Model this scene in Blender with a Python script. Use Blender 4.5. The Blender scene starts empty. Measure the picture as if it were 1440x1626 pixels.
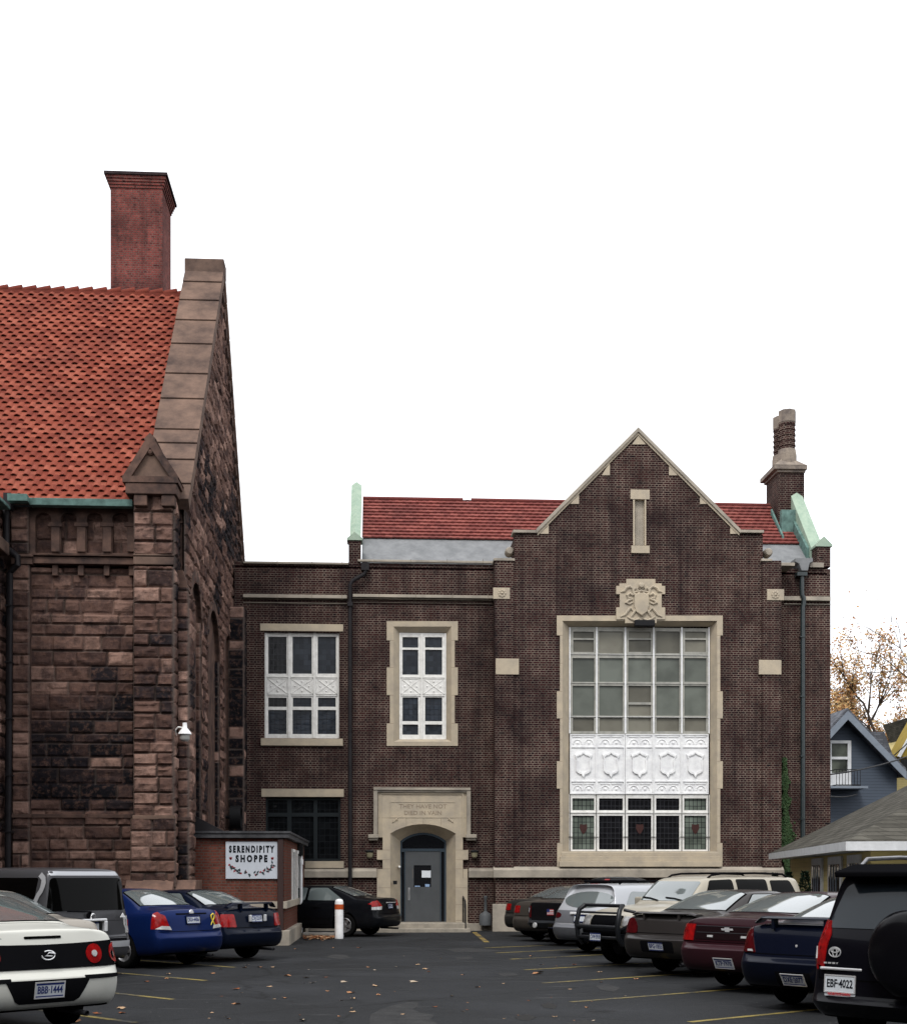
import bpy, bmesh, math, random
import numpy as np
from mathutils import Vector, Matrix, geometry
from mathutils.bvhtree import BVHTree
R = math.radians
random.seed(7)
S = bpy.context.scene
COL = S.collection
# ------------------------------------------------------------------ camera
F, CX, HY, EYE, YAW = 2100.0, 720.0, 1392.0, 1.62, R(3.27)
cam = bpy.data.cameras.new('camera')
cam.sensor_fit = 'HORIZONTAL'; cam.sensor_width = 36.0
cam.lens = 36.0 * F / 1440.0
cam.shift_y = (HY - 813.0) / 1440.0
cam.clip_start = 0.1; cam.clip_end = 3000
camo = bpy.data.objects.new('camera', cam); COL.objects.link(camo)
camo.location = (0, 0, EYE); camo.rotation_euler = (R(90), 0, -YAW)
S.camera = camo
# ------------------------------------------------------------------ sky, sun, exposure
world = bpy.data.worlds.new('World'); S.world = world; world.use_nodes = True
wn = world.node_tree.nodes; wl = world.node_tree.links; wn.clear()
sky = wn.new('ShaderNodeTexSky'); sky.sky_type = 'NISHITA'; sky.sun_disc = False
SUN_EL, SUN_ROT = R(52), R(200)
sky.sun_elevation = SUN_EL; sky.sun_rotation = SUN_ROT
sky.air_density = 1.0; sky.dust_density = 6.0; sky.ozone_density = 1.0
hs = wn.new('ShaderNodeHueSaturation'); hs.inputs['Saturation'].default_value = 0.06
cl = wn.new('ShaderNodeMix'); cl.data_type = 'RGBA'; cl.inputs['Factor'].default_value = 0.9
cl.inputs['B'].default_value = (9.0, 9.2, 9.6, 1)        # overcast: an even, pale cloud layer over the sky
bg = wn.new('ShaderNodeBackground'); bg.inputs['Strength'].default_value = 0.15
wo = wn.new('ShaderNodeOutputWorld')
wl.new(sky.outputs[0], hs.inputs['Color']); wl.new(hs.outputs[0], cl.inputs['A'])
wl.new(cl.outputs['Result'], bg.inputs['Color']); wl.new(bg.outputs[0], wo.inputs[0])
sun = bpy.data.lights.new('sun', 'SUN'); sun.energy = 1.5; sun.angle = R(16); sun.color = (1, .97, .92)
suno = bpy.data.objects.new('sun', sun); COL.objects.link(suno)
suno.rotation_euler = (R(38), 0, R(-20))
S.view_settings.view_transform = 'Standard'; S.view_settings.look = 'None'
S.view_settings.exposure = 0.36; S.view_settings.gamma = 1.0

SLOPE = 0.003
def gz(x, y): return -SLOPE * (y - 13)
cs, sn = math.cos(YAW), math.sin(YAW)
def W(px, py, Y):
    """photo pixel -> (X, Z) on the vertical world plane y=Y"""
    a = (px - CX) / F; b = -(py - HY) / F
    dx = a * cs + sn; dy = -a * sn + cs
    t = Y / dy
    return t * dx, EYE + b * t
def WX(px, Y): return W(px, HY, Y)[0]
def WZ(px, py, Y): return W(px, py, Y)[1]
def G(px, py):
    a = (px - CX) / F; b = -(py - HY) / F
    dx = a * cs + sn; dy = -a * sn + cs
    t = (SLOPE * 13 - EYE) / (b + SLOPE * dy)
    return Vector((t * dx, t * dy, gz(0, t * dy)))

# ------------------------------------------------------------------ object helpers
def tag(o, label=None, cat=None, group=None, kind=None):
    if label: o['label'] = label
    if cat: o['category'] = cat
    if group: o['group'] = group
    if kind: o['kind'] = kind
    return o
def root_of(o):
    while o.parent: o = o.parent
    return o
def thing(name, label, cat, loc=(0, 0, 0), rz=0, group=None):
    o = bpy.data.objects.new(name, None); COL.objects.link(o)
    o.empty_display_size = .2
    o.location = loc; o.rotation_euler = (0, 0, rz)
    return tag(o, label, cat, group)
def link(name, me, mats, parent=None, world_coords=True):
    """mesh given in world coordinates; moved into the parent's space"""
    if not isinstance(mats, (list, tuple)): mats = [mats]
    for m in mats: me.materials.append(m)
    o = bpy.data.objects.new(name, me); COL.objects.link(o)
    if parent is not None:
        o.parent = parent
        if world_coords:
            r = root_of(parent)
            M = Matrix.Translation(r.location) @ r.rotation_euler.to_matrix().to_4x4()
            me.transform(M.inverted())
    me.name = name
    return o
def smooth(me, ang=40):
    try: me.shade_smooth()
    except Exception:
        for p in me.polygons: p.use_smooth = True
    try: me.set_sharp_from_angle(angle=R(ang))
    except Exception: pass

class MB:
    def __init__(s): s.v = []; s.f = []; s.m = []; s.mi = 0
    def add(s, vs, fs):
        b = len(s.v); s.v += [tuple(v) for v in vs]
        for f in fs: s.f.append(tuple(b + i for i in f)); s.m.append(s.mi)
        return s
    def box(s, x0, x1, y0, y1, z0, z1):
        if x0 > x1: x0, x1 = x1, x0
        if y0 > y1: y0, y1 = y1, y0
        if z0 > z1: z0, z1 = z1, z0
        return s.add([(x0,y0,z0),(x1,y0,z0),(x1,y1,z0),(x0,y1,z0),(x0,y0,z1),(x1,y0,z1),(x1,y1,z1),(x0,y1,z1)],
              [(0,3,2,1),(4,5,6,7),(0,1,5,4),(1,2,6,5),(2,3,7,6),(3,0,4,7)])
    def fb(s, x0, y0, x1, y1, Y, d):
        """box from photo pixels: front face on plane Y, depth d behind it"""
        X0, Z1 = W(x0, y0, Y); X1, _ = W(x1, y0, Y); Z0 = WZ(x1, y1, Y)
        return s.box(X0, X1, Y, Y + d, Z0, Z1)
    def prism(s, poly, fn, d0, d1):
        """poly 2D extruded; fn(a,b,d)->xyz"""
        n = len(poly)
        vs = [fn(a, b, d0) for a, b in poly] + [fn(a, b, d1) for a, b in poly]
        tris = geometry.tessellate_polygon([[Vector((a, b, 0)) for a, b in poly]])
        fs = [tuple(t) for t in tris] + [tuple(n + i for i in reversed(t)) for t in tris]
        fs += [(i, (i + 1) % n, n + (i + 1) % n, n + i) for i in range(n)]
        return s.add(vs, fs)
    def prismY(s, poly, y0, y1): return s.prism(poly, lambda a, b, d: (a, d, b), y0, y1)
    def prismX(s, poly, x0, x1): return s.prism(poly, lambda a, b, d: (d, a, b), x0, x1)
    def prismZ(s, poly, z0, z1): return s.prism(poly, lambda a, b, d: (a, b, d), z0, z1)
    def tube(s, pts, r, n=8, cap=True, closed=False):
        pts = [Vector(p) for p in pts]; N = len(pts)
        rs = r if isinstance(r, (list, tuple)) else [r] * N
        up = None; vs = []
        for i, p in enumerate(pts):
            if closed: t = pts[(i + 1) % N] - pts[i - 1]
            else: t = pts[min(i + 1, N - 1)] - pts[max(i - 1, 0)]
            t.normalize()
            if up is None: up = Vector((0, 0, 1)) if abs(t.z) < .9 else Vector((1, 0, 0))
            a = t.cross(up).normalized(); b = a.cross(t).normalized(); up = b
            for k in range(n):
                an = 2 * math.pi * k / n
                vs.append(p + (a * math.cos(an) + b * math.sin(an)) * rs[i])
        fs = []
        for i in range(N if closed else N - 1):
            j = (i + 1) % N
            for k in range(n):
                k2 = (k + 1) % n
                fs.append((i * n + k, i * n + k2, j * n + k2, j * n + k))
        if cap and not closed:
            fs.append(tuple(range(n))[::-1]); fs.append(tuple((N - 1) * n + k for k in range(n)))
        return s.add(vs, fs)
    def lathe(s, prof, n=24, o=(0, 0, 0), ax='z', cap=False):
        vs = []; N = len(prof)
        for r, h in prof:
            for k in range(n):
                an = 2 * math.pi * k / n; c, d = r * math.cos(an), r * math.sin(an)
                p = {'z': (c, d, h), 'y': (c, h, d), 'x': (h, c, d)}[ax]
                vs.append((p[0] + o[0], p[1] + o[1], p[2] + o[2]))
        fs = []
        for i in range(N - 1):
            for k in range(n):
                k2 = (k + 1) % n
                fs.append((i * n + k, i * n + k2, (i + 1) * n + k2, (i + 1) * n + k))
        if cap: fs.append(tuple(range(n))[::-1]); fs.append(tuple((N - 1) * n + k for k in range(n)))
        return s.add(vs, fs)
    def mesh(s, name='m'):
        me = bpy.data.meshes.new(name); me.from_pydata(s.v, [], s.f)
        me.polygons.foreach_set('material_index', s.m)
        bm = bmesh.new(); bm.from_mesh(me); bmesh.ops.recalc_face_normals(bm, faces=bm.faces); bm.to_mesh(me); bm.free()
        return me
    def pieces(s, tol=.012):
        n = len(s.v); par = list(range(n))
        def fd(a):
            while par[a] != a: par[a] = par[par[a]]; a = par[a]
            return a
        for f in s.f:
            r = fd(f[0])
            for i in f[1:]: par[fd(i)] = r
        comp = {}
        for i in range(n): comp.setdefault(fd(i), []).append(i)
        bb = []
        for k, idx in comp.items():
            P = np.array([s.v[i] for i in idx]); bb.append([[k], P.min(0) - tol, P.max(0) + tol])
        ch = True
        while ch:
            ch = False; out = []
            for b in bb:
                for o in out:
                    if (b[1] <= o[2]).all() and (o[1] <= b[2]).all():
                        o[0] += b[0]; o[1] = np.minimum(o[1], b[1]); o[2] = np.maximum(o[2], b[2]); ch = True; break
                else: out.append(b)
            bb = out
        res = []
        for b in bb:
            ks = set(b[0]); m = MB(); mp = {}
            for f, mi in zip(s.f, s.m):
                if fd(f[0]) in ks:
                    for i in f:
                        if i not in mp: mp[i] = len(m.v); m.v.append(s.v[i])
                    m.f.append(tuple(mp[i] for i in f)); m.m.append(mi)
            res.append(m)
        return res
    def split(s, name, mats, parent=None, tol=.012, **k):
        return [p.build(name, mats, parent, **k) for p in s.pieces(tol)]
    def build(s, name, mats, parent=None, sm=None, bevel=0, world_coords=True):
        me = s.mesh(name)
        if sm: smooth(me, sm)
        o = link(name, me, mats, parent, world_coords)
        if bevel:
            b = o.modifiers.new('bevel', 'BEVEL'); b.width = bevel; b.segments = 2; b.limit_method = 'ANGLE'; b.angle_limit = R(50)
        return o

def hole_wall(outer, holes, y0, y1):
    """slab in XZ with polygon holes; front y0, back y1"""
    m = MB()
    loops = [outer] + holes
    flat = [p for l in loops for p in l]
    tris = geometry.tessellate_polygon([[Vector((a, b, 0)) for a, b in l] for l in loops])
    n = len(flat)
    vs = [(a, y0, b) for a, b in flat] + [(a, y1, b) for a, b in flat]
    fs = [tuple(t) for t in tris] + [tuple(n + i for i in reversed(t)) for t in tris]
    o = 0
    for l in loops:
        k = len(l)
        for i in range(k): a, b = o + i, o + (i + 1) % k; fs.append((a, b, n + b, n + a))
        o += k
    m.add(vs, fs); return m
def prect(x0, y0, x1, y1, Y):
    X0, Z1 = W(x0, y0, Y); X1, _ = W(x1, y0, Y); Z0 = WZ((x0 + x1) / 2, y1, Y)
    return [(X0, Z0), (X1, Z0), (X1, Z1), (X0, Z1)]
def ppoly(pts, Y): return [W(x, y, Y) for x, y in pts]

# ------------------------------------------------------------------ materials
def newmat(name):
    m = bpy.data.materials.new(name); m.use_nodes = True
    nt = m.node_tree; b = nt.nodes['Principled BSDF']
    return m, nt, b
def N(nt, t, **k):
    n = nt.nodes.new(t)
    for a, v in k.items():
        if a.startswith('i_'): n.inputs[a[2:].replace('_', ' ')].default_value = v
        else: setattr(n, a, v)
    return n
def ramp(nt, stops):
    r = nt.nodes.new('ShaderNodeValToRGB'); e = r.color_ramp.elements
    while len(e) < len(stops): e.new(.5)
    for i, (p, c) in enumerate(stops):
        e[i].position = p; e[i].color = (c, c, c, 1) if isinstance(c, (int, float)) else (*c, 1)
    return r
def mixc(nt, f, a, b, mode='MIX'):
    m = nt.nodes.new('ShaderNodeMix'); m.data_type = 'RGBA'; m.blend_type = mode
    for s, v in (('Factor', f), ('A', a), ('B', b)):
        if hasattr(v, 'links') or hasattr(v, 'is_output'): nt.links.new(v, m.inputs[s])
        elif isinstance(v, tuple): m.inputs[s].default_value = (*v, 1) if len(v) == 3 else v
        else: m.inputs[s].default_value = v
    return m.outputs['Result']
def pm(name, col, rough=.6, metal=0, spec=.5, var=0, vs=3, bump=0, bs=30, coat=0, col2=None, ior=1.5):
    m, nt, b = newmat(name)
    if rough > .4: spec *= .25
    b.inputs['Base Color'].default_value = (*col, 1); b.inputs['Roughness'].default_value = rough
    b.inputs['Metallic'].default_value = metal; b.inputs['Specular IOR Level'].default_value = spec
    b.inputs['Coat Weight'].default_value = coat; b.inputs['Coat Roughness'].default_value = .04
    b.inputs['IOR'].default_value = ior
    if var or bump:
        tc = N(nt, 'ShaderNodeTexCoord')
    if var:
        n1 = N(nt, 'ShaderNodeTexNoise', i_Scale=vs, i_Detail=6.0, i_Roughness=.65); nt.links.new(tc.outputs['Object'], n1.inputs['Vector'])
        rp = ramp(nt, [(.3, 0), (.7, 1)]); nt.links.new(n1.outputs[0], rp.inputs[0])
        c2 = col2 or tuple(c * (1 - var) for c in col)
        nt.links.new(mixc(nt, rp.outputs[0], col, c2), b.inputs['Base Color'])
    if bump:
        n2 = N(nt, 'ShaderNodeTexNoise', i_Scale=bs, i_Detail=5.0); nt.links.new(tc.outputs['Object'], n2.inputs['Vector'])
        bp = N(nt, 'ShaderNodeBump', i_Strength=bump, i_Distance=.02); nt.links.new(n2.outputs[0], bp.inputs['Height'])
        nt.links.new(bp.outputs[0], b.inputs['Normal'])
    return m
def wallcoord(nt, sx=1, sz=1):
    tc = N(nt, 'ShaderNodeTexCoord'); ge = N(nt, 'ShaderNodeNewGeometry')
    sp = N(nt, 'ShaderNodeSeparateXYZ'); nt.links.new(tc.outputs['Object'], sp.inputs[0])
    sg = N(nt, 'ShaderNodeSeparateXYZ'); nt.links.new(ge.outputs['True Normal'], sg.inputs[0])
    ab = N(nt, 'ShaderNodeMath', operation='ABSOLUTE'); nt.links.new(sg.outputs[0], ab.inputs[0])
    gt = N(nt, 'ShaderNodeMath', operation='GREATER_THAN'); nt.links.new(ab.outputs[0], gt.inputs[0]); gt.inputs[1].default_value = .7
    mx = N(nt, 'ShaderNodeMix'); nt.links.new(gt.outputs[0], mx.inputs[0]); nt.links.new(sp.outputs[0], mx.inputs[2]); nt.links.new(sp.outputs[1], mx.inputs[3])
    cb = N(nt, 'ShaderNodeCombineXYZ'); nt.links.new(mx.outputs[0], cb.inputs[0]); nt.links.new(sp.outputs[2], cb.inputs[1])
    return cb.outputs[0], tc
def brick_mat(name, c1, c2, mortar, soot=(.02,.016,.016), sootamt=.5, ms=.011, mvar=.5, warm=None):
    m, nt, b = newmat(name); L = nt.links
    v, tc = wallcoord(nt)
    br = N(nt, 'ShaderNodeTexBrick', offset=.5, offset_frequency=2, squash=.5, squash_frequency=2)
    L.new(v, br.inputs['Vector'])
    br.inputs['Scale'].default_value = 1; br.inputs['Brick Width'].default_value = .215; br.inputs['Row Height'].default_value = .0685
    br.inputs['Mortar Size'].default_value = ms; br.inputs['Mortar Smooth'].default_value = .25; br.inputs['Bias'].default_value = -.05
    br.inputs['Color1'].default_value = (0, 0, 0, 1); br.inputs['Color2'].default_value = (1, 1, 1, 1); br.inputs['Mortar'].default_value = (.5, .5, .5, 1)
    n1 = N(nt, 'ShaderNodeTexNoise', i_Scale=.45, i_Detail=7.0, i_Roughness=.7); L.new(tc.outputs['Object'], n1.inputs['Vector'])
    n2 = N(nt, 'ShaderNodeTexNoise', i_Scale=9.0, i_Detail=4.0); L.new(tc.outputs['Object'], n2.inputs['Vector'])
    n3 = N(nt, 'ShaderNodeTexNoise', i_Scale=1.1, i_Detail=9.0, i_Roughness=.8); L.new(tc.outputs['Object'], n3.inputs['Vector'])
    bc = mixc(nt, br.outputs['Color'], c1, c2)
    r0 = ramp(nt, [(.35, 0), (.7, 1)]); L.new(n2.outputs[0], r0.inputs[0])
    bc = mixc(nt, r0.outputs[0], bc, tuple(c * 1.35 for c in c2), 'MIX') if warm is None else mixc(nt, r0.outputs[0], bc, warm)
    r3 = ramp(nt, [(.36, mvar), (.62, 1.0)]); L.new(n3.outputs[0], r3.inputs[0])
    mo = mixc(nt, r3.outputs[0], tuple(c * .25 for c in mortar), mortar)
    c = mixc(nt, br.outputs['Fac'], bc, mo)
    r1 = ramp(nt, [(.42, 0), (.66, sootamt)]); L.new(n1.outputs[0], r1.inputs[0])
    c = mixc(nt, r1.outputs[0], c, soot)
    mpv = N(nt, 'ShaderNodeMapping'); mpv.inputs['Scale'].default_value = (2.2, 2.2, .16); L.new(tc.outputs['Object'], mpv.inputs['Vector'])
    nv = N(nt, 'ShaderNodeTexNoise', i_Scale=1.0, i_Detail=6.0, i_Roughness=.6); L.new(mpv.outputs[0], nv.inputs['Vector'])
    rv = ramp(nt, [(.52, 0), (.72, .55)]); L.new(nv.outputs[0], rv.inputs[0]); c = mixc(nt, rv.outputs[0], c, soot)
    L.new(c, b.inputs['Base Color']); b.inputs['Roughness'].default_value = .9; b.inputs['Specular IOR Level'].default_value = .04
    bp = N(nt, 'ShaderNodeBump', i_Strength=.6, i_Distance=.012, invert=True); L.new(br.outputs['Fac'], bp.inputs['Height'])
    bp2 = N(nt, 'ShaderNodeBump', i_Strength=.3, i_Distance=.01); L.new(n2.outputs[0], bp2.inputs['Height']); L.new(bp.outputs[0], bp2.inputs['Normal'])
    L.new(bp2.outputs[0], b.inputs['Normal'])
    return m
def glass_mat(name, col, grid=None, lead=(.012,.012,.015), rough=.08, var=.5, spec=.15, lw=.012):
    """window glass; grid=(w,h) draws leaded quarries in the pane"""
    m, nt, b = newmat(name); L = nt.links
    tc = N(nt, 'ShaderNodeTexCoord')
    n1 = N(nt, 'ShaderNodeTexNoise', i_Scale=1.3, i_Detail=3.0); L.new(tc.outputs['Object'], n1.inputs['Vector'])
    rp = ramp(nt, [(.4, 0), (.65, 1)]); L.new(n1.outputs[0], rp.inputs[0])
    c = mixc(nt, rp.outputs[0], col, tuple(x * (1 - var) for x in col))
    if grid:
        v, _ = wallcoord(nt)
        br = N(nt, 'ShaderNodeTexBrick', offset=0.0); L.new(v, br.inputs['Vector'])
        br.inputs['Scale'].default_value = 1; br.inputs['Brick Width'].default_value = grid[0]; br.inputs['Row Height'].default_value = grid[1]
        br.inputs['Mortar Size'].default_value = lw; br.inputs['Mortar Smooth'].default_value = 0.1
        br.inputs['Color1'].default_value = (0, 0, 0, 1); br.inputs['Color2'].default_value = (1, 1, 1, 1)
        c2 = mixc(nt, br.outputs['Color'], c, tuple(x * .45 for x in col))
        c = mixc(nt, br.outputs['Fac'], c2, lead)
        # each quarry sits at a slightly different tilt
        bp = N(nt, 'ShaderNodeBump', i_Strength=.35, i_Distance=.02); L.new(br.outputs['Color'], bp.inputs['Height'])
        n4 = N(nt, 'ShaderNodeTexNoise', i_Scale=5.0, i_Detail=2.0); L.new(tc.outputs['Object'], n4.inputs['Vector'])
        bp3 = N(nt, 'ShaderNodeBump', i_Strength=.25, i_Distance=.03); L.new(n4.outputs[0], bp3.inputs['Height']); L.new(bp.outputs[0], bp3.inputs['Normal'])
        L.new(bp3.outputs[0], b.inputs['Normal'])
    L.new(c, b.inputs['Base Color']); b.inputs['Roughness'].default_value = rough; b.inputs['Specular IOR Level'].default_value = spec
    return m
M = {}
M['brick'] = brick_mat('dark_brown_brick', (.0065,.0045,.007), (.040,.0155,.0145), (.235,.185,.15), soot=(.008,.006,.008), sootamt=.62, mvar=.0)
M['brick_red'] = brick_mat('red_brick', (.075,.026,.02), (.13,.042,.03), (.11,.08,.066), sootamt=.3, soot=(.07,.03,.02), mvar=.8)
M['brick_chim'] = brick_mat('weathered_red_brick', (.06,.018,.018), (.19,.050,.042), (.17,.10,.085), sootamt=.85, soot=(.03,.016,.016), mvar=.6)
M['lime'] = pm('limestone', (.47,.395,.29), .85, var=.45, vs=2.6, bump=.2, bs=25, spec=.2, col2=(.34,.295,.235))
M['lime_dirty'] = pm('weathered_limestone', (.42,.37,.30), .9, spec=.2, var=.6, vs=1.1, bump=.25, bs=20, col2=(.20,.18,.155))
M['lime_dark'] = pm('sooty_limestone', (.30,.25,.20), .9, var=.6, vs=3, bump=.3, bs=20, col2=(.12,.10,.09))
M['lime_joint'] = pm('joint', (.16,.13,.10), .9)
M['white'] = pm('white_paint', (.84,.84,.83), .55, var=.25, vs=4, spec=.3, col2=(.62,.62,.63))
M['whitef'] = pm('window_paint', (.80,.79,.76), .55, var=.3, vs=7, spec=.3, col2=(.60,.59,.56))
M['copper'] = pm('verdigris_copper', (.35,.43,.34), .85, var=.4, vs=5, col2=(.24,.33,.26), spec=.2)
M['copper2'] = pm('verdigris_gutter', (.15,.25,.225), .8, var=.7, vs=5, col2=(.06,.10,.09), spec=.3)
M['zinc'] = pm('weathered_zinc', (.23,.235,.24), .7, var=.5, vs=2.5, col2=(.14,.145,.15), spec=.2)
M['dark'] = pm('dark_metal', (.012,.012,.013), .55)
M['pipe'] = pm('dark_pipe', (.022,.020,.022), .5, var=.4, vs=4)
M['pipe2'] = pm('painted_pipe', (.02,.03,.032), .35, var=.3, vs=4)
M['door'] = pm('grey_door_paint', (.075,.08,.085), .45, var=.15, vs=3)
M['doorframe'] = pm('blue_grey_frame_paint', (.04,.055,.07), .45)
M['concrete'] = pm('concrete', (.30,.28,.25), .9, var=.45, vs=3, bump=.3, bs=30, col2=(.17,.16,.145), spec=.2)
M['g_big'] = glass_mat('translucent_glass', (.115,.125,.11), None, rough=.2, var=.2)
M['g_bigc'] = glass_mat('curtained_glass', (.17,.16,.13), None, rough=.25, var=.2)
M['g_lead'] = glass_mat('leaded_glass', (.034,.042,.056), (.135,.17), rough=.12, var=.6, lw=.006)  # mottled pane colour stands in for cloud reflections
M['g_leadlight'] = glass_mat('light_leaded_glass', (.16,.19,.16), (.13,.17), rough=.2, var=.4, lw=.009)
M['g_lead2'] = glass_mat('dark_leaded_glass', (.012,.012,.014), (.13,.17), lead=(.035,.035,.04), rough=.12, var=.5, lw=.006)
M['g_grey'] = glass_mat('grey_leaded_glass', (.030,.036,.046), (.14,.17), rough=.15, var=.3, lw=.005, lead=(.02,.022,.028))
M['g_dark'] = glass_mat('dark_glass', (.008,.009,.01), (.16,.2), lead=(.012,.014,.016), rough=.1, var=.5, lw=.007)

for k, f in enumerate((.72, 1.0, 1.22)):
    M['g_big%d' % k] = glass_mat('translucent_glass', (.115 * f, .125 * f, .108 * f), None, rough=.12 + .06 * k, var=.3)
    M['g_bigc%d' % k] = glass_mat('curtained_glass', (.155 * f, .148 * f, .12 * f), None, rough=.2, var=.3)
# ================================================================== ground
def ground_sheet(name, x0, x1, y0, y1, nx, ny, mat, lift=0.0, parent=None):
    m = MB(); vs = []; fs = []
    for j in range(ny + 1):
        for i in range(nx + 1):
            x = x0 + (x1 - x0) * i / nx; y = y0 + (y1 - y0) * j / ny
            vs.append((x, y, gz(x, y) + lift))
    for j in range(ny):
        for i in range(nx):
            a = j * (nx + 1) + i; fs.append((a, a + 1, a + nx + 2, a + nx + 1))
    m.add(vs, fs); return m.build(name, mat, parent)
def asphalt():
    m, nt, b = newmat('worn_asphalt'); L = nt.links
    tc = N(nt, 'ShaderNodeTexCoord'); V = tc.outputs['Object']
    n1 = N(nt, 'ShaderNodeTexNoise', i_Scale=.35, i_Detail=8.0, i_Roughness=.65); L.new(V, n1.inputs['Vector'])
    r1 = ramp(nt, [(.3, (.009,.0098,.011)), (.5,(.017,.0182,.0203)), (.7, (.030,.0315,.035))]); L.new(n1.outputs[0], r1.inputs[0])
    # scraped streaks, longer along the aisle edge direction
    mp = N(nt, 'ShaderNodeMapping'); mp.inputs['Scale'].default_value = (.55, 3.2, 1); L.new(V, mp.inputs['Vector'])
    n2 = N(nt, 'ShaderNodeTexNoise', i_Scale=1.0, i_Detail=5.0, i_Roughness=.7, i_Distortion=.6); L.new(mp.outputs[0], n2.inputs['Vector'])
    r2 = ramp(nt, [(.60, 0), (.72, .75)]); L.new(n2.outputs[0], r2.inputs[0])
    c = mixc(nt, r2.outputs[0], r1.outputs[0], (.062,.063,.065))
    n3 = N(nt, 'ShaderNodeTexNoise', i_Scale=60.0, i_Detail=3.0); L.new(V, n3.inputs['Vector'])
    r3 = ramp(nt, [(.3, 0), (.75, 1)]); L.new(n3.outputs[0], r3.inputs[0])
    c = mixc(nt, r3.outputs[0], c, mixc(nt, .35, c, (.06,.06,.06)))
    # specks: light grit and small debris
    vo = N(nt, 'ShaderNodeTexVoronoi', i_Scale=5.0); L.new(V, vo.inputs['Vector'])
    r4 = ramp(nt, [(.05, 1), (.075, 0)]); L.new(vo.outputs['Distance'], r4.inputs[0])
    n5 = N(nt, 'ShaderNodeTexNoise', i_Scale=2.3); L.new(V, n5.inputs['Vector']); r5 = ramp(nt, [(.56, 0), (.62, .5)]); L.new(n5.outputs[0], r5.inputs[0])
    mu = N(nt, 'ShaderNodeMath', operation='MULTIPLY'); L.new(r4.outputs[0], mu.inputs[0]); L.new(r5.outputs[0], mu.inputs[1])
    c = mixc(nt, mu.outputs[0], c, (.22,.22,.21))
    # oil stains
    n6 = N(nt, 'ShaderNodeTexNoise', i_Scale=.9, i_Detail=4.0); L.new(V, n6.inputs['Vector']); r6 = ramp(nt, [(.64, 0), (.72, .7)]); L.new(n6.outputs[0], r6.inputs[0])
    c = mixc(nt, r6.outputs[0], c, (.012,.012,.012))
    # cracks
    v2 = N(nt, 'ShaderNodeTexVoronoi', feature='DISTANCE_TO_EDGE', i_Scale=.28); 
    nd = N(nt, 'ShaderNodeTexNoise', i_Scale=1.5, i_Detail=4.0); L.new(V, nd.inputs['Vector'])
    mxv = mixc(nt, .35, V, nd.outputs['Color']); L.new(mxv, v2.inputs['Vector'])
    r7 = ramp(nt, [(.0, .6), (.007, 0)]); L.new(v2.outputs['Distance'], r7.inputs[0])
    c = mixc(nt, r7.outputs[0], c, (.010,.010,.010))
    L.new(c, b.inputs['Base Color'])
    rr = ramp(nt, [(.3, .62), (.7, .9)]); L.new(n1.outputs[0], rr.inputs[0]); L.new(rr.outputs[0], b.inputs['Roughness'])
    b.inputs['Specular IOR Level'].default_value = .06
    bp = N(nt, 'ShaderNodeBump', i_Strength=.5, i_Distance=.01); L.new(n3.outputs[0], bp.inputs['Height']); L.new(bp.outputs[0], b.inputs['Normal'])
    return m
M['asphalt'] = asphalt()
ground = ground_sheet('parking_lot_ground', -900, 900, -200, 1600, 24, 24, M['asphalt'])
tag(ground, kind='structure')
def wornpaint(name, col):
    m, nt, b = newmat(name); L = nt.links
    tc = N(nt, 'ShaderNodeTexCoord')
    n = N(nt, 'ShaderNodeTexNoise', i_Scale=14.0, i_Detail=6.0, i_Roughness=.75); L.new(tc.outputs['Object'], n.inputs['Vector'])
    n2 = N(nt, 'ShaderNodeTexNoise', i_Scale=1.3, i_Detail=2.0); L.new(tc.outputs['Object'], n2.inputs['Vector'])
    ad = N(nt, 'ShaderNodeMath', operation='ADD'); L.new(n.outputs[0], ad.inputs[0]); L.new(n2.outputs[0], ad.inputs[1])
    r = ramp(nt, [(.43, 0), (.60, 1)]); dv = N(nt, 'ShaderNodeMath', operation='MULTIPLY'); dv.inputs[1].default_value = .5
    L.new(ad.outputs[0], dv.inputs[0]); L.new(dv.outputs[0], r.inputs[0])
    L.new(mixc(nt, r.outputs[0], col, (.022,.022,.022)), b.inputs['Base Color']); b.inputs['Roughness'].default_value = .8
    return m
M['yline'] = wornpaint('worn_yellow_paint', (.24,.18,.035))
M['yline2'] = wornpaint('yellow_paint', (.25,.165,.025))
def ground_strip(name, p, q, w, mat, lift=.004):
    p = Vector((p.x, p.y)); q = Vector((q.x, q.y)); d = (q - p).normalized(); n = Vector((-d.y, d.x)) * w / 2
    k = max(2, int((q - p).length / .5)); m = MB(); vs = []; fs = []
    for i in range(k + 1):
        c = p + (q - p) * i / k
        for s in (-1, 1):
            e = c + n * s; vs.append((e.x, e.y, gz(0, e.y) + lift))
    for i in range(k): a = 2 * i; fs.append((a, a + 1, a + 3, a + 2))
    m.add(vs, fs); o = m.build(name, mat, ground, world_coords=True); return o
LDIR = Vector((math.cos(R(35)), math.sin(R(35)), 0)); LDIR2 = Vector((-math.cos(R(47)), math.sin(R(47)), 0))
for px, py in [(1030,1640),(1095,1624),(907,1592),(862,1562),(833,1541),(810,1524),(787,1514),(770,1506)][1:]:
    a = G(px, py); ground_strip('painted_line', a, a + LDIR * 5.2, .10, M['yline'])
for px, py in [(275,1588),(327,1558),(373,1537),(215,1625)]:
    a = G(px, py); ground_strip('painted_line', a, a + LDIR2 * 5.0, .10, M['yline'])
ground_strip('painted_line', G(753,1481), G(773,1497), .14, M['yline2'])
M['patch'] = pm('old_asphalt_patch', (.042,.042,.042), .9, var=.5, vs=3, bump=.3, bs=60, col2=(.022,.022,.023))
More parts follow.
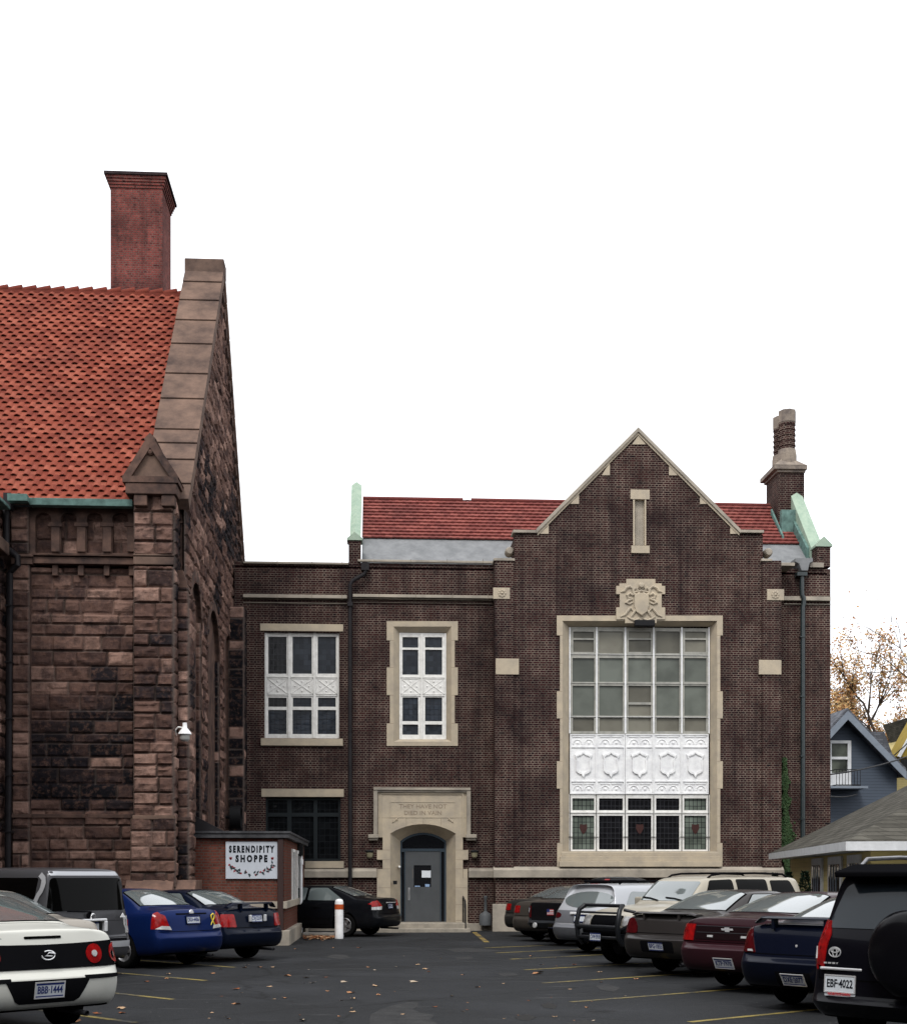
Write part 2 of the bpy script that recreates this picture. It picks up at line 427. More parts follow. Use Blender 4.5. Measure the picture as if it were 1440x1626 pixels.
def patch(name, pts, mat, lift=.003):
    ps = [G(*p) for p in pts]; m = MB()
    tris = geometry.tessellate_polygon([[Vector((p.x, p.y, 0)) for p in ps]])
    m.add([(p.x, p.y, p.z + lift) for p in ps], [tuple(t) for t in tris]); return m.build(name, mat, ground)
patch('asphalt_patch', [(586,1640),(588,1612),(604,1604),(622,1598),(634,1595),(650,1592),(664,1593),(664,1599),(655,1604),(668,1609),(690,1613),(684,1620),(715,1640)], M['patch'])
patch('asphalt_patch', [(517,1521),(530,1516),(548,1517),(560,1522),(540,1524)], M['patch'])
patch('asphalt_patch', [(708,1508),(740,1506),(775,1508),(800,1511),(760,1513),(720,1512)], M['patch'])
patch('asphalt_patch', [(722,1521),(748,1519),(752,1523),(726,1525)], M['patch'])
patch('asphalt_patch', [(788,1547),(815,1545),(825,1550),(800,1552)], M['patch'])
patch('asphalt_patch', [(945,1567),(965,1563),(985,1570),(975,1576),(955,1573)], M['patch'])
M['oil'] = pm('oil_stain', (.006,.006,.006), .5)
patch('oil_stain', [(818,1615),(836,1611),(852,1616),(840,1622),(822,1620)], M['oil'])
patch('oil_stain', [(858,1596),(872,1593),(885,1598),(880,1603),(864,1601)], M['oil'])
patch('oil_stain', [(900,1625),(930,1620),(960,1628),(940,1640),(905,1638)], M['oil'])

# ================================================================== brick hall
YW, YG = 41.5, 40.7
ZB = -.4
hall = thing('brick_hall', 'dark brown brick hall with a steep stone coped gable, tall window and grey door', 'building', (6.5, YW, gz(0, YW)))
L0 = 388
def X_(px, Y): return WX(px, Y)
# --- wing walls with openings
xl = X_(372, YW); xr = X_(1318.5, YW)
ztl = WZ(470, 896, YW); ztm = WZ(680, 895, YW)
xpier = X_(553, YW)
wins = {'tri': prect(420, 1003.5, 538.5, 1172.5, YW), 'nar': prect(624, 994, 717.5, 1179, YW),
        'low': prect(421.5, 1266, 541, 1368, YW), 'door': prect(617, 1307, 726, 1467, YW)}
outer = [(xl, ZB), (wins['door'][0][0], ZB), (wins['door'][0][0], WZ(0, 1307, YW)), (wins['door'][1][0], WZ(0, 1307, YW)), (wins['door'][1][0], ZB),
         (xr, ZB), (xr, ztm), (xpier, ztm), (xl, ztm)]
w = hole_wall(outer, [wins['tri'], wins['nar'], wins['low']], YW, YW + .4)
w.box(xr - .4, xr, YW + .402, 48.9, ZB, ztm); w.box(xl, xr, 48.902, 49.3, ZB, ztm)
w.build('wall', M['brick'], hall)
# interior darkness: floor plates so that openings look into a room, not the sky
MB().box(xl, xr - .45, YW + .6, YW + 3.5, 5.0, 5.2).build('upper_floor', M['dark'], hall)
MB().box(xl, xr, YW + .405, 48.9, ztm - .45, ztm - .3).build('flat_roof', M['dark'], hall)
# --- gable block
g = [(787,888),(787,1480),(1239,1480),(1239,893),(1211,888),(1211,849),(1173,849),(1012.6,687),(853,847),(817,849),(817,888)]
gp = ppoly(g, YG)
gp = [(a, ZB if b < .5 else b) for a, b in gp]
open_big = prect(892, 985, 1139.5, 1356, YG)
slit = prect(1007, 793, 1024, 866, YG)
w = hole_wall(gp, [open_big, slit], YG, YG + .45)
# returns to the main wall
w.box(gp[0][0], gp[0][0] + .45, YG + .452, YW - .002, ZB, gp[0][1]); w.box(gp[2][0] - .45, gp[2][0], YG + .452, YW - .002, ZB, gp[3][1])
w.build('gable_wall', M['brick'], hall)
# shallow pilaster strips on both sides of the gable
w = MB()
for a, b in ((785.2, 815.5), (1210.5, 1240.5)):
    w.fb(a, 890, b, 1378, YG - .06, .058)
w.split('pilaster', M['brick'], hall)
# --- copings and strings
def strip(m, x0, x1, y0, y1, Y, out): m.fb(x0, y0, x1, y1, Y - out, out - .002)
c = MB()
strip(c, 386, 553, 891, 896.5, YW, .10); strip(c, 568, 786, 888, 894.5, YW, .10)
c.box(xl, xr - .1, YW, YW + .5, WZ(0, 894.5, YW - .1), WZ(0, 891, YW - .1) - .003)
c.split('parapet_coping', M['lime_dirty'], hall, bevel=.01)
c = MB()
for x0, x1 in ((386, 551), (560, 783)):
    strip(c, x0, x1, 943, 950.5, YW, .16); strip(c, x0, x1, 950.5, 952.5, YW, .10); strip(c, x0, x1, 956, 959, YW, .05)
strip(c, 1245, 1319, 946.5, 954, YW, .16); strip(c, 1245, 1319, 958, 960.5, YW, .05)
c.split('string_course', M['lime_dirty'], hall, bevel=.01)
j = MB()
for x in (440, 495, 543): strip(j, x, x + .5, 942.8, 952.6, YW, .165); strip(j, x, x + .5, 890.8, 896.6, YW, .105)
for x in (602, 660, 718, 775): strip(j, x, x + .5, 942.8, 952.6, YW, .165); strip(j, x - 8, x - 7.5, 887.8, 894.6, YW, .105)
for x in (600, 655, 735, 1000): strip(j, x, x + .5, 1380, 1395, YW if x < 780 else YG, .125)
# base string: sloped top water table
def water(m, x0, x1, y0, ys, y1, Y, out):
    X0, X1 = X_(x0, Y), X_(x1, Y); za, zs, zb = WZ(x0, y0, Y), WZ(x0, ys, Y), WZ(x0, y1, Y)
    m.prismX([(Y - .002, za), (Y - out, zs), (Y - out, zb), (Y - .002, zb)], X0, X1)
c = MB()
water(c, 386, 598, 1379, 1384, 1394, YW, .12); water(c, 744, 783, 1379, 1384, 1394, YW, .12); water(c, 1241, 1262, 1379, 1384, 1394, YW, .12)
water(c, 783, 1243, 1376.5, 1382, 1394, YG, .14)
c.split('base_string', M['lime_dirty'], hall, bevel=.006)
# plinth
c = MB(); c.fb(782, 1436, 1243, 1484, YG - .10, .098); c.fb(742, 1467, 781.8, 1484, YW - .22, .218); c.fb(400, 1470, 598, 1486, YW - .10, .098)
c.split('plinth', M['lime_dirty'], hall, bevel=.01)
# brick pier of the left gable end + green copings
def gable_end(pxl, pxr, pytop, pybase, pyapex, Ya, apx, apy, Yb):
    """brick kneeler with a gabled copper cap and the raking copper coping behind it"""
    xa, xb = X_(pxl, Ya), X_(pxr, Ya); xm = (xa + xb) / 2
    zt, zb, za = WZ(pxl, pytop, Ya), WZ(pxl, pybase, Ya), WZ(pxl, pyapex, Ya)
    MB().box(xa, xb, Ya, Ya + .5, zb, zt).build('kneeler', M['brick'], hall)
    e = .05
    m = MB(); m.prismY([(xa - e, zt), (xb + e, zt), (xb + e, zt + .06), (xm, za), (xa - e, zt + .06)], Ya - e, Ya + .55)
    zap = WZ(apx, apy, Yb)
    # raking coping with gabled section
    vs = []
    for (Y, z) in ((Ya + .45, zt + .05), (Yb, zap)):
        for dx, dz in ((-(xb - xa) / 2 + .02, -.55), ((xb - xa) / 2 - .02, -.55), ((xb - xa) / 2 - .02, -.12), (0, 0), (-(xb - xa) / 2 + .02, -.12)):
            vs.append((xm + dx, Y, z + dz))
    m.add(vs, [(0, 1, 2, 3, 4), (9, 8, 7, 6, 5)] + [(i, i + 5, (i + 1) % 5 + 5, (i + 1) % 5) for i in range(5)])
    m.build('copper_coping', M['copper'], hall)
    # wall under the coping
    MB().prismX([(Ya + .5, 10), (Yb, 10), (Yb, zap - .5), (Ya + .5, zt - .45)], xa + .05, xb - .05).build('end_wall', M['brick'], hall)
gable_end(553.5, 573, 858, 897, 845, YW - .02, 568, 765, 45.2)
gable_end(1297, 1318.5, 868, 900, 852, YW - .02, 1276, 775, 44.4)
# --- roofs
def roofz(Y): return 14.48 - .87 * (45.2 - Y)
xl_r, xr_r = X_(575, 43), X_(1297, 41.8)
m = MB(); m.add([(xl_r, 41.85, roofz(41.85)), (xr_r, 41.85, roofz(41.85)), (xr_r, 43.1, roofz(43.1) - .03), (xl_r, 43.1, roofz(43.1) - .03),
                 (xl_r, 41.85, roofz(41.85) - .1), (xr_r, 41.85, roofz(41.85) - .1), (xr_r, 43.1, roofz(43.1) - .13), (xl_r, 43.1, roofz(43.1) - .13)],
                [(0, 1, 2, 3), (7, 6, 5, 4), (0, 4, 5, 1), (1, 5, 6, 2), (2, 6, 7, 3), (3, 7, 4, 0)])
m.build('metal_apron', M['zinc'], hall)
def tile_roof(name, mat, parent, x0, x1, Y0, Z0, Y1, Z1, course, pitch, amp, lip, stag, spt=8, wob=0.0, nxt=None):
    """courses of overlapping clay tiles between eave (Y0,Z0) and ridge (Y1,Z1)"""
    L = math.hypot(Y1 - Y0, Z1 - Z0); sy, sz = (Y1 - Y0) / L, (Z1 - Z0) / L; ny, nz = -sz, sy
    nc = int(L / course + .999); n = int((x1 - x0) / pitch * spt) + 1
    us = np.linspace(x0, x1, n)
    V = []; Fc = []; T = []
    rng = np.random.RandomState(3)
    for i in range(nc):
        s0 = i * course; s1 = min(L, s0 + course * 1.12)
        ph = (i % 2) * .5 * stag
        q = us / pitch + ph
        k = np.floor(q); fr = q - k
        h = amp * np.maximum(0, np.sin(np.pi * np.clip(fr / .62, 0, 1)))
        jit = (np.sin(k * 12.9898 + i * 78.233) * 43758.5453) % 1.0
        h0 = h + lip + (jit - .5) * .008 + wob * rng.randn() * .004
        sd = s0 - (jit - .5) * .012
        b = len(V)
        rows = ((sd, h0 - lip * .95, 0), (sd, h0, 1), (np.full(n, s1), h * .8 + .0, 1))
        for (s, hh, _) in rows:
            for a in range(n):
                V.append((us[a], Y0 + s[a] * sy + hh[a] * ny, Z0 + s[a] * sz + hh[a] * nz))
        for r in range(2):
            for a in range(n - 1):
                Fc.append((b + r * n + a, b + r * n + a + 1, b + (r + 1) * n + a + 1, b + (r + 1) * n + a)); T.append(jit[a])
    me = bpy.data.meshes.new(name); me.from_pydata(V, [], Fc)
    at = me.attributes.new('tone', 'FLOAT', 'FACE'); at.data.foreach_set('value', np.array(T, 'f'))
    o = link(name, me, mat, parent); return o
def tile_mat(name, a, b_, c_, dark):
    m, nt, b = newmat(name); L = nt.links
    at = N(nt, 'ShaderNodeAttribute', attribute_name='tone')
    tc = N(nt, 'ShaderNodeTexCoord')
    r = ramp(nt, [(0, a), (.5, b_), (1, c_)]); L.new(at.outputs['Fac'], r.inputs[0])
    n = N(nt, 'ShaderNodeTexNoise', i_Scale=.8, i_Detail=6.0, i_Roughness=.7); L.new(tc.outputs['Object'], n.inputs['Vector'])
    r2 = ramp(nt, [(.45, 0), (.75, .7)]); L.new(n.outputs[0], r2.inputs[0])
    n3 = N(nt, 'ShaderNodeTexNoise', i_Scale=18.0, i_Detail=3.0); L.new(tc.outputs['Object'], n3.inputs['Vector'])
    c = mixc(nt, r2.outputs[0], r.outputs[0], dark)
    L.new(mixc(nt, .25, c, n3.outputs['Color'], 'MULTIPLY'), b.inputs['Base Color']); b.inputs['Roughness'].default_value = .75
    b.inputs['Specular IOR Level'].default_value = .04
    return m
M['tile_red'] = tile_mat('red_clay_tile', (.17,.050,.044), (.22,.066,.056), (.28,.09,.075), (.10,.038,.036))
M['tile_orange'] = tile_mat('orange_clay_tile', (.175,.042,.028), (.235,.060,.038), (.31,.092,.06), (.085,.026,.022))
tile_roof('tile_roof', M['tile_red'], hall, xl_r, xr_r, 43.05, roofz(43.05), 45.2, 14.48, .235, .23, .012, .055, 1, 4, wob=1)
m = MB(); m.tube([(xl_r, 45.2, 14.52), (X_(735, 45.2), 45.2, 14.52)], .07, 8); m.tube([(X_(748, 45.2), 45.2, 14.52), (xr_r, 45.2, 14.50)], .07, 8)
m.add([(xl_r, 45.25, 14.4), (xr_r, 45.25, 14.4), (xr_r, 49.2, 11), (xl_r, 49.2, 11)], [(0, 1, 2, 3)])
m.split('roof_ridge', M['tile_red'], hall)
# cross gable roof behind the gable wall
ax, az = W(1012.6, 696, YG); bx0, bz = W(853, 852, YG); bx1, _ = W(1173, 852, YG)
m = MB(); m.prismY([(bx0, bz - .1), (bx1, bz - .1), (ax, az - .2)], YG + .46, 44.9)
m.build('cross_roof', M['tile_red'], hall)
MB().fb(817, 852, 1211, 892, YG + .46, 1.6).build('cross_roof_base', M['brick'], hall)
# --- gable copings
c = MB()
def rake(m, p, q, Y, th, out, dep):
    (x0, z0), (x1, z1) = W(*p, Y), W(*q, Y)
    d = Vector((x1 - x0, z1 - z0)).normalized(); n = Vector((-d.y, d.x)); n = n if n.y > 0 else -n
    m.prismY([(x0, z0), (x1, z1), (x1, z1 - th / abs(d.x)), (x0, z0 - th / abs(d.x))], Y - out, Y + dep)
rake(c, (851, 841), (1012.6, 679.5), YG, .10, .10, .5); rake(c, (1174.5, 841), (1012.6, 679.5), YG, .10, .097, .503)
c.fb(814.5, 841, 851.2, 846, YG - .10, .62); c.fb(1174.3, 841, 1213, 846, YG - .10, .62)
c.fb(784, 886, 817.5, 890.5, YG - .10, .62); c.fb(1209, 887, 1226, 891, YG - .10, .62)
c.fb(1226.5, 893, 1262, 898.5, YG - .04, 1.2); c.fb(1286, 893, 1308, 901, YW - .12, .5)
c.split('gable_coping', M['lime_dirty'], hall, bevel=.008)
c = MB()
rake(c, (853, 846), (1012.6, 686), YG, .07, .05, -.002 + .01); rake(c, (1173, 846), (1012.6, 686), YG, .07, .047, -.002 + .01)
# kneeler stones in the gable
for x0, y0, x1, y1, tri in ((957, 742, 968, 755, 1), (1062, 742, 1073, 755, -1), (907, 790, 919, 800.5, 1), (1111, 790, 1122, 800.5, -1), (858, 838, 871, 848, 1), (1159, 838, 1171, 848, -1)):
    if tri == 1: pts = [(x0 - 2, y1), (x1, y1), (x1, y0 - 8)]
    else: pts = [(x0, y1), (x1 + 2, y1), (x0, y0 - 8)]
    c.prismY(ppoly(pts, YG), YG - .03, YG - .002)
c.prismY(ppoly([(1003, 706), (1025, 706), (1013, 692)], YG), YG - .031, YG - .002)
c.split('kneeler_stone', M['lime'], hall)
# slit niche
c = MB(); c.fb(1001, 777, 1031.5, 793, YG - .03, .2); c.fb(1002.5, 866, 1031.5, 878.5, YG - .06, .2); c.fb(1005, 793.2, 1008, 865.8, YG - .02, .2); c.fb(1023.5, 793.2, 1026, 865.8, YG - .02, .2)
c.build('slit_surround', M['lime'], hall, bevel=.008)
c = MB(); c.fb(1008.2, 793.2, 1023.3, 866, YG + .12, .05)
for x in (1011.5, 1015.5, 1019.5): c.fb(x, 793.2, x + .5, 866, YG + .112, .007)
c.build('slit_infill', M['lime_dirty'], hall)
# square stones, rosettes
c = MB(); c.fb(787, 1045.7, 824, 1071.5, YG - .075, .07); c.fb(1205, 1048, 1240.7, 1071.5, YG - .075, .07)
c.fb(783, 933, 809.5, 951.5, YG - .085, .08); c.fb(1218, 935.5, 1245, 953.5, YG - .085, .08)
c.split('stone_block', M['lime'], hall, bevel=.012)
c = MB()
for cx, cy in ((797, 942), (1231, 944.5)):
    X, Z = W(cx, cy, YG - .085)
    for k in range(8):
        a = k * math.pi / 4; c.lathe([(0, -.03), (.035, -.02), (.045, 0)], 8, (X + .09 * math.cos(a), YG - .085, Z + .09 * math.sin(a)), 'y')
    c.lathe([(0, -.04), (.045, -.02), (.055, 0)], 10, (X, YG - .085, Z), 'y')
c.split('rosette', M['lime'], hall, sm=40)
# square vent with studs seen below crest etc: small round vents by the kneelers
c = MB()
for px, py in ((809, 876), (1219, 878)):
    X, Z = W(px, py, YG + .3); c.lathe([(0, -.15), (.09, -.14), (.13, -.08), (.14, 0), (.14, .2)], 16, (X, YG + .3, Z), 'y', cap=False)
c.split('stone_ball', M['lime_dirty'], hall, sm=50)

# --- stone surround with a splayed reveal
def arcpts(x0, x1, ys, yc, n=12):
    """segmental arch in pixels, left to right"""
    h = ys - yc; w = (x1 - x0) / 2; r = (w * w + h * h) / (2 * h); cx = (x0 + x1) / 2; cy = yc + r
    a0 = math.asin(w / r)
    return [(cx + r * math.sin(-a0 + 2 * a0 * i / n), cy - r * math.cos(-a0 + 2 * a0 * i / n)) for i in range(n + 1)]
def surround(name, outer, hole, inner, Y, proud, Yin, mat, back=.0):
    o = ppoly(outer, Y - proud); h = ppoly(hole, Y - proud)
    m = MB(); m2 = hole_wall(o, [h], Y - proud, Y + .05 if back == 0 else back)
    m.add(m2.v, m2.f)
    i_ = ppoly(inner, Yin); n = len(h); b = [(a, Y - proud + .001, z) for a, z in h] + [(a, Yin, z) for a, z in i_]
    m.add(b, [(k, (k + 1) % n, n + (k + 1) % n, n + k) for k in range(n)])
    return m.build(name, mat, hall)
q = [(884,977.5),(1147.5,977.5),(1147.5,1009),(1143.5,1009),(1143.5,1098),(1147.5,1098),(1147.5,1141),(1143.5,1141),(1143.5,1209),(1147.5,1209),(1147.5,1252.5),(1143.5,1252.5),(1143.5,1339),(1147,1339),(1147,1377),
     (884.5,1377),(884.5,1339),(889,1339),(889,1252.5),(884,1252.5),(884,1209),(889,1209),(889,1141),(884,1141),(884,1098),(889,1098),(889,1009),(884,1009)]
surround('window_surround', q, [(893,986),(1138.5,986),(1138.5,1352),(893,1352)], [(903.5,995.5),(1127,995.5),(1127,1353),(903.5,1353)], YG, .035, YG + .30, M['lime'])
c = MB()
X0, X1 = X_(891, YG), X_(1140, YG)
for k, (ya, yb, oa) in enumerate(((1354, 1360, .06), (1360, 1368, .10), (1368, 1377, .15))):
    za, zb = WZ(1000, ya, YG - oa), WZ(1000, yb, YG - oa)
    c.prismX([(YG + .3 if k == 0 else YG - .04, za + (.03 if k == 0 else 0)), (YG - oa, za), (YG - oa, zb), (YG - .04, zb)], X0 - k * .04, X1 + k * .04)
c.build('window_sill', M['lime'], hall, bevel=.012)
j2 = MB()
for y in (1009, 1053, 1098, 1141, 1175, 1209, 1252.5, 1296, 1339):
    for x0, x1 in ((889, 893), (1138.6, 1143.3)): j2.fb(x0, y, x1, y + .45, YG - .0365, .002)
# --- windows
def window(parent, name, fr, panes, Y, white=M['whitef'], th=.10, bars=()):
    """white timber frame (one slab with openings) + its panes as sub-parts"""
    o = prect(*fr, Y); hs = [prect(*p[:4], Y) for p in panes]
    f = hole_wall(o, hs, Y, Y + th).build(name, white, parent)
    grp = {}
    rp_ = random.Random(2)
    panes = [(*p[:4], p[4] + str(rp_.randrange(3)) if p[4] in ('g_big', 'g_bigc') else p[4]) for p in panes]
    for p in panes: grp.setdefault(p[4], MB()).fb(p[0] - .3, p[1] - .3, p[2] + .3, p[3] + .3, Y + .055, .01)
    for k, mb in grp.items(): mb.split('pane', M[k], f)
    # glazing bead: a thinner inner step
    return f
PB, PC = 'g_big', 'g_bigc'
cols = [(905.5, 946.5), (947.8, 991.8), (993.6, 1037), (1038.4, 1081.6), (1083, 1124.5)]
def inset(c, l=4, r=3.4): return c[0] + l, c[1] - r
panes = []
for i, cc in enumerate(cols):
    a, b = inset(cc)
    if i % 2 == 0: panes += [(a + .6, 1003, b - .4, 1013.5, PC), (a + .6, 1016, b - .4, 1035.5, PC)]
    else: panes.append((a - 1, 1002.5, b + 1, 1037.5, PC if i == 3 else PC))
    panes.append((a - .5, 1045, b + .5, 1083, PB))
    if i == 2: panes += [(a, 1089, b, 1115.5, PC), (a, 1119, b, 1136.8, PC)]
    else: panes.append((a - .5, 1089, b + .5, 1136.8, PB))
    panes.append((a, 1140, b, 1161.5, PC))
M['old'] = pm('aged_grey_paint', (.36,.35,.31), .6, var=.4, vs=5, col2=(.23,.23,.21))
fu = window(hall, 'upper_window', (903.6, 995.6, 1126.8, 1166, ), panes, YG + .28, M['old'])
m = MB()
for a, b in zip(cols[:-1], cols[1:]): m.fb(a[1] - .2, 996, b[0] + .6, 1165, YG + .25, .028)
for y in (1038.8, 1084.5, 1137.8): m.fb(904, y, 1126, y + 1.9, YG + .255, .022)
m.fb(903.7, 996, 905.6, 1165, YG + .25, .028); m.fb(1124.8, 996, 1126.7, 1165, YG + .25, .028)
m.split('mullion', M['white'], fu, bevel=.004)
for i, cc in enumerate(cols):   # moulded white spandrel panels with shields
    a, b = cc[0] - .6, cc[1] + .6; xm = (a + b) / 2; Y = YG + .26
    m = MB(); m.fb(a, 1166, b, 1261, Y + .02, .05)
    for x0, x1, y0, y1 in ((a, b, 1166, 1168), (a, a + 2, 1168, 1259), (b - 2, b, 1168, 1259), (a, b, 1259, 1261.5), (a + 2, b - 2, 1185.5, 1187.5), (a + 2, b - 2, 1240, 1242)): m.fb(x0, y0, x1, y1, Y - .01, .032)
    for y0 in (1169, 1244):     # frieze of paired arches
        h = 15 if y0 < 1200 else 13.5
        for s in (-1, 1):
            cx = xm + s * 9
            m.fb(cx - 8, y0, cx + 8, y0 + 2, Y, .022)
            pts = []
            for k in range(9):
                an = math.pi * k / 8; X, Z = W(cx - 7 * math.cos(an), y0 + h - 2 - 7.5 * math.sin(an), Y); pts.append((X, Y + .015, Z))
            m.tube(pts, .016, 6)
            X, Z = W(cx, y0 + h - 4, Y); m.lathe([(0, -.02), (.05, 0), (.06, .03)], 8, (X, Y + .01, Z), 'y')
    sh = [(-14, -13), (-11.5, -11), (-9, -13.5), (-5, -14), (0, -18), (5, -14), (9, -13.5), (11.5, -11), (14, -13), (11, -6), (12, 2), (11.5, 12), (8, 15.5), (3, 17), (0, 22), (-3, 17), (-8, 15.5), (-11.5, 12), (-12, 2), (-11, -6)]
    P = [W(xm + u * 1.0, 1212 + v * 1.05, Y) for u, v in sh]; P2 = [W(xm + u * .8, 1212 + v * .86, Y) for u, v in sh]
    m2 = hole_wall(P[::-1], [P2], Y - .035, Y + .018); m.add(m2.v, m2.f)
    m.prismY(P2[::-1], Y + .002, Y + .019)
    for u in (-4, 0, 4): m.fb(xm + u, 1200, xm + u + .6, 1226, Y - .004, .01)
    m.build('shield_panel', M['white'], hall)
panes = []
for i, cc in enumerate(cols):
    a, b = inset(cc, 3.2, 3); k = 'g_leadlight' if i in (0, 4) else 'g_lead2'
    panes += [(a, 1268, b, 1287, k), (a, 1295.5, b, 1349.5, k)]
fl = window(hall, 'lower_window', (903.6, 1261.8, 1126.8, 1354.5), panes, YG + .28)
m = MB()
for a, b in zip(cols[:-1], cols[1:]): m.fb(a[1] - .2, 1262, b[0] + .6, 1354, YG + .245, .033)
m.fb(904, 1289.5, 1126, 1292, YG + .25, .028)
m.split('mullion', M['whitef'], fl, bevel=.004)
m = MB()
for i, cc in enumerate(cols): m.fb(cc[0] - 3, 1329, cc[1] + 3, 1330.4, YG + .235, .01) if i in (0, 2, 4) else m.fb(cc[0] - 1, 1329.4, cc[1] + 1, 1330.2, YG + .24, .006)
for x in (905, 947, 992.7, 1037.8, 1082.5, 1125): m.fb(x - .5, 1262, x + .5, 1353, YG + .232, .006)
m.fb(905, 1262, 1125, 1263, YG + .232, .006)
m.split('guard_bar', M['dark'], fl)
m = MB()
for i in (0, 2, 4):
    a, b = cols[i]; xm = (a + b) / 2 + .3
    P = [(-5.5, -7), (0, -6), (5.5, -7), (6, 0), (3, 6), (0, 9), (-3, 6), (-6, 0)]
    m.prismY([W(xm + u, 1316 + v, YG + .32) for u, v in P], YG + .318, YG + .334)
m.split('glass_shield', pm('stained_glass', (.05,.022,.02), .2), fl)

# triple window
m = MB(); m.fb(413, 990, 545, 1003, YW - .03, .15); m.fb(414, 1172.5, 544.5, 1184.7, YW - .09, .35)
m.fb(415, 1253, 546, 1266, YW - .03, .15); m.fb(484, 1368, 546, 1379, YW - .06, .30)
m.split('stone_lintel', M['lime'], hall, bevel=.008)
def xpanel(parent, x0, x1, y0, y1, Y):
    m = MB(); m.fb(x0 + .4, y0 + .4, x1 - .4, y1 - .4, Y + .02, .03)
    for a, b, c_, d in ((x0, y0, x1, y0 + 1.3), (x0, y1 - 1.3, x1, y1), (x0, y0, x0 + 1.3, y1), (x1 - 1.3, y0, x1, y1)): m.fb(a, b, c_, d, Y + .004, .03)
    X0, Z1 = W(x0 + 2, y0 + 2, Y); X1, Z0 = W(x1 - 2, y1 - 2, Y)
    m.tube([(X0, Y + .015, Z1), (X1, Y + .015, Z0)], .014, 6); m.tube([(X0, Y + .018, Z0), (X1, Y + .018, Z1)], .012, 6)
    for fx, fz in ((.5, .85), (.5, .15), (.15, .5), (.85, .5)):
        m.lathe([(0, -.015), (.03, 0), (.045, .02)], 8, (X0 + (X1 - X0) * fx, Y + .012, Z0 + (Z1 - Z0) * fz), 'y')
    m.build('carved_panel', M['whitef'], parent, world_coords=True)
cl3 = [(426, 455), (464.5, 495), (504.5, 533.5)]
panes = []
for i, (a, b) in enumerate(cl3):
    k = ('g_lead2', 'g_grey', 'g_grey')[i]
    panes += [(a, 1011, b, 1070, k)]
    if i: panes += [(a + .5, 1108, b - .5, 1122.5, 'g_lead')]
    else: panes += [(a, 1108, b, 1122.5, 'g_lead2')]
    panes += [(a, 1127.5, b, 1166, 'g_lead')]
f3 = window(hall, 'triple_window', (420, 1003.8, 538.6, 1172.5), panes, YW + .13)
m = MB()
for x0, x1 in ((420.2, 423.5), (457.5, 461.5), (497.5, 501.5), (535.5, 538.4)): m.fb(x0, 1004, x1, 1172.3, YW + .09, .038)
for y in (1074, 1103): m.fb(423.7, y, 535.3, y + 2.5, YW + .10, .028)
m.split('mullion', M['whitef'], f3, bevel=.004)
for a, b in ((424, 457.3), (461.7, 497.3), (501.7, 535.3)): xpanel(f3, a, b, 1076.8, 1102.8, YW + .095)
# lower dark window
M['dkframe'] = pm('dark_green_frame', (.015,.019,.021), .5)
panes = []
for a, b in ((425, 456), (463, 498), (504, 537)): panes += [(a, 1271, b, 1291, 'g_dark'), (a, 1297, b, 1364, 'g_dark')]
fd = window(hall, 'dark_window', (421.5, 1266, 541, 1368), panes, YW + .16, M['dkframe'])
# narrow window
q = [(614,986.6),(727,986.6),(727,1017),(722,1017),(722,1060),(727,1060),(727,1104),(722,1104),(722,1149),(727,1149),(727,1184.7),
     (614,1184.7),(614,1149),(619,1149),(619,1104),(614,1104),(614,1060),(619,1060),(619,1017),(614,1017)]
surround('window_surround', q, [(625,995),(716.5,995),(716.5,1178),(625,1178)], [(634,1005),(708.5,1005),(708.5,1174),(634,1174)], YW, .03, YW + .17, M['lime'])
panes = []
for a, b in ((639, 664), (675, 702)):
    panes += [(a, 1011.6, b, 1028.5, 'g_grey'), (a, 1031.7, b, 1071.5, 'g_grey'), (a, 1107.5, b, 1145.5, 'g_lead'), (a, 1150.5, b, 1167, 'g_grey')]
fn = window(hall, 'narrow_window', (634, 1005, 708.5, 1174.5), panes, YW + .16)
m = MB()
for x0, x1 in ((634.2, 636.3), (668, 671.5), (706, 708.3)): m.fb(x0, 1005.3, x1, 1174.3, YW + .125, .033)
for y in (1074.5, 1103.5): m.fb(636.5, y, 705.8, y + 2.3, YW + .135, .022)
m.split('mullion', M['whitef'], fn, bevel=.004)
for a, b in ((636.5, 667.8), (671.7, 705.8)): xpanel(fn, a, b, 1077, 1103.3, YW + .13)
for y in (1017, 1060, 1104, 1149):
    for x0, x1 in ((619, 625), (716.6, 722)): j2.fb(x0, y, x1, y + .45, YW - .0315, .002)

# --- entrance
q = [(603,1254),(738,1254),(738,1350),(743,1350),(743,1365.5),(737,1365.5),(737,1394),(742,1394),(742,1470),(712,1470)]
AO = arcpts(619.6, 723.5, 1324, 1309); AI = arcpts(635.6, 708.5, 1336, 1322.5)
outline = [(600,1254),(741,1254),(741,1330),(735,1330),(735,1350),(743.5,1350),(743.5,1365.5),(735,1365.5),(735,1380),(742.5,1380),(742.5,1476),(723.5,1476)] + AO[::-1] + [(619.6,1476),(598.5,1476),(598.5,1380),(607.5,1380),(607.5,1365.5),(598.5,1365.5),(598.5,1350),(607.5,1350),(607.5,1330),(600,1330)]
Yd = YW - .12
m = MB(); m.prismY(ppoly(outline, Yd), Yd, YW - .002)
A = [(619.6,1476)] + AO + [(723.5,1476)]; B = [(635.6,1470)] + AI + [(708.5,1470)]
a_ = ppoly(A, Yd); b_ = ppoly(B, YW + .38); n = len(a_)
m.add([(x, Yd + .001, z) for x, z in a_] + [(x, YW + .38, z) for x, z in b_], [(k, k + 1, n + k + 1, n + k) for k in range(n - 1)])
m.build('door_surround', M['lime'], hall)
m = MB()   # hood mould
m.fb(593, 1250.6, 747.5, 1255.5, Yd - .12, .25); m.fb(595, 1255.5, 745, 1259, Yd - .07, .20)
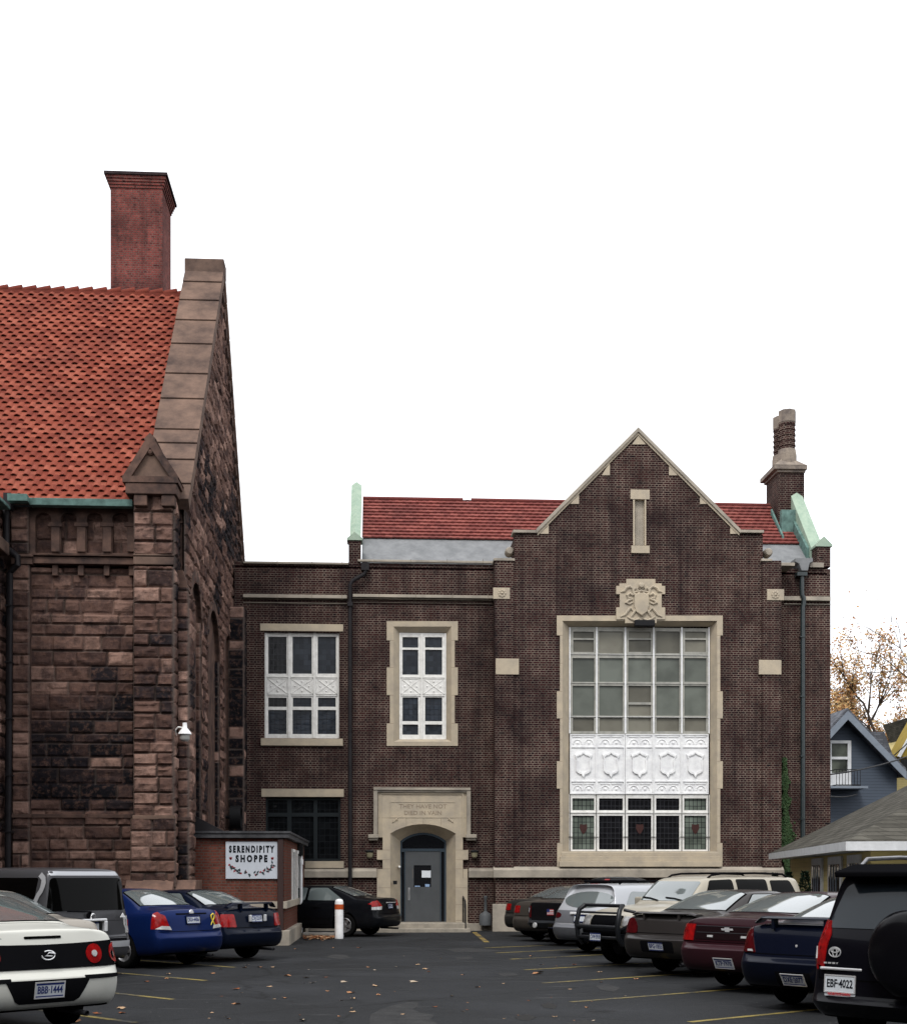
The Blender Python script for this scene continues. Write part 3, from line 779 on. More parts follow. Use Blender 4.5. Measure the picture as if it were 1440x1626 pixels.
m.fb(593, 1255.5, 599.5, 1325, Yd - .10, .215); m.fb(741, 1255.5, 747.5, 1325, Yd - .10, .215)
m.fb(584.5, 1325, 601, 1331, Yd - .12, .235); m.fb(585.5, 1331, 600, 1335, Yd - .06, .175)
m.fb(739.5, 1325, 757, 1331, Yd - .12, .235); m.fb(740.5, 1331, 756, 1335, Yd - .06, .175)
m.build('hood_mould', M['lime_dirty'], hall, bevel=.012)
m = MB()
m.fb(604, 1262, 606, 1330, Yd - .03, .028); m.fb(734, 1262, 736, 1330, Yd - .03, .028); m.fb(604, 1260, 736, 1262, Yd - .03, .028)
m2 = hole_wall(prect(619, 1273, 724, 1299, Yd - .012), [prect(620.5, 1274.5, 722.5, 1297.5, Yd - .012)], Yd - .012, Yd - .001); m.add(m2.v, m2.f)
m.build('carved_moulding', M['lime'], hall)
for y in (1299, 1350, 1365.5, 1380, 1410, 1437, 1462):
    for x0, x1 in ((601, 619.4), (723.7, 741)): j2.fb(x0, y, x1, y + .4, Yd - .002, .002)
for x in (645, 672, 700): j2.fb(x, 1299, x + .4, 1311, Yd - .002, .002)
j2.fb(601, 1299, 741, 1299.5, Yd - .002, .002)
j.add(j2.v, j2.f); j.build('masonry_joint', M['lime_joint'], hall)
def text(s, size, mat, name, parent, M4, ext=.002, font=None, xs=1.0, align='CENTER', bold=0.0, sp=1.0):
    cu = bpy.data.curves.new('t', 'FONT'); cu.body = s; cu.size = size; cu.extrude = ext; cu.align_x = align; cu.align_y = 'CENTER'
    cu.offset = bold; cu.space_character = sp; cu.resolution_u = 3
    o = bpy.data.objects.new('t', cu); COL.objects.link(o)
    dg = bpy.context.evaluated_depsgraph_get(); me = bpy.data.meshes.new_from_object(o.evaluated_get(dg))
    bpy.data.objects.remove(o); me.transform(Matrix.Diagonal((xs, 1, 1, 1))); me.transform(M4)
    me.materials.clear()
    return link(name, me, mat, parent)
def face_cam(x, y, z): return Matrix.Translation((x, y, z)) @ Matrix.Rotation(R(90), 4, 'X')
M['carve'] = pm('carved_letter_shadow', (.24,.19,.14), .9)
for s, py in (('THEY HAVE NOT', 1281), ('DIED IN VAIN', 1291.5)):
    X, Z = W(671.5, py, Yd - .012); text(s, .185, M['carve'], 'inscription', hall, face_cam(X, Yd - .002, Z), ext=.004, xs=1.05)
for px, sg_ in ((627, 1), (716, -1)):   # carved spandrel sprigs
    m = MB()
    for k in range(5):
        X, Z = W(px + sg_ * (k * 2.2 - 4), 1307 - k * .9, Yd); a = .6 + k * .5
        m.tube([(X, Yd - .004, Z), (X + .05 * math.cos(a) * sg_, Yd - .012, Z + .06 * math.sin(a)), (X + .02 * sg_, Yd - .006, Z + .10)], [.012, .02, .006], 6)
    m.build('spandrel_carving', M['lime'], hall, sm=50)
# door, frame, transom
Y = YW + .38
fr = hole_wall(ppoly([(634.5,1470)] + arcpts(634.5, 709.6, 1335, 1321) + [(709.6,1470)], Y),
               [ppoly([(638.5,1348)] + arcpts(638.5, 705.5, 1338.5, 1326) + [(705.5,1348)], Y), prect(637.5, 1353, 642, 1464, Y), prect(643.5, 1352, 699, 1464.5, Y), prect(700.5, 1353, 705.5, 1464, Y)], Y, Y + .1)
fr = fr.build('door_frame', M['doorframe'], hall)
m = MB(); m.fb(636, 1325, 707, 1350, Y + .05, .01); m.fb(637, 1352, 642.5, 1465, Y + .05, .01); m.fb(700, 1352, 706, 1465, Y + .05, .01); m.split('pane', pm('black_glass', (.006,.006,.007), .12), fr)
dr = hole_wall(prect(643.8, 1352.3, 698.7, 1464, Y + .02), [prect(657, 1374.5, 684.5, 1409, Y + .02)], Y + .02, Y + .07).build('door', M['door'], hall)
MB().fb(656, 1374, 685, 1410, Y + .045, .01).build('door_pane', pm('black_glass2', (.008,.008,.009), .1), dr)
m = MB(); m.fb(669.5, 1383, 684, 1394, Y + .04, .003); m.build('paper_notice', pm('paper', (.7,.74,.78), .8, var=.2, vs=30), dr)
m = MB(); m.fb(658.5, 1407, 667, 1408.6, Y + .04, .003); m.fb(675, 1404.5, 682, 1408.6, Y + .04, .003); m.split('window_sticker', pm('sticker', (.35,.5,.75), .6, var=.6, vs=40), dr)
X, Z = W(649.5, 1420, Y); m = MB(); m.tube([(X, Y + .02, Z + .16), (X, Y - .04, Z + .15), (X, Y - .04, Z - .12), (X, Y + .02, Z - .13)], .012, 8); m.box(X - .03, X + .03, Y + .012, Y + .02, Z - .2, Z + .2)
m.build('door_handle', pm('brushed_steel', (.45,.45,.45), .35, metal=.8), dr)
m = MB(); m.fb(624, 1399, 630.5, 1405, Yd - .04, .04); m.build('door_bell', M['dark'], hall)
m = MB(); X, Z = W(634.5, 1377, Yd); m.lathe([(0, -.05), (.03, -.04), (.04, 0), (.04, .3)], 10, (X, YW + .1, Z), 'y'); m.build('door_camera', M['whitef'], hall, sm=40)
# steps
M['step'] = pm('stone_step', (.36,.32,.26), .85, var=.5, vs=3, bump=.2, bs=30, col2=(.2,.18,.15))
m = MB()
g0 = gz(0, 40)
X0, X1 = X_(611, YW), X_(742, YW)
z1 = WZ(680, 1466, YW - .5); 
m.box(X0, X1, YW - .95, YW + .5, g0 - .2, z1); 
m.box(X0 - .25, X1, YW - 1.5, YW - .951, g0 - .2, WZ(680, 1475.5, YW - 1.5))
m.build('entrance_step', M['step'], hall, bevel=.015)
rl = MB(); x, _ = W(738, 1470, YW - 1.0); zt = WZ(738, 1431, YW - 1.0)
rl.tube([(x, YW - 1.35, g0), (x, YW - 1.35, zt - .25), (x, YW - 1.2, zt), (x, YW - .2, zt + .12), (x, YW - .12, zt), (x, YW - .12, z1)], .02, 8)
rl.tube([(x, YW - .8, z1), (x, YW - .8, zt + .04)], .015, 6)
tag(rl.build('handrail', M['dark'], None, sm=40), 'thin black metal handrail beside the entrance steps', 'handrail')
# --- crest
Yc = YG - .035
m = MB()
pl = [(985,984),(978,984),(978,965),(983.5,965),(983.5,944),(978,944),(978,931),(983,931),(983,927),(994,927),(994,920),(1040,920),(1040,927),(1050,927),(1050,931),(1055.5,931),(1055.5,944),(1050,944),(1050,965),(1055.5,965),(1055.5,984),(1042,984),(1042,990),(992,990),(992,984)]
m.prismY(ppoly(pl, Yc), Yc - .05, Yc + .033)
def reliefs(m, pts, r, y=Yc - .06, n=8): m.tube([(*W(a, b, Yc)[:1], y, W(a, b, Yc)[1]) for a, b in pts], r, n)
sh = [(1006.5,946),(1017.5,943),(1028.5,946),(1029,962),(1026,972),(1017.5,980),(1009,972),(1006,962)]
S0 = ppoly(sh, Yc); cxx, czz = W(1017.5, 960, Yc)
vs = [(a, Yc - .055, b) for a, b in S0] + [(a, Yc - .12, b) for a, b in S0] + [(cxx, Yc - .16, b) for b in (W(1017.5, 944, Yc)[1], W(1017.5, 978, Yc)[1])]
n = 8
m.add(vs, [(i, (i + 1) % n, n + (i + 1) % n, n + i) for i in range(n)] + [(8, 9, 16), (9, 10, 16), (10, 11, 17, 16), (11, 12, 17), (12, 13, 17), (13, 14, 17), (14, 15, 16, 17), (15, 8, 16)])
for s in (-1, 1):
    def P(l): return [(1017.5 + s * a, b) for a, b in l]
    reliefs(m, P([(2,942),(7,946),(12,944),(13,938),(9,934),(6,937),(8,940)]), [.05,.055,.055,.05,.045,.035,.02])
    reliefs(m, P([(13,936),(18,932),(24,934),(27,939),(33,941)]), [.03,.05,.055,.05,.02])
    reliefs(m, P([(13,946),(18,943),(22,946),(20,951),(15,950)]), [.04,.05,.05,.04,.02])
    reliefs(m, P([(14,952),(20,954),(24,958),(19,960),(13,957)]), [.03,.045,.05,.04,.025])
    reliefs(m, P([(12,972),(17,966),(22,972),(26,977),(33,980)]), [.03,.05,.05,.04,.02])
    reliefs(m, P([(3,983),(10,986),(17,983),(22,980)]), [.03,.045,.04,.02])
    reliefs(m, P([(8,968),(13,975),(17,981)]), [.04,.05,.03])
X, Z = W(1017.5, 931, Yc)
m.lathe([(0, -.09), (.06, -.08), (.09, -.04), (.10, 0), (.10, .05)], 14, (X, Yc - .06, Z), 'y')
reliefs(m, [(1009,937),(1013,933),(1017.5,938),(1022,933),(1026,937)], .03)
reliefs(m, [(1006,941),(1017.5,939),(1029,941)], .03)
m.build('stone_crest', M['lime'], hall, sm=35)
m = MB(); m.fb(1008, 984, 1040, 994, Yc - .18, .17); m.build('floodlight', M['dark'], hall, bevel=.02)

# --- pipes
m = MB()
def pipe(m, pts, Y, r, off=.0):
    m.tube([(W(x, y, Y)[0], Y + (o if len(p) > 2 else 0), W(x, y, Y)[1]) for p in pts for x, y, o in [(p[0], p[1], p[2] if len(p) > 2 else 0)]], r, 10)
Yp = YW - .2
pipe(m, [(580, 893), (580, 908), (578, 912), (560, 922), (555.8, 928), (555.8, 1380), (555.8, 1402, 0), (555.8, 1476, 0)], Yp, .065)
m.fb(573.5, 893, 586, 905, Yp - .08, .2)
for y in (960, 1060, 1160, 1260, 1360): m.fb(553.5, y, 558, y + 1.5, Yp - .08, .2)
m.fb(552, 955.5, 560, 962, Yp - .10, .25)
m.build('downpipe', M['pipe'], hall, sm=40)
m = MB()
pipe(m, [(1273, 912), (1273, 944), (1276, 950), (1276, 958), (1274.5, 964), (1274.5, 1405)], Yp, .075)
for y in (1010, 1105, 1200, 1300): m.fb(1271, y, 1278.5, y + 2, Yp - .09, .2)
m.fb(1266, 908, 1282, 914, Yp - .12, .3)
m.build('downpipe', M['pipe2'], hall, sm=40)
m = MB(); m.prismY(ppoly([(1259,889),(1287,889),(1287,895),(1282,897),(1279,909),(1269,909),(1265,898),(1259,895)], YW), YW - .24, YW + .3)
m.build('rain_hopper', M['zinc'], hall, bevel=.02)
# --- hall chimney
Yk = 44.2
m = MB(); m.fb(1236, 748, 1277, 860, Yk, 1.4); m.build('chimney_stack', M['brick'], hall)
m = MB()
m.fb(1234, 745, 1279, 750, Yk - .06, 1.55); m.fb(1229.5, 738, 1282, 745, Yk - .14, 1.7)
a = prect(1229.5, 722, 1282, 738, Yk - .14)
x0, x1, z0, z1 = a[0][0], a[1][0], a[0][1], a[2][1]
vs = [(x0, Yk - .14, z0), (x1, Yk - .14, z0), (x1, Yk + 1.56, z0), (x0, Yk + 1.56, z0), (x0 + .38, Yk + .25, z1), (x1 - .38, Yk + .25, z1), (x1 - .38, Yk + 1.2, z1), (x0 + .38, Yk + 1.2, z1)]
m.add(vs, [(0, 1, 5, 4), (1, 2, 6, 5), (2, 3, 7, 6), (3, 0, 4, 7), (4, 5, 6, 7)])
flX, flZ = W(1250.5, 727, Yk + .3)
for yy in (Yk + .35, Yk + 1.0):
    m.lathe([(.33, flZ - .25), (.33, flZ + .1), (.30, flZ + .28)], 8, (flX, yy, 0), 'z')
zt = WZ(1250, 653, Yk + .35)
for yy in (Yk + .35, Yk + 1.0): m.lathe([(.27, zt - .45), (.30, zt - .40), (.30, zt), (.2, zt), (.2, zt - .3)], 8, (flX, yy, 0), 'z')
m.build('chimney_cap', M['lime_dark'], hall, bevel=.01)
m = MB()
for yy in (Yk + .35, Yk + 1.0):
    z = flZ + .28; 
    while z < zt - .46:
        m.lathe([(.27, z), (.27, z + .10), (.295, z + .11), (.295, z + .17), (.27, z + .18)], 8, (flX, yy, 0), 'z'); z += .1801
m.split('chimney_pot', M['brick'], hall)
m = MB()
X0, X1 = X_(1238, 43.9), X_(1264, 43.9); m.box(X0, X1, 43.7, 43.9, 12.9, WZ(1250, 812, 43.9))
m.prismX([(42.3, roofz(42.3) - .1), (44.5, roofz(44.5) - .1), (44.5, roofz(44.5) + .4), (42.3, roofz(42.3) + .38)], xr_r - .18, xr_r - .06)
m.prismX([(43.3, roofz(43.3)), (44.6, roofz(44.6)), (44.6, roofz(44.6) + .25), (43.3, roofz(43.3) + .12)], X0 - .1, X0 - .04)
m.split('copper_flashing', M['copper2'], hall)
# ================================================================== rock faced stone
def _h(ix, iy, s):
    n = (ix.astype(np.int64) * 374761393 + iy.astype(np.int64) * 668265263 + s * 1442695041) & 0x7fffffff
    n = ((n ^ (n >> 13)) * 1274126177) & 0x7fffffff
    return ((n ^ (n >> 16)) & 0xffff) / 65535.0
def vnoise(x, y, s=0):
    ix, iy = np.floor(x), np.floor(y); fx, fy = x - ix, y - iy
    fx = fx * fx * (3 - 2 * fx); fy = fy * fy * (3 - 2 * fy)
    a, b = _h(ix, iy, s), _h(ix + 1, iy, s); c, d = _h(ix, iy + 1, s), _h(ix + 1, iy + 1, s)
    return (a * (1 - fx) + b * fx) * (1 - fy) + (c * (1 - fx) + d * fx) * fy
def stone_mat():
    m, nt, b = newmat('rock_faced_sandstone'); L = nt.links
    at = N(nt, 'ShaderNodeAttribute', attribute_name='tone'); jt = N(nt, 'ShaderNodeAttribute', attribute_name='joint')
    tc = N(nt, 'ShaderNodeTexCoord')
    r = ramp(nt, [(0, (.009,.009,.011)), (.2, (.022,.018,.020)), (.42, (.088,.052,.043)), (.7, (.165,.098,.078)), (1, (.31,.195,.155))]); L.new(at.outputs['Fac'], r.inputs[0])
    n = N(nt, 'ShaderNodeTexNoise', i_Scale=2.2, i_Detail=9.0, i_Roughness=.72); L.new(tc.outputs['Object'], n.inputs['Vector'])
    r2 = ramp(nt, [(.46, 0), (.66, .8)]); L.new(n.outputs[0], r2.inputs[0])
    c = mixc(nt, r2.outputs[0], r.outputs[0], (.018,.015,.018))
    n3 = N(nt, 'ShaderNodeTexNoise', i_Scale=7.0, i_Detail=6.0, i_Roughness=.7); L.new(tc.outputs['Object'], n3.inputs['Vector'])
    r3 = ramp(nt, [(.5, 0), (.72, .6)]); L.new(n3.outputs[0], r3.inputs[0])
    c = mixc(nt, r3.outputs[0], c, (.17,.095,.07))
    rj = ramp(nt, [(0, .85), (1, 0)]); L.new(jt.outputs['Fac'], rj.inputs[0])
    c = mixc(nt, rj.outputs[0], c, (.10,.078,.068))
    L.new(c, b.inputs['Base Color']); b.inputs['Roughness'].default_value = .95; b.inputs['Specular IOR Level'].default_value = .03
    n4 = N(nt, 'ShaderNodeTexNoise', i_Scale=16.0, i_Detail=6.0, i_Roughness=.7); L.new(tc.outputs['Object'], n4.inputs['Vector'])
    bp = N(nt, 'ShaderNodeBump', i_Strength=.8, i_Distance=.03); L.new(n4.outputs[0], bp.inputs['Height']); L.new(bp.outputs[0], b.inputs['Normal'])
    return m
M['rock'] = stone_mat()
M['sstone'] = pm('dressed_sandstone', (.14,.085,.066), .9, var=.5, vs=2.5, bump=.3, bs=20, spec=.2, col2=(.035,.027,.026))
M['sstone2'] = pm('coping_sandstone', (.19,.125,.095), .9, var=.5, vs=1.2, bump=.2, bs=14, spec=.2, col2=(.055,.040,.036))
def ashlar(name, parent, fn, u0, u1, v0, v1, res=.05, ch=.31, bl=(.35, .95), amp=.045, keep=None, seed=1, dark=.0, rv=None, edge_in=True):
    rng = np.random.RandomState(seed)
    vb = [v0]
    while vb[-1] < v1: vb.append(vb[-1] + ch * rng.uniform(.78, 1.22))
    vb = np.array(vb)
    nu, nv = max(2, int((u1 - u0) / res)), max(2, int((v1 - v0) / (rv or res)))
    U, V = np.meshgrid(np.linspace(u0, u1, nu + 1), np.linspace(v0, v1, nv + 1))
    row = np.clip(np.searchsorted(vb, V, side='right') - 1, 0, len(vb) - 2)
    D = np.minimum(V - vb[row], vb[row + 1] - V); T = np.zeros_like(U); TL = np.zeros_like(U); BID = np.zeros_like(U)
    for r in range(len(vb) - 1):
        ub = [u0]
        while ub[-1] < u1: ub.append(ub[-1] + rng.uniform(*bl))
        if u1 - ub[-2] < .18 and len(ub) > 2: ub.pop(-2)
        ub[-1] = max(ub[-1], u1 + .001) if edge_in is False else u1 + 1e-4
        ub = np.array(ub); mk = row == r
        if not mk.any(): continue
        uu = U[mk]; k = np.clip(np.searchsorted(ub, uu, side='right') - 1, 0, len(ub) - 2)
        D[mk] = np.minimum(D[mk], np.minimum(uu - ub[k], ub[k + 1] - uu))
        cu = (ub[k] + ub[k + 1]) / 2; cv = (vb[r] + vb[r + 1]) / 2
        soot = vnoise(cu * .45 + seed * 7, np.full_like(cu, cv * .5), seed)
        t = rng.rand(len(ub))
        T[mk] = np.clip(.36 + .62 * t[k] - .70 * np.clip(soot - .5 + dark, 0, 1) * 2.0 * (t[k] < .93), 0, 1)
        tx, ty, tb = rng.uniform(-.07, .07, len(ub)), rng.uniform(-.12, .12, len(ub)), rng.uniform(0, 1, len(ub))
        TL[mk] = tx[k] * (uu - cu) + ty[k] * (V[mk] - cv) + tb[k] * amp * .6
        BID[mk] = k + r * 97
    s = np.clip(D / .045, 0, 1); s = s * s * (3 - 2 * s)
    nz = (1 - np.abs(2 * vnoise(U * 4.5 + BID * 3.1, V * 6.5, seed + 3) - 1)) * .7 + vnoise(U * 11, V * 13, seed + 5) * .4 + vnoise(U * 24, V * 24, seed + 9) * .15
    H = s * (amp * (.35 + nz) + TL)
    P = fn(U.ravel(), V.ravel(), H.ravel())
    me = bpy.data.meshes.new(name)
    idx = np.arange((nu + 1) * (nv + 1)).reshape(nv + 1, nu + 1)
    q = np.stack([idx[:-1, :-1], idx[:-1, 1:], idx[1:, 1:], idx[1:, :-1]], -1).reshape(-1, 4)
    if keep is not None:
        cu = (U[:-1, :-1] + U[1:, 1:]).ravel() / 2; cv = (V[:-1, :-1] + V[1:, 1:]).ravel() / 2
        q = q[keep(cu, cv)]
    me.from_pydata(P.tolist(), [], q.tolist())
    a = me.attributes.new('tone', 'FLOAT', 'POINT'); a.data.foreach_set('value', T.ravel().astype('f'))
    a = me.attributes.new('joint', 'FLOAT', 'POINT'); a.data.foreach_set('value', np.clip(D.ravel() / .022, 0, 1).astype('f'))
    return link(name, me, M['rock'], parent)
def fnY(Y): return lambda u, v, d: np.stack([u, Y - d, v], -1)          # faces the camera side (-Y)
def fnX(X): return lambda u, v, d: np.stack([X + d, u, v], -1)          # faces +X
def fnXn(X): return lambda u, v, d: np.stack([X - d, u, v], -1)
church = thing('stone_church', 'rough brown sandstone church with an orange tiled roof and steep coped gable', 'church', (-8, 33, gz(0, 33)))
YC, YB, XG = 31.6, 31.0, -4.58
# front wall
zc0 = WZ(100, 800, YC)
xL, xR = -9.2, WX(214, YC)
ashlar('front_wall', church, fnY(YC), WX(44, YC), xR, ZB, WZ(100, 903, YC), seed=4, res=.045)
m = MB(); m.box(-14, XG - .05, YC + .1, YC + .7, ZB, zc0); m.box(XG - .75, XG - .06, YC + .7, 45.5, ZB, 10.5); m.box(-14, XG - .8, 45, 45.6, ZB, 10.5)
m.build('core_wall', M['sstone'], church)
# left pilaster
Yp1 = YC - .22
ashlar('pilaster', church, fnY(Yp1), WX(19, Yp1), WX(47, Yp1), ZB, WZ(30, 893, Yp1), seed=8, bl=(.2, .5), res=.04)
m = MB(); m.box(WX(19, Yp1), WX(47, Yp1) , Yp1 + .01, YC + .05, ZB, WZ(30, 893, Yp1)); m.build('pilaster_side', M['sstone'], church)
# arcade frieze
Ya = YC - .16
x0, x1 = WX(46, Ya), WX(212, Ya); z0, z1 = WZ(0, 879, Ya), WZ(0, 803, Ya)
ashlar('frieze_wall', church, fnY(YC + .05), x0, x1, z0, z1, seed=12, ch=.42, bl=(.5, .9), res=.045)
holes = []
for cx in (68.5, 109, 150, 191):
    hw = 12.5; a = [(cx - hw, 878), (cx + hw, 878)] + [(cx + hw * math.cos(t), 824 - 10.5 * math.sin(t)) for t in [math.pi * k / 10 for k in range(11)]]
    holes.append(ppoly(a, Ya))
hole_wall([(x0, z0), (x1, z0), (x1, z1), (x0, z1)], holes, Ya, Ya + .18).build('blind_arcade', M['sstone'], church)
m = MB()
for cx in (88.5, 129.5, 170.5, 209):
    X, Z = W(cx, 834, Ya); m.box(X - .16, X + .16, Ya - .07, Ya - .002, Z - .05, Z + .05); m.box(X - .10, X + .10, Ya - .05, Ya - .003, WZ(cx, 877, Ya), Z - .052)
m.split('colonnette', M['sstone'], church, tol=.004, bevel=.015)
ashlar('pilaster_top', church, fnY(Yp1), WX(17, Yp1), WX(45.5, Yp1), z0, z1 + .05, seed=9, bl=(.3, .6), res=.04)
MB().box(WX(17, Yp1), WX(45.5, Yp1), Yp1 + .01, YC + .1, z0, z1 + .04).build('pilaster_core', M['sstone'], church)
m = MB()
def molding(m, pa, pb, ya, yb, Y, o, dep=.3): m.fb(pa, ya, pb, yb, Y - o, dep + o)
molding(m, 16, 52, 879, 884, Yp1, .12); molding(m, 17, 51, 884.2, 896, Yp1, .07); molding(m, 52.2, 212, 880, 883.5, YC, .30); molding(m, 52.2, 212, 883.7, 896.5, YC, .24)
molding(m, 15, 46, 800, 804, Yp1, .1); molding(m, 46.2, 212, 799, 804, YC, .30)
for x in (87, 128, 169, 209): m.fb(x - 4.5, 897, x + 4.5, 914, YC - .16, .2)
m.split('string_course', M['sstone'], church, tol=-.001, bevel=.015)
m = MB(); molding(m, 17, 48, 1293, 1299, Yp1, .10); molding(m, 48.2, 212, 1293, 1299.5, YC, .09); m.split('low_string', M['sstone'], church, tol=-.001, bevel=.01)
# corner buttress (front)
xa, xb = WX(212, YB), WX(275.5, YB)
zt = WZ(240, 768, YB)
ashlar('buttress', church, fnY(YB), xa, xb, WZ(0, 1297, YB), WZ(0, 897, YB), seed=21, bl=(.32, .65), ch=.33, res=.04, amp=.06, dark=-.15)
ashlar('buttress', church, fnY(YB + .04), xa, xb, WZ(0, 879, YB), zt, seed=22, bl=(.32, .9), ch=.36, res=.04, amp=.07)
ashlar('buttress_base', church, fnY(YB - .06), xa - .06, xb + .06, ZB, WZ(0, 1300, YB), seed=23, bl=(.3, .65), ch=.34, res=.04)
ashlar('buttress_side', church, fnX(xb), YB, 31.9, ZB, zt, seed=24, bl=(.3, .6), res=.05)
m = MB(); m.box(xa + .01, xb - .02, YB + .06, YC + .2, ZB, zt); m.build('buttress_core', M['sstone'], church)
m = MB(); m.fb(211, 879, 276.5, 883, YB - .05, .5); m.fb(211.5, 883.2, 276, 897, YB - .03, .5); m.fb(210, 1295, 277, 1302, YB - .12, .7)
m.split('buttress_band', M['sstone2'], church, tol=-.001, bevel=.02)
m = MB()
a, b_ = WX(204, YB), WX(262, YB); zz0, zz1 = WZ(0, 1416, YB - .3), WZ(0, 1398, YB - .1)
m.prismX([(YB - .1, zz1), (YB - .38, zz0), (YB - .38, ZB), (YC, ZB), (YC, zz1)], xa - .15, xb + .02)
m.prismX([(YB + .1, zz1), (YB - .1, zz0), (YB - .1, ZB), (YC + .6, ZB), (YC + .6, zz1)], xb + .03, XG + .35)
m.split('sloping_plinth', pm('pale_plinth_stone', (.20,.12,.09), .9, var=.5, vs=4, col2=(.09,.06,.05), bump=.3), church, bevel=.015)
# gable side pier
xp = -4.44; Yq = 31.38
ashlar('corner_pier', church, fnY(Yq), xb + .02, xp, ZB, WZ(0, 930, Yq), seed=31, bl=(.2, .4), res=.04)
ashlar('corner_pier_side', church, fnX(xp), Yq, 32.1, ZB, WZ(0, 940, Yq), seed=32, bl=(.3, .6), res=.06)
m = MB(); zt2 = WZ(0, 932, Yq); m.box(xb, xp - .02, Yq + .03, 32.05, ZB, zt2)
m.add([(xb - .01, Yq, zt2 + .45), (XG, Yq, zt2 + .45), (xp, Yq, zt2), (xb - .01, Yq, zt2), (xb - .01, 32.1, zt2 + .5), (XG, 32.1, zt2 + .5), (xp, 32.1, zt2 - .1), (xb - .01, 32.1, zt2 - .1)],
      [(0, 1, 2, 3), (4, 7, 6, 5), (1, 5, 6, 2), (0, 4, 5, 1), (2, 6, 7, 3), (3, 7, 4, 0)])
m.build('pier_core', M['sstone'], church)
m = MB(); m.box(xb + .0, xp + .05, Yq - .08, 32.2, WZ(0, 1302, YB), WZ(0, 1296, YB)); m.build('low_string', M['sstone'], church, bevel=.01)
# gable wall, three arched openings
YA, ZA = 38.55, 18.95; Z31 = 10.3
def gline(u): return Z31 + (ZA - Z31) * (1 - np.abs(u - YA) / 7.05)
arches = [(33.25, .9), (36.8, 1.25), (40.35, 1.0)]; ZS = WZ(340, 1312, 36)
def keep(u, v):
    k = v < gline(u)
    for c, w in arches:
        ZSP = 8.95 - w
        inside = (np.abs(u - c) < w) & (v > ZS) & (v < ZSP + .0) | (((u - c) ** 2 + ((v - ZSP)) ** 2 < w * w) & (v >= ZSP))
        k &= ~inside
    return k
ashlar('gable_wall', church, fnX(XG), 31.62, 45.5, ZB, 19.4, res=.075, rv=.06, seed=41, ch=.30, bl=(.35, .95), amp=.055, keep=keep)
m = MB(); m.prismX([(31.65, 10.0), (45.45, 10.0), (YA + .0, ZA - .15)], XG - .9, XG - .04)
m.build('gable_core', M['sstone'], church)
for c, w in arches:
    ZSP = 8.95 - w
    pts = [(c - w, ZS)] + [(c - w * math.cos(t), ZSP + w * math.sin(t)) for t in [math.pi * k / 14 for k in range(15)]] + [(c + w, ZS)]
    n = len(pts); mm = MB()
    mm.add([(XG + .05, a, b) for a, b in pts] + [(XG - .72, a, b) for a, b in pts], [(k, (k + 1) % n, n + (k + 1) % n, n + k) for k in range(n)])
    ring = [(c - (w + .28) * math.cos(t), ZSP + (w + .28) * math.sin(t)) for t in [math.pi * k / 14 for k in range(15)]]
    inn = pts[1:-1]
    k = len(ring); vs = [(XG + .08, a, b) for a, b in ring] + [(XG + .08, a, b) for a, b in inn] + [(XG - .02, a, b) for a, b in ring] + [(XG - .02, a, b) for a, b in inn]
    mm.add(vs, [(i, i + 1, k + i + 1, k + i) for i in range(k - 1)] + [(i, 2 * k + i, 2 * k + i + 1, i + 1) for i in range(k - 1)] + [(k + i, k + i + 1, 3 * k + i + 1, 3 * k + i) for i in range(k - 1)])
    for s in (-1, 1):
        mm.box(XG - .3, XG + .075, c + s * w, c + s * (w + .13), ZS, ZSP)
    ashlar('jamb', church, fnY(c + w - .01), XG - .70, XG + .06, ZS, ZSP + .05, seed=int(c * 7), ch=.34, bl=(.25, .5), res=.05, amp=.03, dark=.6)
    mm.box(XG - .3, XG + .16, c - w - .2, c + w + .2, ZS - .22, ZS - .001)
    o = mm.build('arched_opening', M['sstone'], church)
    mm = MB(); mm.prismX(pts, XG - .70, XG - .68); mm.build('pane', M['g_lead2'], o)
    mm = MB(); mm.box(XG - .679, XG - .6, c - .04, c + .04, ZS, ZSP + w * .9)
    mm.build('mullion', M['sstone2'], o)
# raking coping stones
def cop(t0, t1, side, lift, x0=-5.52, x1=-4.42, th=.26):
    sy = -1 if side == 0 else 1; L = math.hypot(7.15, 8.7)
    def P(t, h):
        y = YA + sy * 7.15 * (t / L); z = ZA + .35 - 8.7 * (t / L); ny, nz = sy * 8.7 / L, 7.15 / L
        return (y + ny * h, z + nz * h)
    return [P(t0, lift * .4), P(t1, lift), P(t1, -th), P(t0, -th)]
t = .32; L = math.hypot(7.15, 8.7)
lens = [.75, 1.05, 1.1, 1.25, 1.5, 1.2, 1.4, .6, .7, 1.0, 1.2]
for side in (0, 1):
    t = .32
    for l in lens:
        t1 = min(t + l, L + .25)
        MB().prismX(cop(t, t1 - .02, side, .05), -5.52, -4.42).build('coping_stone', M['sstone2'], church, bevel=.012); t = t1
        if t > L: break
MB().box(-5.53, -4.41, YA - .30, YA + .30, ZA + .0, ZA + .40).build('apex_stone', M['sstone2'], church, bevel=.02)
m = MB()
for k in range(20):   # corbels under the rake
    tt = .6 + k * .52
    for side in (1,):
        p = cop(tt, tt + .3, side, -.27, th=.55); m.prismX(p, XG, XG + .13)
m.split('corbel', M['sstone'], church, tol=-.02)
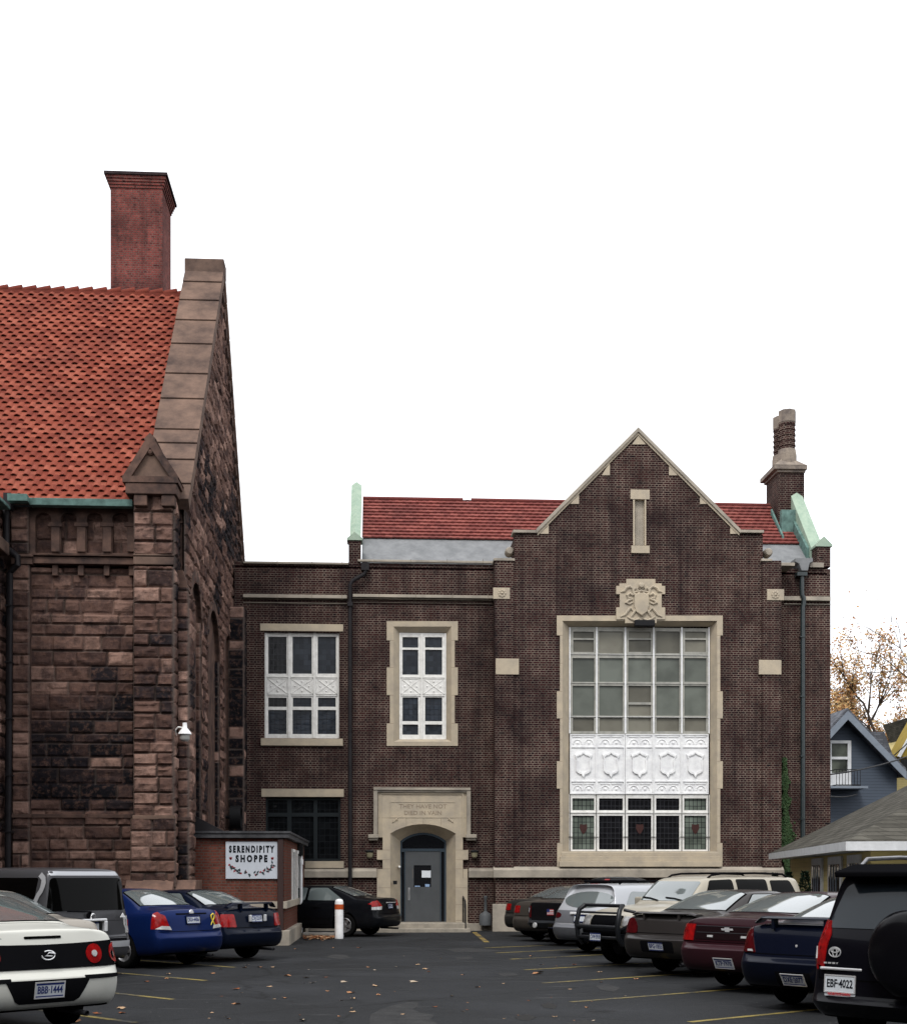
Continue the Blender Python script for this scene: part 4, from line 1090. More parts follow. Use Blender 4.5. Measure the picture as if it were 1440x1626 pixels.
# kneeler with pediment
YK = 30.72
pa, pc, pb = W(193, 758, YK), W(238, 687, YK), W(284, 758, YK)
m = MB(); m.prismY([pa, pb, pc], YK + .1, 32.0); m.build('pediment', M['sstone2'], church)
m = MB()
for p, q in ((pa, pc), (pb, pc)):
    d = Vector((q[0] - p[0], q[1] - p[1])).normalized(); n = Vector((-d.y, d.x)); n = n if n.y > 0 else -n
    m.prismY([p, q, (q[0] - n.x * .16, q[1] - n.y * .16 - .05), (p[0] - n.x * .16, p[1] - n.y * .16)], YK - (.0 if p is pa else .003), 32.0)
m.box(pa[0] + .02, pb[0] - .02, YK - .005, 32.0, pa[1] - .10, pa[1] + .04)
m.lathe([(0, -.06), (.05, -.04), (.08, 0), (.08, .05)], 12, (pc[0], YK + .06, pc[1] - .42), 'y')
m.build('pediment_moulding', M['sstone'], church)
m = MB(); m.box(pa[0] + .08, pb[0] - .06, YK + .02, 31.95, pa[1] - .36, pa[1] - .11)
for x in (222, 266): X = WX(x, YK); m.box(X - .15, X + .15, YK + .06, YB + .1, pa[1] - .62, pa[1] - .37)
m.build('kneeler_bracket', M['sstone'], church, bevel=.02)
# tiled roof, ridge tiles, gutter
YR, ZR = 38.6, WZ(150, 464, 38.6); YE = 31.12; ZE = WZ(100, 796, YE)
tile_roof('tile_roof', M['tile_orange'], church, -15.5, -5.45, YE, ZE, YR, ZR, .215, .285, .048, .022, 1, 8, wob=1)
MB().box(-15.5, -5.45, YR - .12, YR + .3, ZR - .25, ZR - .02).build('ridge_board', M['tile_orange'], church)
m = MB(); m.add([(-15.5, YE + .1, ZE - .12), (-5.4, YE + .1, ZE - .12), (-5.4, YR, ZR - .12), (-15.5, YR, ZR - .12), (-15.5, 45.6, ZE - .12), (-5.4, 45.6, ZE - .12)], [(0, 1, 2, 3), (3, 2, 5, 4)])
m.build('roof_deck', M['dark'], church)
m = MB(); x = -15.4
while x < -5.5:
    m.tube([(x, YR, ZR - .02), (x + .2, YR, ZR + .02), (x + .42, YR, ZR + .05)], [.10, .105, .12], 10); x += .40
m.split('ridge_tile', M['tile_orange'], church, tol=-.06, sm=50)
m = MB()
def gut(m, xa, xb, Y, z): m.prismX([(Y - .16, z + .07), (Y - .13, z - .09), (Y + .10, z - .09), (Y + .10, z + .02)], xa, xb)
gut(m, WX(49, YE), WX(212, YE), YE, WZ(0, 797, YE)); gut(m, WX(14, YE - .2), WX(46, YE - .2), YE - .2, WZ(0, 791, YE - .2))
m.split('gutter', M['copper2'], church, tol=-.001, bevel=.01)
m = MB(); xh = WX(11, 31.2)
m.tube([(xh, 31.15, WZ(0, 790, 31.1)), (xh, 31.15, WZ(0, 868, 31.1)), (xh + .15, 31.1, WZ(0, 876, 31)), (xh + .3, 31.0, WZ(0, 884, 31)), (xh + .3, 31.0, WZ(0, 896, 31)), (xh + .08, 31.15, WZ(0, 908, 31)), (xh + .02, 31.15, ZB)], .075, 10)
for y in (960, 1050, 1140, 1230, 1320): m.fb(7, y, 18, y + 2, 31.05, .25)
m.fb(5, 782, 17, 806, 30.98, .3)
m.build('downpipe', M['pipe'], church, sm=40)
# left wing projecting towards the camera
XWn = WX(17, 31.2) - .25
ashlar('wing_wall', church, fnX(XWn), 24.0, 31.55, ZB, WZ(0, 868, 30), seed=51, res=.06)
ashlar('wing_parapet', church, fnX(XWn), 24.0, 31.55, WZ(0, 842, 30), WZ(0, 790, 30), seed=52, res=.06)
m = MB(); m.box(-22, XWn - .03, 24.0, 31.7, ZB, WZ(0, 790, 30)); m.box(-22, XWn - .03, -14.0, 23.998, ZB, 9.5); m.build('wing_core', M['sstone'], church)  # the long lower box is unseen, added to block sky on the left
m = MB(); m.box(XWn - .2, XWn + .28, 24, 31.0, WZ(0, 866, 30), WZ(0, 845, 30)); m.build('wing_cornice', M['sstone2'], church, bevel=.03)
m = MB(); m.box(XWn - .2, XWn + .30, 24, 31.0, WZ(0, 790, 30), WZ(0, 784, 30)); m.build('gutter', M['copper2'], church, bevel=.02)
# far corner pier where the hall joins
m = MB()
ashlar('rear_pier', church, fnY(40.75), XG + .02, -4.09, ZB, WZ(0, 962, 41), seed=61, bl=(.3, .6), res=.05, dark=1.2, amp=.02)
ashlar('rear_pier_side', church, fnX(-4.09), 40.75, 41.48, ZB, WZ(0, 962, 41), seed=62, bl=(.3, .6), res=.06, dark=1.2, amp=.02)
m.box(XG - .1, -4.11, 40.78, 41.9, ZB, WZ(0, 962, 41)); m.build('rear_pier_core', M['sstone'], church)
# chimney
YH = 41.2
m = MB(); X0, X1 = WX(175.5, YH), WX(258, YH); zt = WZ(0, 292, YH)
m.box(X0, X1, YH, YH + 1.65, 12, zt)
m.build('chimney_stack', M['brick_chim'], church)
m = MB()
for k in range(4): o = .03 + k * .03; m.box(X0 - o, X1 + o, YH - o, YH + 1.65 + o, zt + k * .085, zt + (k + 1) * .085 + .002)
m.build('chimney_cap', M['brick_chim'], church)
m = MB(); m.box(X0 - .17, X1 + .17, YH - .17, YH + 1.82, zt + .345, zt + .43); m.build('chimney_slab', pm('sooty_cap', (.045,.032,.033), .9, var=.6, vs=4), church)
# round vent on the gable wall
X, Z = -4.45, WZ(368, 1297, 40.6)
m = MB(); m.lathe([(.02, 0), (.26, .02), (.30, .06), (.30, .12), (.34, .12), (.34, -.2)], 20, (XG + .35, 40.2, WZ(0, 1297, 40.2)), 'x'); m.tube([(XG, 40.2, WZ(0, 1297, 40.2)), (XG + .3, 40.2, WZ(0, 1297, 40.2))], .05)
tag(m.build('satellite_dish', M['dark'], None, sm=40), 'dark round dish on the sandstone gable wall above the shop annex roof', 'dish')

# ================================================================== shop annex
XS, YS = -2.27, 32.3
annex = thing('shop_annex', 'low flat roofed red brick annex with stone band, built against the stone church', 'annex', (-3.4, 34, gz(0, 34)))
zf0, zf1 = WZ(400, 1331, YS), WZ(400, 1321.5, YS - .1)
m = MB(); m.box(XG + .15, XS, YS, 40.95, ZB, zf0); m.build('wall', M['brick_red'], annex)
m = MB(); m.box(XG + .1, XS + .12, YS - .14, 41.2, zf0, zf1); m.box(XG + .1, XS + .15, YS - .17, 41.2, zf1 - .03, zf1 + .02)
m.build('fascia', pm('grey_flashing', (.085,.085,.09), .6, var=.6, vs=4, col2=(.03,.03,.033)), annex)
m = MB(); zb0, zb1 = WZ(400, 1443.5, YS), WZ(400, 1432, YS)
m.box(XG + .15, XS + .07, YS - .07, 41, zb0, zb1); m.build('stone_band', M['lime_dirty'], annex, bevel=.01)
m = MB(); m.box(XG + .15, XS + .13, YS - .13, 41.05, ZB, WZ(455, 1478, YS)); m.build('plinth', M['lime_dirty'], annex, bevel=.015)
def yat(px, X):  # depth at which world x=X is seen at photo column px
    lo, hi = 10, 80
    for _ in range(50):
        mid = (lo + hi) / 2
        if (WX(px, mid) - X) * (1 if X > 0 else -1) > 0: hi = mid
        else: lo = mid
    return lo
m = MB()
zw0, zw1 = zb1, WZ(462, 1346, 33)
for a in (yat(462.5, XS), yat(470, XS)):
    m.box(XS + .003, XS + .05, a, a + .14, zw0, zw1)
    m.box(XS + .003, XS + .05, a + 1.0, a + 1.12, zw0, zw1); m.box(XS + .003, XS + .05, a + .14, a + 1.0, zw1 - .08, zw1)
m.build('window_frame', M['whitef'], annex)
m = MB()
for a in (yat(462.5, XS), yat(470, XS)): m.box(XS + .002, XS + .02, a + .14, a + 1.0, zw0, zw1 - .08)
m.split('pane', M['g_dark'], annex)
m = MB(); y = yat(478, XS + .1); m.tube([(XS + .1, y, zf0 - .3), (XS + .1, y, gz(0, y) + .1)], .045, 10); m.tube([(XS + .1, y, 2.1), (XS + .1, y, 1.95)], .065, 10)
m.build('white_downpipe', M['white'], annex, sm=40)
m = MB(); m.box(XS + .02, XS + .16, y - .15, y + .2, zf0 - .35, zf0 - .02); m.build('rain_box', M['dark'], annex, bevel=.01)
m = MB(); m.box(XS - .16, XS - .02, YS - .10, YS - .002, ZB + .6, zf0 - .02); m.build('corner_downpipe', pm('brown_pipe', (.045,.028,.026), .5), annex, bevel=.02)
m = MB(); a = (XG + .12, YS - .1, zf1 + .01); m.prismY([(XG + .1, zf1), (XG + .1, zf1 + .42), (XG + .9, zf1)], YS - .05, YS + .05); m.build('flashing_upstand', M['pipe'], annex)
# sign
sg = thing('shop_sign', 'white sign reading SERENDIPITY SHOPPE above a painted wreath, on the red brick annex', 'sign', (WX(399, YS), YS, WZ(400, 1366, YS)))
Y = YS - .03
a = prect(358.5, 1337, 441, 1396, Y)
m = MB(); m.box(a[0][0], a[1][0], Y - .02, Y + .028, a[0][1], a[2][1]); m.build('sign_board', pm('sign_white', (.50,.53,.58), .5, var=.12, vs=5), sg, bevel=.004)
M['ink'] = pm('black_lettering', (.008,.010,.014), .5)
cxs = WX(399.5, Y)
text('SERENDIPITY', .215, M['ink'], 'lettering', sg, face_cam(cxs, Y - .022, WZ(400, 1349.5, Y)), xs=.60, bold=.014, sp=1.5)
text('SHOPPE', .215, M['ink'], 'lettering', sg, face_cam(cxs, Y - .022, WZ(400, 1364.5, Y)), xs=.72, bold=.014, sp=1.55)
ml, mr_ = MB(), MB(); rr = random.Random(5)
def leafshape(m, x, z, an, l, w, y):
    c, s = math.cos(an), math.sin(an)
    P = [(0, 0), (l * .4, w), (l, 0), (l * .4, -w)]
    m.prismY([(x + c * p - s * q, z + s * p + c * q) for p, q in P], y - .001, y + .001)
for k in range(44):
    t = -1.5 + 3.0 * k / 43
    if abs(t) < .08: continue
    x = cxs + .50 * math.sin(t) * 1.02; z = WZ(400, 1373, Y) - .26 * math.cos(t) + .03
    (leafshape(mr_, x, z, rr.uniform(0, 6.28), .075, .024, Y - .022 - .0012 * (k % 3)) if k % 3 == 0 else leafshape(ml, x, z, rr.uniform(0, 6.28), .095, .022, Y - .0225 - .0012 * (k % 3)))
for s in (-1, 1):
    for dx in (-.03, 0, .03): leafshape(mr_, cxs + s * .5, WZ(400, 1366, Y), math.pi / 2 + dx * 14, .085, .02, Y - .0235)
ml.build('painted_wreath', pm('wreath_green', (.03,.045,.05), .6), sg); mr_.build('painted_flowers', pm('wreath_red', (.25,.03,.035), .6), sg)
# wall lamp on the church pier
lp = thing('wall_lamp', 'white barn style lamp on a curved arm fixed to the stone corner pier', 'lamp', (-4.47, 31.38, WZ(0, 1165, 31.4)))
X, Z = W(293.5, 1163, 31.0)
m = MB(); m.tube([(WX(278, 31.1), 31.3, Z - .12), (WX(279, 31.1), 31.05, Z + .05), (WX(284, 31.1), 31.0, Z + .12), (X, 31.0, Z + .10)], .018, 8); m.build('lamp_arm', M['whitef'], lp, sm=40)
m = MB(); m.lathe([(0, .22), (.05, .22), (.055, .10), (.075, .08), (.15, -.02), (.155, -.05), (.12, -.05)], 20, (X, 31.0, Z)); m.build('lamp_shade', M['white'], lp, sm=50)
m = MB(); m.lathe([(.115, -.05), (.115, -.16), (.08, -.21), (0, -.22)], 16, (X, 31.0, Z)); m.build('lamp_globe', pm('dusty_glass', (.35,.35,.33), .3), lp, sm=50)
m = MB(); m.box(WX(277, 31.3) - .04, WX(277, 31.3) + .06, 31.22, 31.36, Z - .2, Z); m.build('lamp_plate', M['dark'], lp)
# lanterns beside the entrance
for k, px in enumerate((587, 753.5)):
    X, Z = W(px, 1357, YW - .15)
    o = thing('wall_lantern', ('small stone coloured lantern left of the entrance arch', 'small stone coloured lantern right of the entrance arch')[k], 'lantern', (X, YW, Z), group='lanterns flanking the entrance')
    m = MB(); m.lathe([(.10, .13), (.14, .09), (.13, .07), (.10, .05)], 8, (X, YW - .16, Z), cap=True); m.box(X - .04, X + .04, YW - .1, YW, Z - .02, Z + .14); m.build('lantern_cap', M['dark'], o)
    m = MB(); m.lathe([(.11, .05), (.09, -.08), (.05, -.12)], 8, (X, YW - .16, Z), cap=True); m.build('lantern_glass', pm('lantern_glass', (.22,.20,.13), .3), o)
# cigarette receptacle
X, _ = W(771, 1466, YW - .5); zz = gz(0, 41) + .18
ar = thing('ash_receptacle', 'grey plastic smokers post with a round base in the corner right of the door', 'ash bin', (X, YW - .45, zz))
mt = pm('grey_plastic', (.085,.09,.095), .5)
m = MB(); m.lathe([(.20, 0), (.20, .02), (.195, .30), (.16, .36), (.06, .42), (.05, .44)], 20, (X, YW - .45, zz)); m.build('base', mt, ar, sm=40)
m = MB(); m.lathe([(.05, .44), (.045, .80), (.06, .82), (.06, .90), (0, .92)], 14, (X, YW - .45, zz)); m.build('neck', mt, ar, sm=40)
# bollards
for k, (px, py, hh) in enumerate(((538.5, 1491, 1.05), (549, 1487.5, 1.05))):
    p = G(px, py)
    o = thing('bollard', ('white steel bollard with an orange band, nearer of the pair beside the black sedan', 'white steel bollard half hidden behind the nearer one')[k], 'bollard', p, group='bollards beside the annex')
    m = MB(); m.lathe([(.115, -.05), (.115, hh - .06), (.10, hh - .01), (.06, hh + .02), (0, hh + .03)], 20, tuple(p)); m.build('post', M['white'], o, sm=40)
    m = MB(); m.lathe([(.118, hh - .26), (.119, hh - .25), (.119, hh - .13), (.118, hh - .12)], 20, tuple(p)); m.build('reflective_band', pm('orange_band', (.42,.075,.02), .5), o, sm=40)
p = G(480, 1489); q = G(531, 1489)
m = MB(); m.box(p.x, q.x, p.y + .1, p.y + .5, gz(0, p.y) - .1, gz(0, p.y) + .12); tag(m.build('kerb_block', M['concrete'], None, bevel=.02), 'low concrete kerb block between the annex and the white bollards', 'kerb')
# ================================================================== vehicles
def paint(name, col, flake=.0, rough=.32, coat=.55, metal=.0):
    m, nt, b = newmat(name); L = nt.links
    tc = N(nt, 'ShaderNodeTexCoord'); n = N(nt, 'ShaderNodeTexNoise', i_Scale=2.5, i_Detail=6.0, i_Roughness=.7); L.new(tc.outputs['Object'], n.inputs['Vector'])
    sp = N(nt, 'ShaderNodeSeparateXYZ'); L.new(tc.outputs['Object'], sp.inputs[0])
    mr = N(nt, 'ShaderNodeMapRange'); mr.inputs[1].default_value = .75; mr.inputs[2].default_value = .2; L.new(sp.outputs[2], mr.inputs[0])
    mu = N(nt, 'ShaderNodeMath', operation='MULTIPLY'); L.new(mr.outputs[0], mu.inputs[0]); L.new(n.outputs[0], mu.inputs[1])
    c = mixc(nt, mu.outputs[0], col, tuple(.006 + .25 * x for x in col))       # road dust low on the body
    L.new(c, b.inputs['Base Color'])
    rr = N(nt, 'ShaderNodeMapRange'); rr.inputs[3].default_value = rough * .8; rr.inputs[4].default_value = rough * 1.5; L.new(n.outputs[0], rr.inputs[0]); L.new(rr.outputs[0], b.inputs['Roughness'])
    b.inputs['Metallic'].default_value = metal
    b.inputs['Coat Weight'].default_value = coat; b.inputs['Coat Roughness'].default_value = .05; b.inputs['Coat IOR'].default_value = 1.22; b.inputs['Specular IOR Level'].default_value = .04
    return m
M['tyre'] = pm('tyre_rubber', (.007,.007,.007), .9, spec=.0)
M['plastic'] = pm('black_plastic', (.006,.006,.007), .6, spec=.0)
M['seal'] = pm('black_seal', (.003,.003,.003), .6, spec=.0)
M['chrome'] = pm('chrome', (.75,.75,.76), .35, metal=.6)
M['alloy'] = pm('alloy_wheel', (.28,.28,.29), .4, metal=.7, var=.4, vs=6)
M['steelw'] = pm('dark_wheel', (.05,.05,.055), .5, metal=.4)
M['cglass'] = pm('car_glass', (.11,.13,.13), .04, spec=1.0, ior=1.55, coat=.9)  # pale base colour stands in for daylight seen through the cabin
M['dglass'] = pm('tinted_car_glass', (.0015,.0015,.0015), .05, spec=.07)
M['lamp_red'] = pm('red_lamp', (.34,.006,.006), .15, spec=.2, coat=.15, var=.35, vs=14, col2=(.12,.004,.005))
M['lamp_dkred'] = pm('dark_red_lamp', (.07,.004,.006), .15, spec=.15, coat=.1, var=.5, vs=12)
M['lamp_white'] = pm('clear_lamp', (.50,.50,.50), .12, coat=.6, var=.4, vs=18)
M['plate'] = pm('plate_white', (.50,.53,.56), .45, var=.1, vs=20)
M['plate_blue'] = pm('plate_blue', (.02,.03,.12), .5)
M['arch'] = pm('wheel_arch', (.004,.004,.004), .95, spec=.1)
M['under'] = pm('underbody', (.006,.006,.006), .9, spec=.1)

_wheel = {}
def wheel_meshes(r, w, style):
    k = (r, w, style)
    if k in _wheel: return _wheel[k]
    ri = r * .64
    t = MB(); h = w / 2
    t.lathe([(ri, -h * .8), (ri + .02, -h * .95), (r - .03, -h), (r - .008, -h * .85), (r, -h * .5), (r, h * .5), (r - .008, h * .85), (r - .03, h), (ri + .02, h * .95), (ri, h * .8)], 36, ax='y')
    for s in (-.45, 0, .45): t.lathe([(r + .001, h * s - .006), (r - .008, h * s - .004), (r - .008, h * s + .004), (r + .001, h * s + .006)], 36, ax='y')
    d = MB()  # rim: outside is -y
    d.lathe([(ri, h * .8), (ri, -h * .8), (ri - .012, -h * .9), (ri - .03, -h * .7), (ri - .05, -h * .25), (.09, -h * .15), (0, -h * .15)], 32, ax='y')
    n = {5: 5, 7: 7, 0: 0}[style]
    for i in range(n):
        a0 = 2 * math.pi * i / n; sp_ = MB()
        c, s_ = math.cos(a0), math.sin(a0)
        def q(rad, off, y): return (c * rad - s_ * off, y, s_ * rad + c * off)
        vs = [q(.04, -.035, -h * .62), q(.04, .035, -h * .62), q(ri - .02, .028, -h * .78), q(ri - .02, -.028, -h * .78), q(.04, -.035, -h * .2), q(.04, .035, -h * .2), q(ri - .02, .028, -h * .3), q(ri - .02, -.028, -h * .3)]
        d.add(vs, [(0, 1, 2, 3), (4, 7, 6, 5), (0, 4, 5, 1), (1, 5, 6, 2), (2, 6, 7, 3), (3, 7, 4, 0)])
    if n == 0:  # wheel cover with slots
        d.lathe([(ri - .02, -h * .80), (ri * .7, -h * .92), (.06, -h * .88), (0, -h * .9)], 32, ax='y')
    d.lathe([(.06, -h * .2), (.06, -h * .7), (.04, -h * .78), (0, -h * .8)], 16, ax='y')
    a = t.mesh('tyre'); smooth(a, 50); b = d.mesh('rim'); smooth(b, 40)
    _wheel[k] = (a, b); return a, b

class Body:
    """a car body grown from lengthwise rings, smoothed, wheel arches cut, with parts laid on its surface"""
    def __init__(s, root, st, L, W, wb, r, wheelx, tail, nose, mats, bump=.56, lvl=3, archr=None, tailcol=None):
        # st: list of (x, wscale, zs, z2, zb, z4, wr, zt, crown)
        s.root = root; s.W = W; s.L = L; s.mats = mats
        hw = W / 2
        bm = bmesh.new(); cr = bm.edges.layers.float.new('crease_edge')
        def ring(t):
            x, ws, zs, zm, zb, z4, wr, zt, cw = t
            w = hw * ws
            return [(x, 0, zs), (x, w * .55, zs), (x, w * .90, zs), (x, w * .985, zs + .10), (x, w, zm), (x, w * .995, zm + .06), (x, w * .965, zb), (x, w * .915, z4), (x, hw * wr, zt), (x, hw * wr * .6, zt + cw * .75), (x, 0, zt + cw)]
        rings = [ring(t) for t in st]
        nr = len(rings)
        for end, prof in ((0, tail), (nr - 1, nose)):
            dx, bow = prof
            sgn = 1 if end == 0 else -1
            for j in range(2, 9):
                x, y, z = rings[end][j]; rings[end][j] = (x + sgn * dx[j - 2], y, z)
            for j in (9, 10): x, y, z = rings[end][j]; rings[end][j] = (x + sgn * (dx[6] - bow * (.3 if j == 9 else .42)), y, z)
            for j in (0, 1): x, y, z = rings[end][j]; rings[end][j] = (x + sgn * (dx[0] - bow * (.42 if j == 0 else .3)), y, z)
        V = {}
        def v(i, j, sd, p=None):
            k = (i, j, 0 if abs((p or rings[i][j])[1]) < 1e-6 else sd)
            if k not in V:
                q = p or rings[i][j]; V[k] = bm.verts.new((q[0], q[1] * (sd if k[2] else 1), q[2]))
            return V[k]
        def face(vs, mi, sd):
            if sd < 0: vs = vs[::-1]
            f = bm.faces.new(vs); f.material_index = mi; return f
        bl = bump
        for sd in (1, -1):
            for i in range(nr - 1):
                for j in range(10):
                    zc = (rings[i][j][2] + rings[i][j + 1][2]) / 2
                    mi = 0
                    if j == 0 or j == 1: mi = 3
                    elif (i == 0 and zc < bl): mi = 1
                    elif (i == nr - 2 and zc < bl): mi = 2
                    elif j == 2 and zc < .3: mi = 4
                    face([v(i, j, sd), v(i + 1, j, sd), v(i + 1, j + 1, sd), v(i, j + 1, sd)], mi, sd)
            for end in (0, nr - 1):
                prof = tail if end == 0 else nose; bow = prof[1]; sg = 1 if end == 0 else -1
                rg = rings[end]
                # columns: outer = ring 2..8, mid, centre
                def mid(j, c):  # j ring row 2..8
                    if j == 2: return rings[end][1] if c == 1 else rings[end][0]
                    if j == 8: return rings[end][9] if c == 1 else rings[end][10]
                    x, y, z = rg[j]
                    y2 = rg[8][1] * .6 + (y - rg[8][1]) * .55 if c == 1 else 0
                    return (x - sg * bow * (.78 if c == 1 else 1.0), y2, z + (0 if j < 5 else 0))
                def cv(j, c):
                    if c == 0: return v(end, j, sd)
                    if j == 2: return v(end, 1 if c == 1 else 0, sd)
                    if j == 8: return v(end, 9 if c == 1 else 10, sd)
                    return v(('t', end, j), c, sd, mid(j, c))
                for j in range(2, 8):
                    for c in (0, 1):
                        zc = (rg[j][2] + rg[j + 1][2]) / 2
                        mi = (1 if end == 0 else 2) if zc < bl else 0
                        q = [cv(j, c), cv(j + 1, c), cv(j + 1, c + 1), cv(j, c + 1)]
                        if end == 0: q = q[::-1]
                        face(q[::-1] if True else q, mi, sd)
        bmesh.ops.recalc_face_normals(bm, faces=bm.faces)
        # creases: keep shoulder and bumper top edges fairly tight
        inv = {vv: k for k, vv in V.items()}
        for e in bm.edges:
            a, b = inv[e.verts[0]], inv[e.verts[1]]
            ja, jb = a[1], b[1]
            same_ring_row = ja == jb and not isinstance(a[0], tuple) and not isinstance(b[0], tuple)
            if same_ring_row and ja == 7: e[cr] = .35
            if same_ring_row and ja == 8 and s.cabin(rings[a[0]], rings[b[0]]): e[cr] = .25
            if same_ring_row and ja == 2: e[cr] = .4
            def row(k): return k[0][2] if isinstance(k[0], tuple) else ({9: 8, 10: 8, 0: 2, 1: 2}.get(k[1], k[1]) if k[0] in (0, nr - 1) else None)
            ea = (isinstance(a[0], tuple) or a[0] in (0, nr - 1)) and (isinstance(b[0], tuple) or b[0] in (0, nr - 1))
            if ea and row(a) == row(b) and row(a) in (4, 5): e[cr] = .8
            if ea and row(a) == row(b) and row(a) == 8: e[cr] = .35
        me = bpy.data.meshes.new('body'); bm.to_mesh(me); bm.free()
        o = bpy.data.objects.new('tmp', me); COL.objects.link(o)
        for m in (mats['paint'], mats['bumper'], mats['bumper'], M['under'], mats['sill'], M['arch']): me.materials.append(m)
        sb = o.modifiers.new('s', 'SUBSURF'); sb.levels = sb.render_levels = lvl
        cut = MB(); ar = archr or r + .055
        for wx in wheelx: 
            cut.lathe([(0, -hw - .3), (ar, -hw - .3), (ar, -hw + .34), (0, -hw + .34)], 40, (wx, 0, r + .01), 'y')
            cut.lathe([(0, hw - .34), (ar, hw - .34), (ar, hw + .3), (0, hw + .3)], 40, (wx, 0, r + .01), 'y')
        cme = cut.mesh('cut')
        for m in (mats['paint'], mats['bumper'], mats['bumper'], M['under'], mats['sill'], M['arch']): cme.materials.append(m)
        cme.polygons.foreach_set('material_index', [5] * len(cme.polygons))
        b2 = bmesh.new(); b2.from_mesh(cme); bmesh.ops.remove_doubles(b2, verts=b2.verts, dist=1e-5); bmesh.ops.dissolve_degenerate(b2, edges=b2.edges, dist=1e-5); bmesh.ops.recalc_face_normals(b2, faces=b2.faces); b2.to_mesh(cme); b2.free()
        co = bpy.data.objects.new('tmpc', cme); COL.objects.link(co)
        bo = o.modifiers.new('b', 'BOOLEAN'); bo.operation = 'DIFFERENCE'; bo.object = co; bo.solver = 'EXACT'
        dg = bpy.context.evaluated_depsgraph_get(); dg.update()
        ev = bpy.data.meshes.new_from_object(o.evaluated_get(dg))
        bpy.data.objects.remove(o); bpy.data.objects.remove(co)
        bm = bmesh.new(); bm.from_mesh(ev)
        s.bvh = BVHTree.FromBMesh(bm)
        # split into body / bumpers
        for nm, ids, mi in (('body', (0, 3, 4, 5), 0), ('rear_bumper', (1,), 1), ('front_bumper', (2,), 2)):
            b3 = bm.copy(); bmesh.ops.delete(b3, geom=[f for f in b3.faces if f.material_index not in ids], context='FACES')
            m2 = bpy.data.meshes.new(nm); b3.to_mesh(m2); b3.free()
            for m in ev.materials: m2.materials.append(m)
            for p in m2.polygons: p.use_smooth = True
            try: m2.set_sharp_from_angle(angle=R(42))
            except Exception: pass
            ob = bpy.data.objects.new(nm, m2); COL.objects.link(ob); ob.parent = root
        bm.free()
        # wheels
        tm, rm = wheel_meshes(round(r, 3), mats.get('tw', .20), mats.get('spokes', 5))
        for wx in wheelx:
            for sd in (-1, 1):
                w = bpy.data.objects.new('wheel', None); COL.objects.link(w); w.parent = root; w.empty_display_size = .1
                w.location = (wx, sd * (hw - .125), r); w.rotation_euler = (0, random.uniform(0, 6), 0 if sd < 0 else math.pi)
                for nm, mm, mt in (('tyre', tm, M['tyre']), ('rim', rm, mats.get('rim', M['alloy']))):
                    if not mm.materials: mm.materials.append(None)
                    q = bpy.data.objects.new(nm, mm); COL.objects.link(q); q.parent = w
                    q.material_slots[0].link = 'OBJECT'; q.material_slots[0].material = mt
    def cabin(s, a, b): return a[8][2] > 1.2 or b[8][2] > 1.2
    FR = {'rear': (lambda a, b: Vector((-6, a, b)), Vector((1, 0, 0))), 'front': (lambda a, b: Vector((6, a, b)), Vector((-1, 0, 0))),
          'right': (lambda a, b: Vector((a, -4, b)), Vector((0, 1, 0))), 'left': (lambda a, b: Vector((a, 4, b)), Vector((0, -1, 0))),
          'top': (lambda a, b: Vector((a, b, 5)), Vector((0, 0, -1)))}
    def hit(s, fr, a, b):
        f, d = s.FR[fr]; return s.bvh.ray_cast(f(a, b), d)
    def patch(s, m, fr, poly, off=.004, skirt=.012, grid=.06, rnd=0, lim=None):
        if lim is None: lim = .22 if fr in ('rear', 'front') and max(abs(p[0]) for p in poly) > .5 and min(p[0] for p in poly) * max(p[0] for p in poly) > 0 else (.18 if fr in ('left', 'right') and min(p[0] for p in poly) < .3 and max(p[0] for p in poly) < .6 else 9.0)
        """adds a curved plate following the body to mesh builder m"""
        if rnd: poly = roundpoly(poly, rnd)
        pts = []
        n = len(poly)
        for i in range(n):
            a, b = Vector(poly[i]), Vector(poly[(i + 1) % n]); k = max(1, int((b - a).length / grid))
            for t in range(k): pts.append(a + (b - a) * t / k)
        nb = len(pts)
        x0, x1 = min(p[0] for p in pts), max(p[0] for p in pts); y0, y1 = min(p[1] for p in pts), max(p[1] for p in pts)
        def inside(p):
            c = False
            for i in range(nb):
                a, b = pts[i], pts[i - 1]
                if (a[1] > p[1]) != (b[1] > p[1]) and p[0] < (b[0] - a[0]) * (p[1] - a[1]) / (b[1] - a[1]) + a[0]: c = not c
            return c
        gx = x0 + grid / 2
        while gx < x1:
            gy = y0 + grid / 2
            while gy < y1:
                p = Vector((gx, gy))
                if inside(p) and min((p - q).length for q in pts[:nb]) > grid * .4: pts.append(p)
                gy += grid
            gx += grid
        vs, ed, fs, ov, _, _ = geometry.delaunay_2d_cdt([Vector((p[0], p[1])) for p in pts], [], [list(range(nb))], 1, 1e-5)
        P = []; Nn = []
        cen = Vector((sum(p[0] for p in poly) / len(poly), sum(p[1] for p in poly) / len(poly)))
        dd_ = s.FR[fr][1]; c0 = s.hit(fr, cen[0], cen[1])[0]
        def good(l, n_):
            return l is not None and (c0 is None or abs((l - c0).dot(dd_)) < lim) and (lim > 1 or abs(n_.dot(dd_)) > .22)
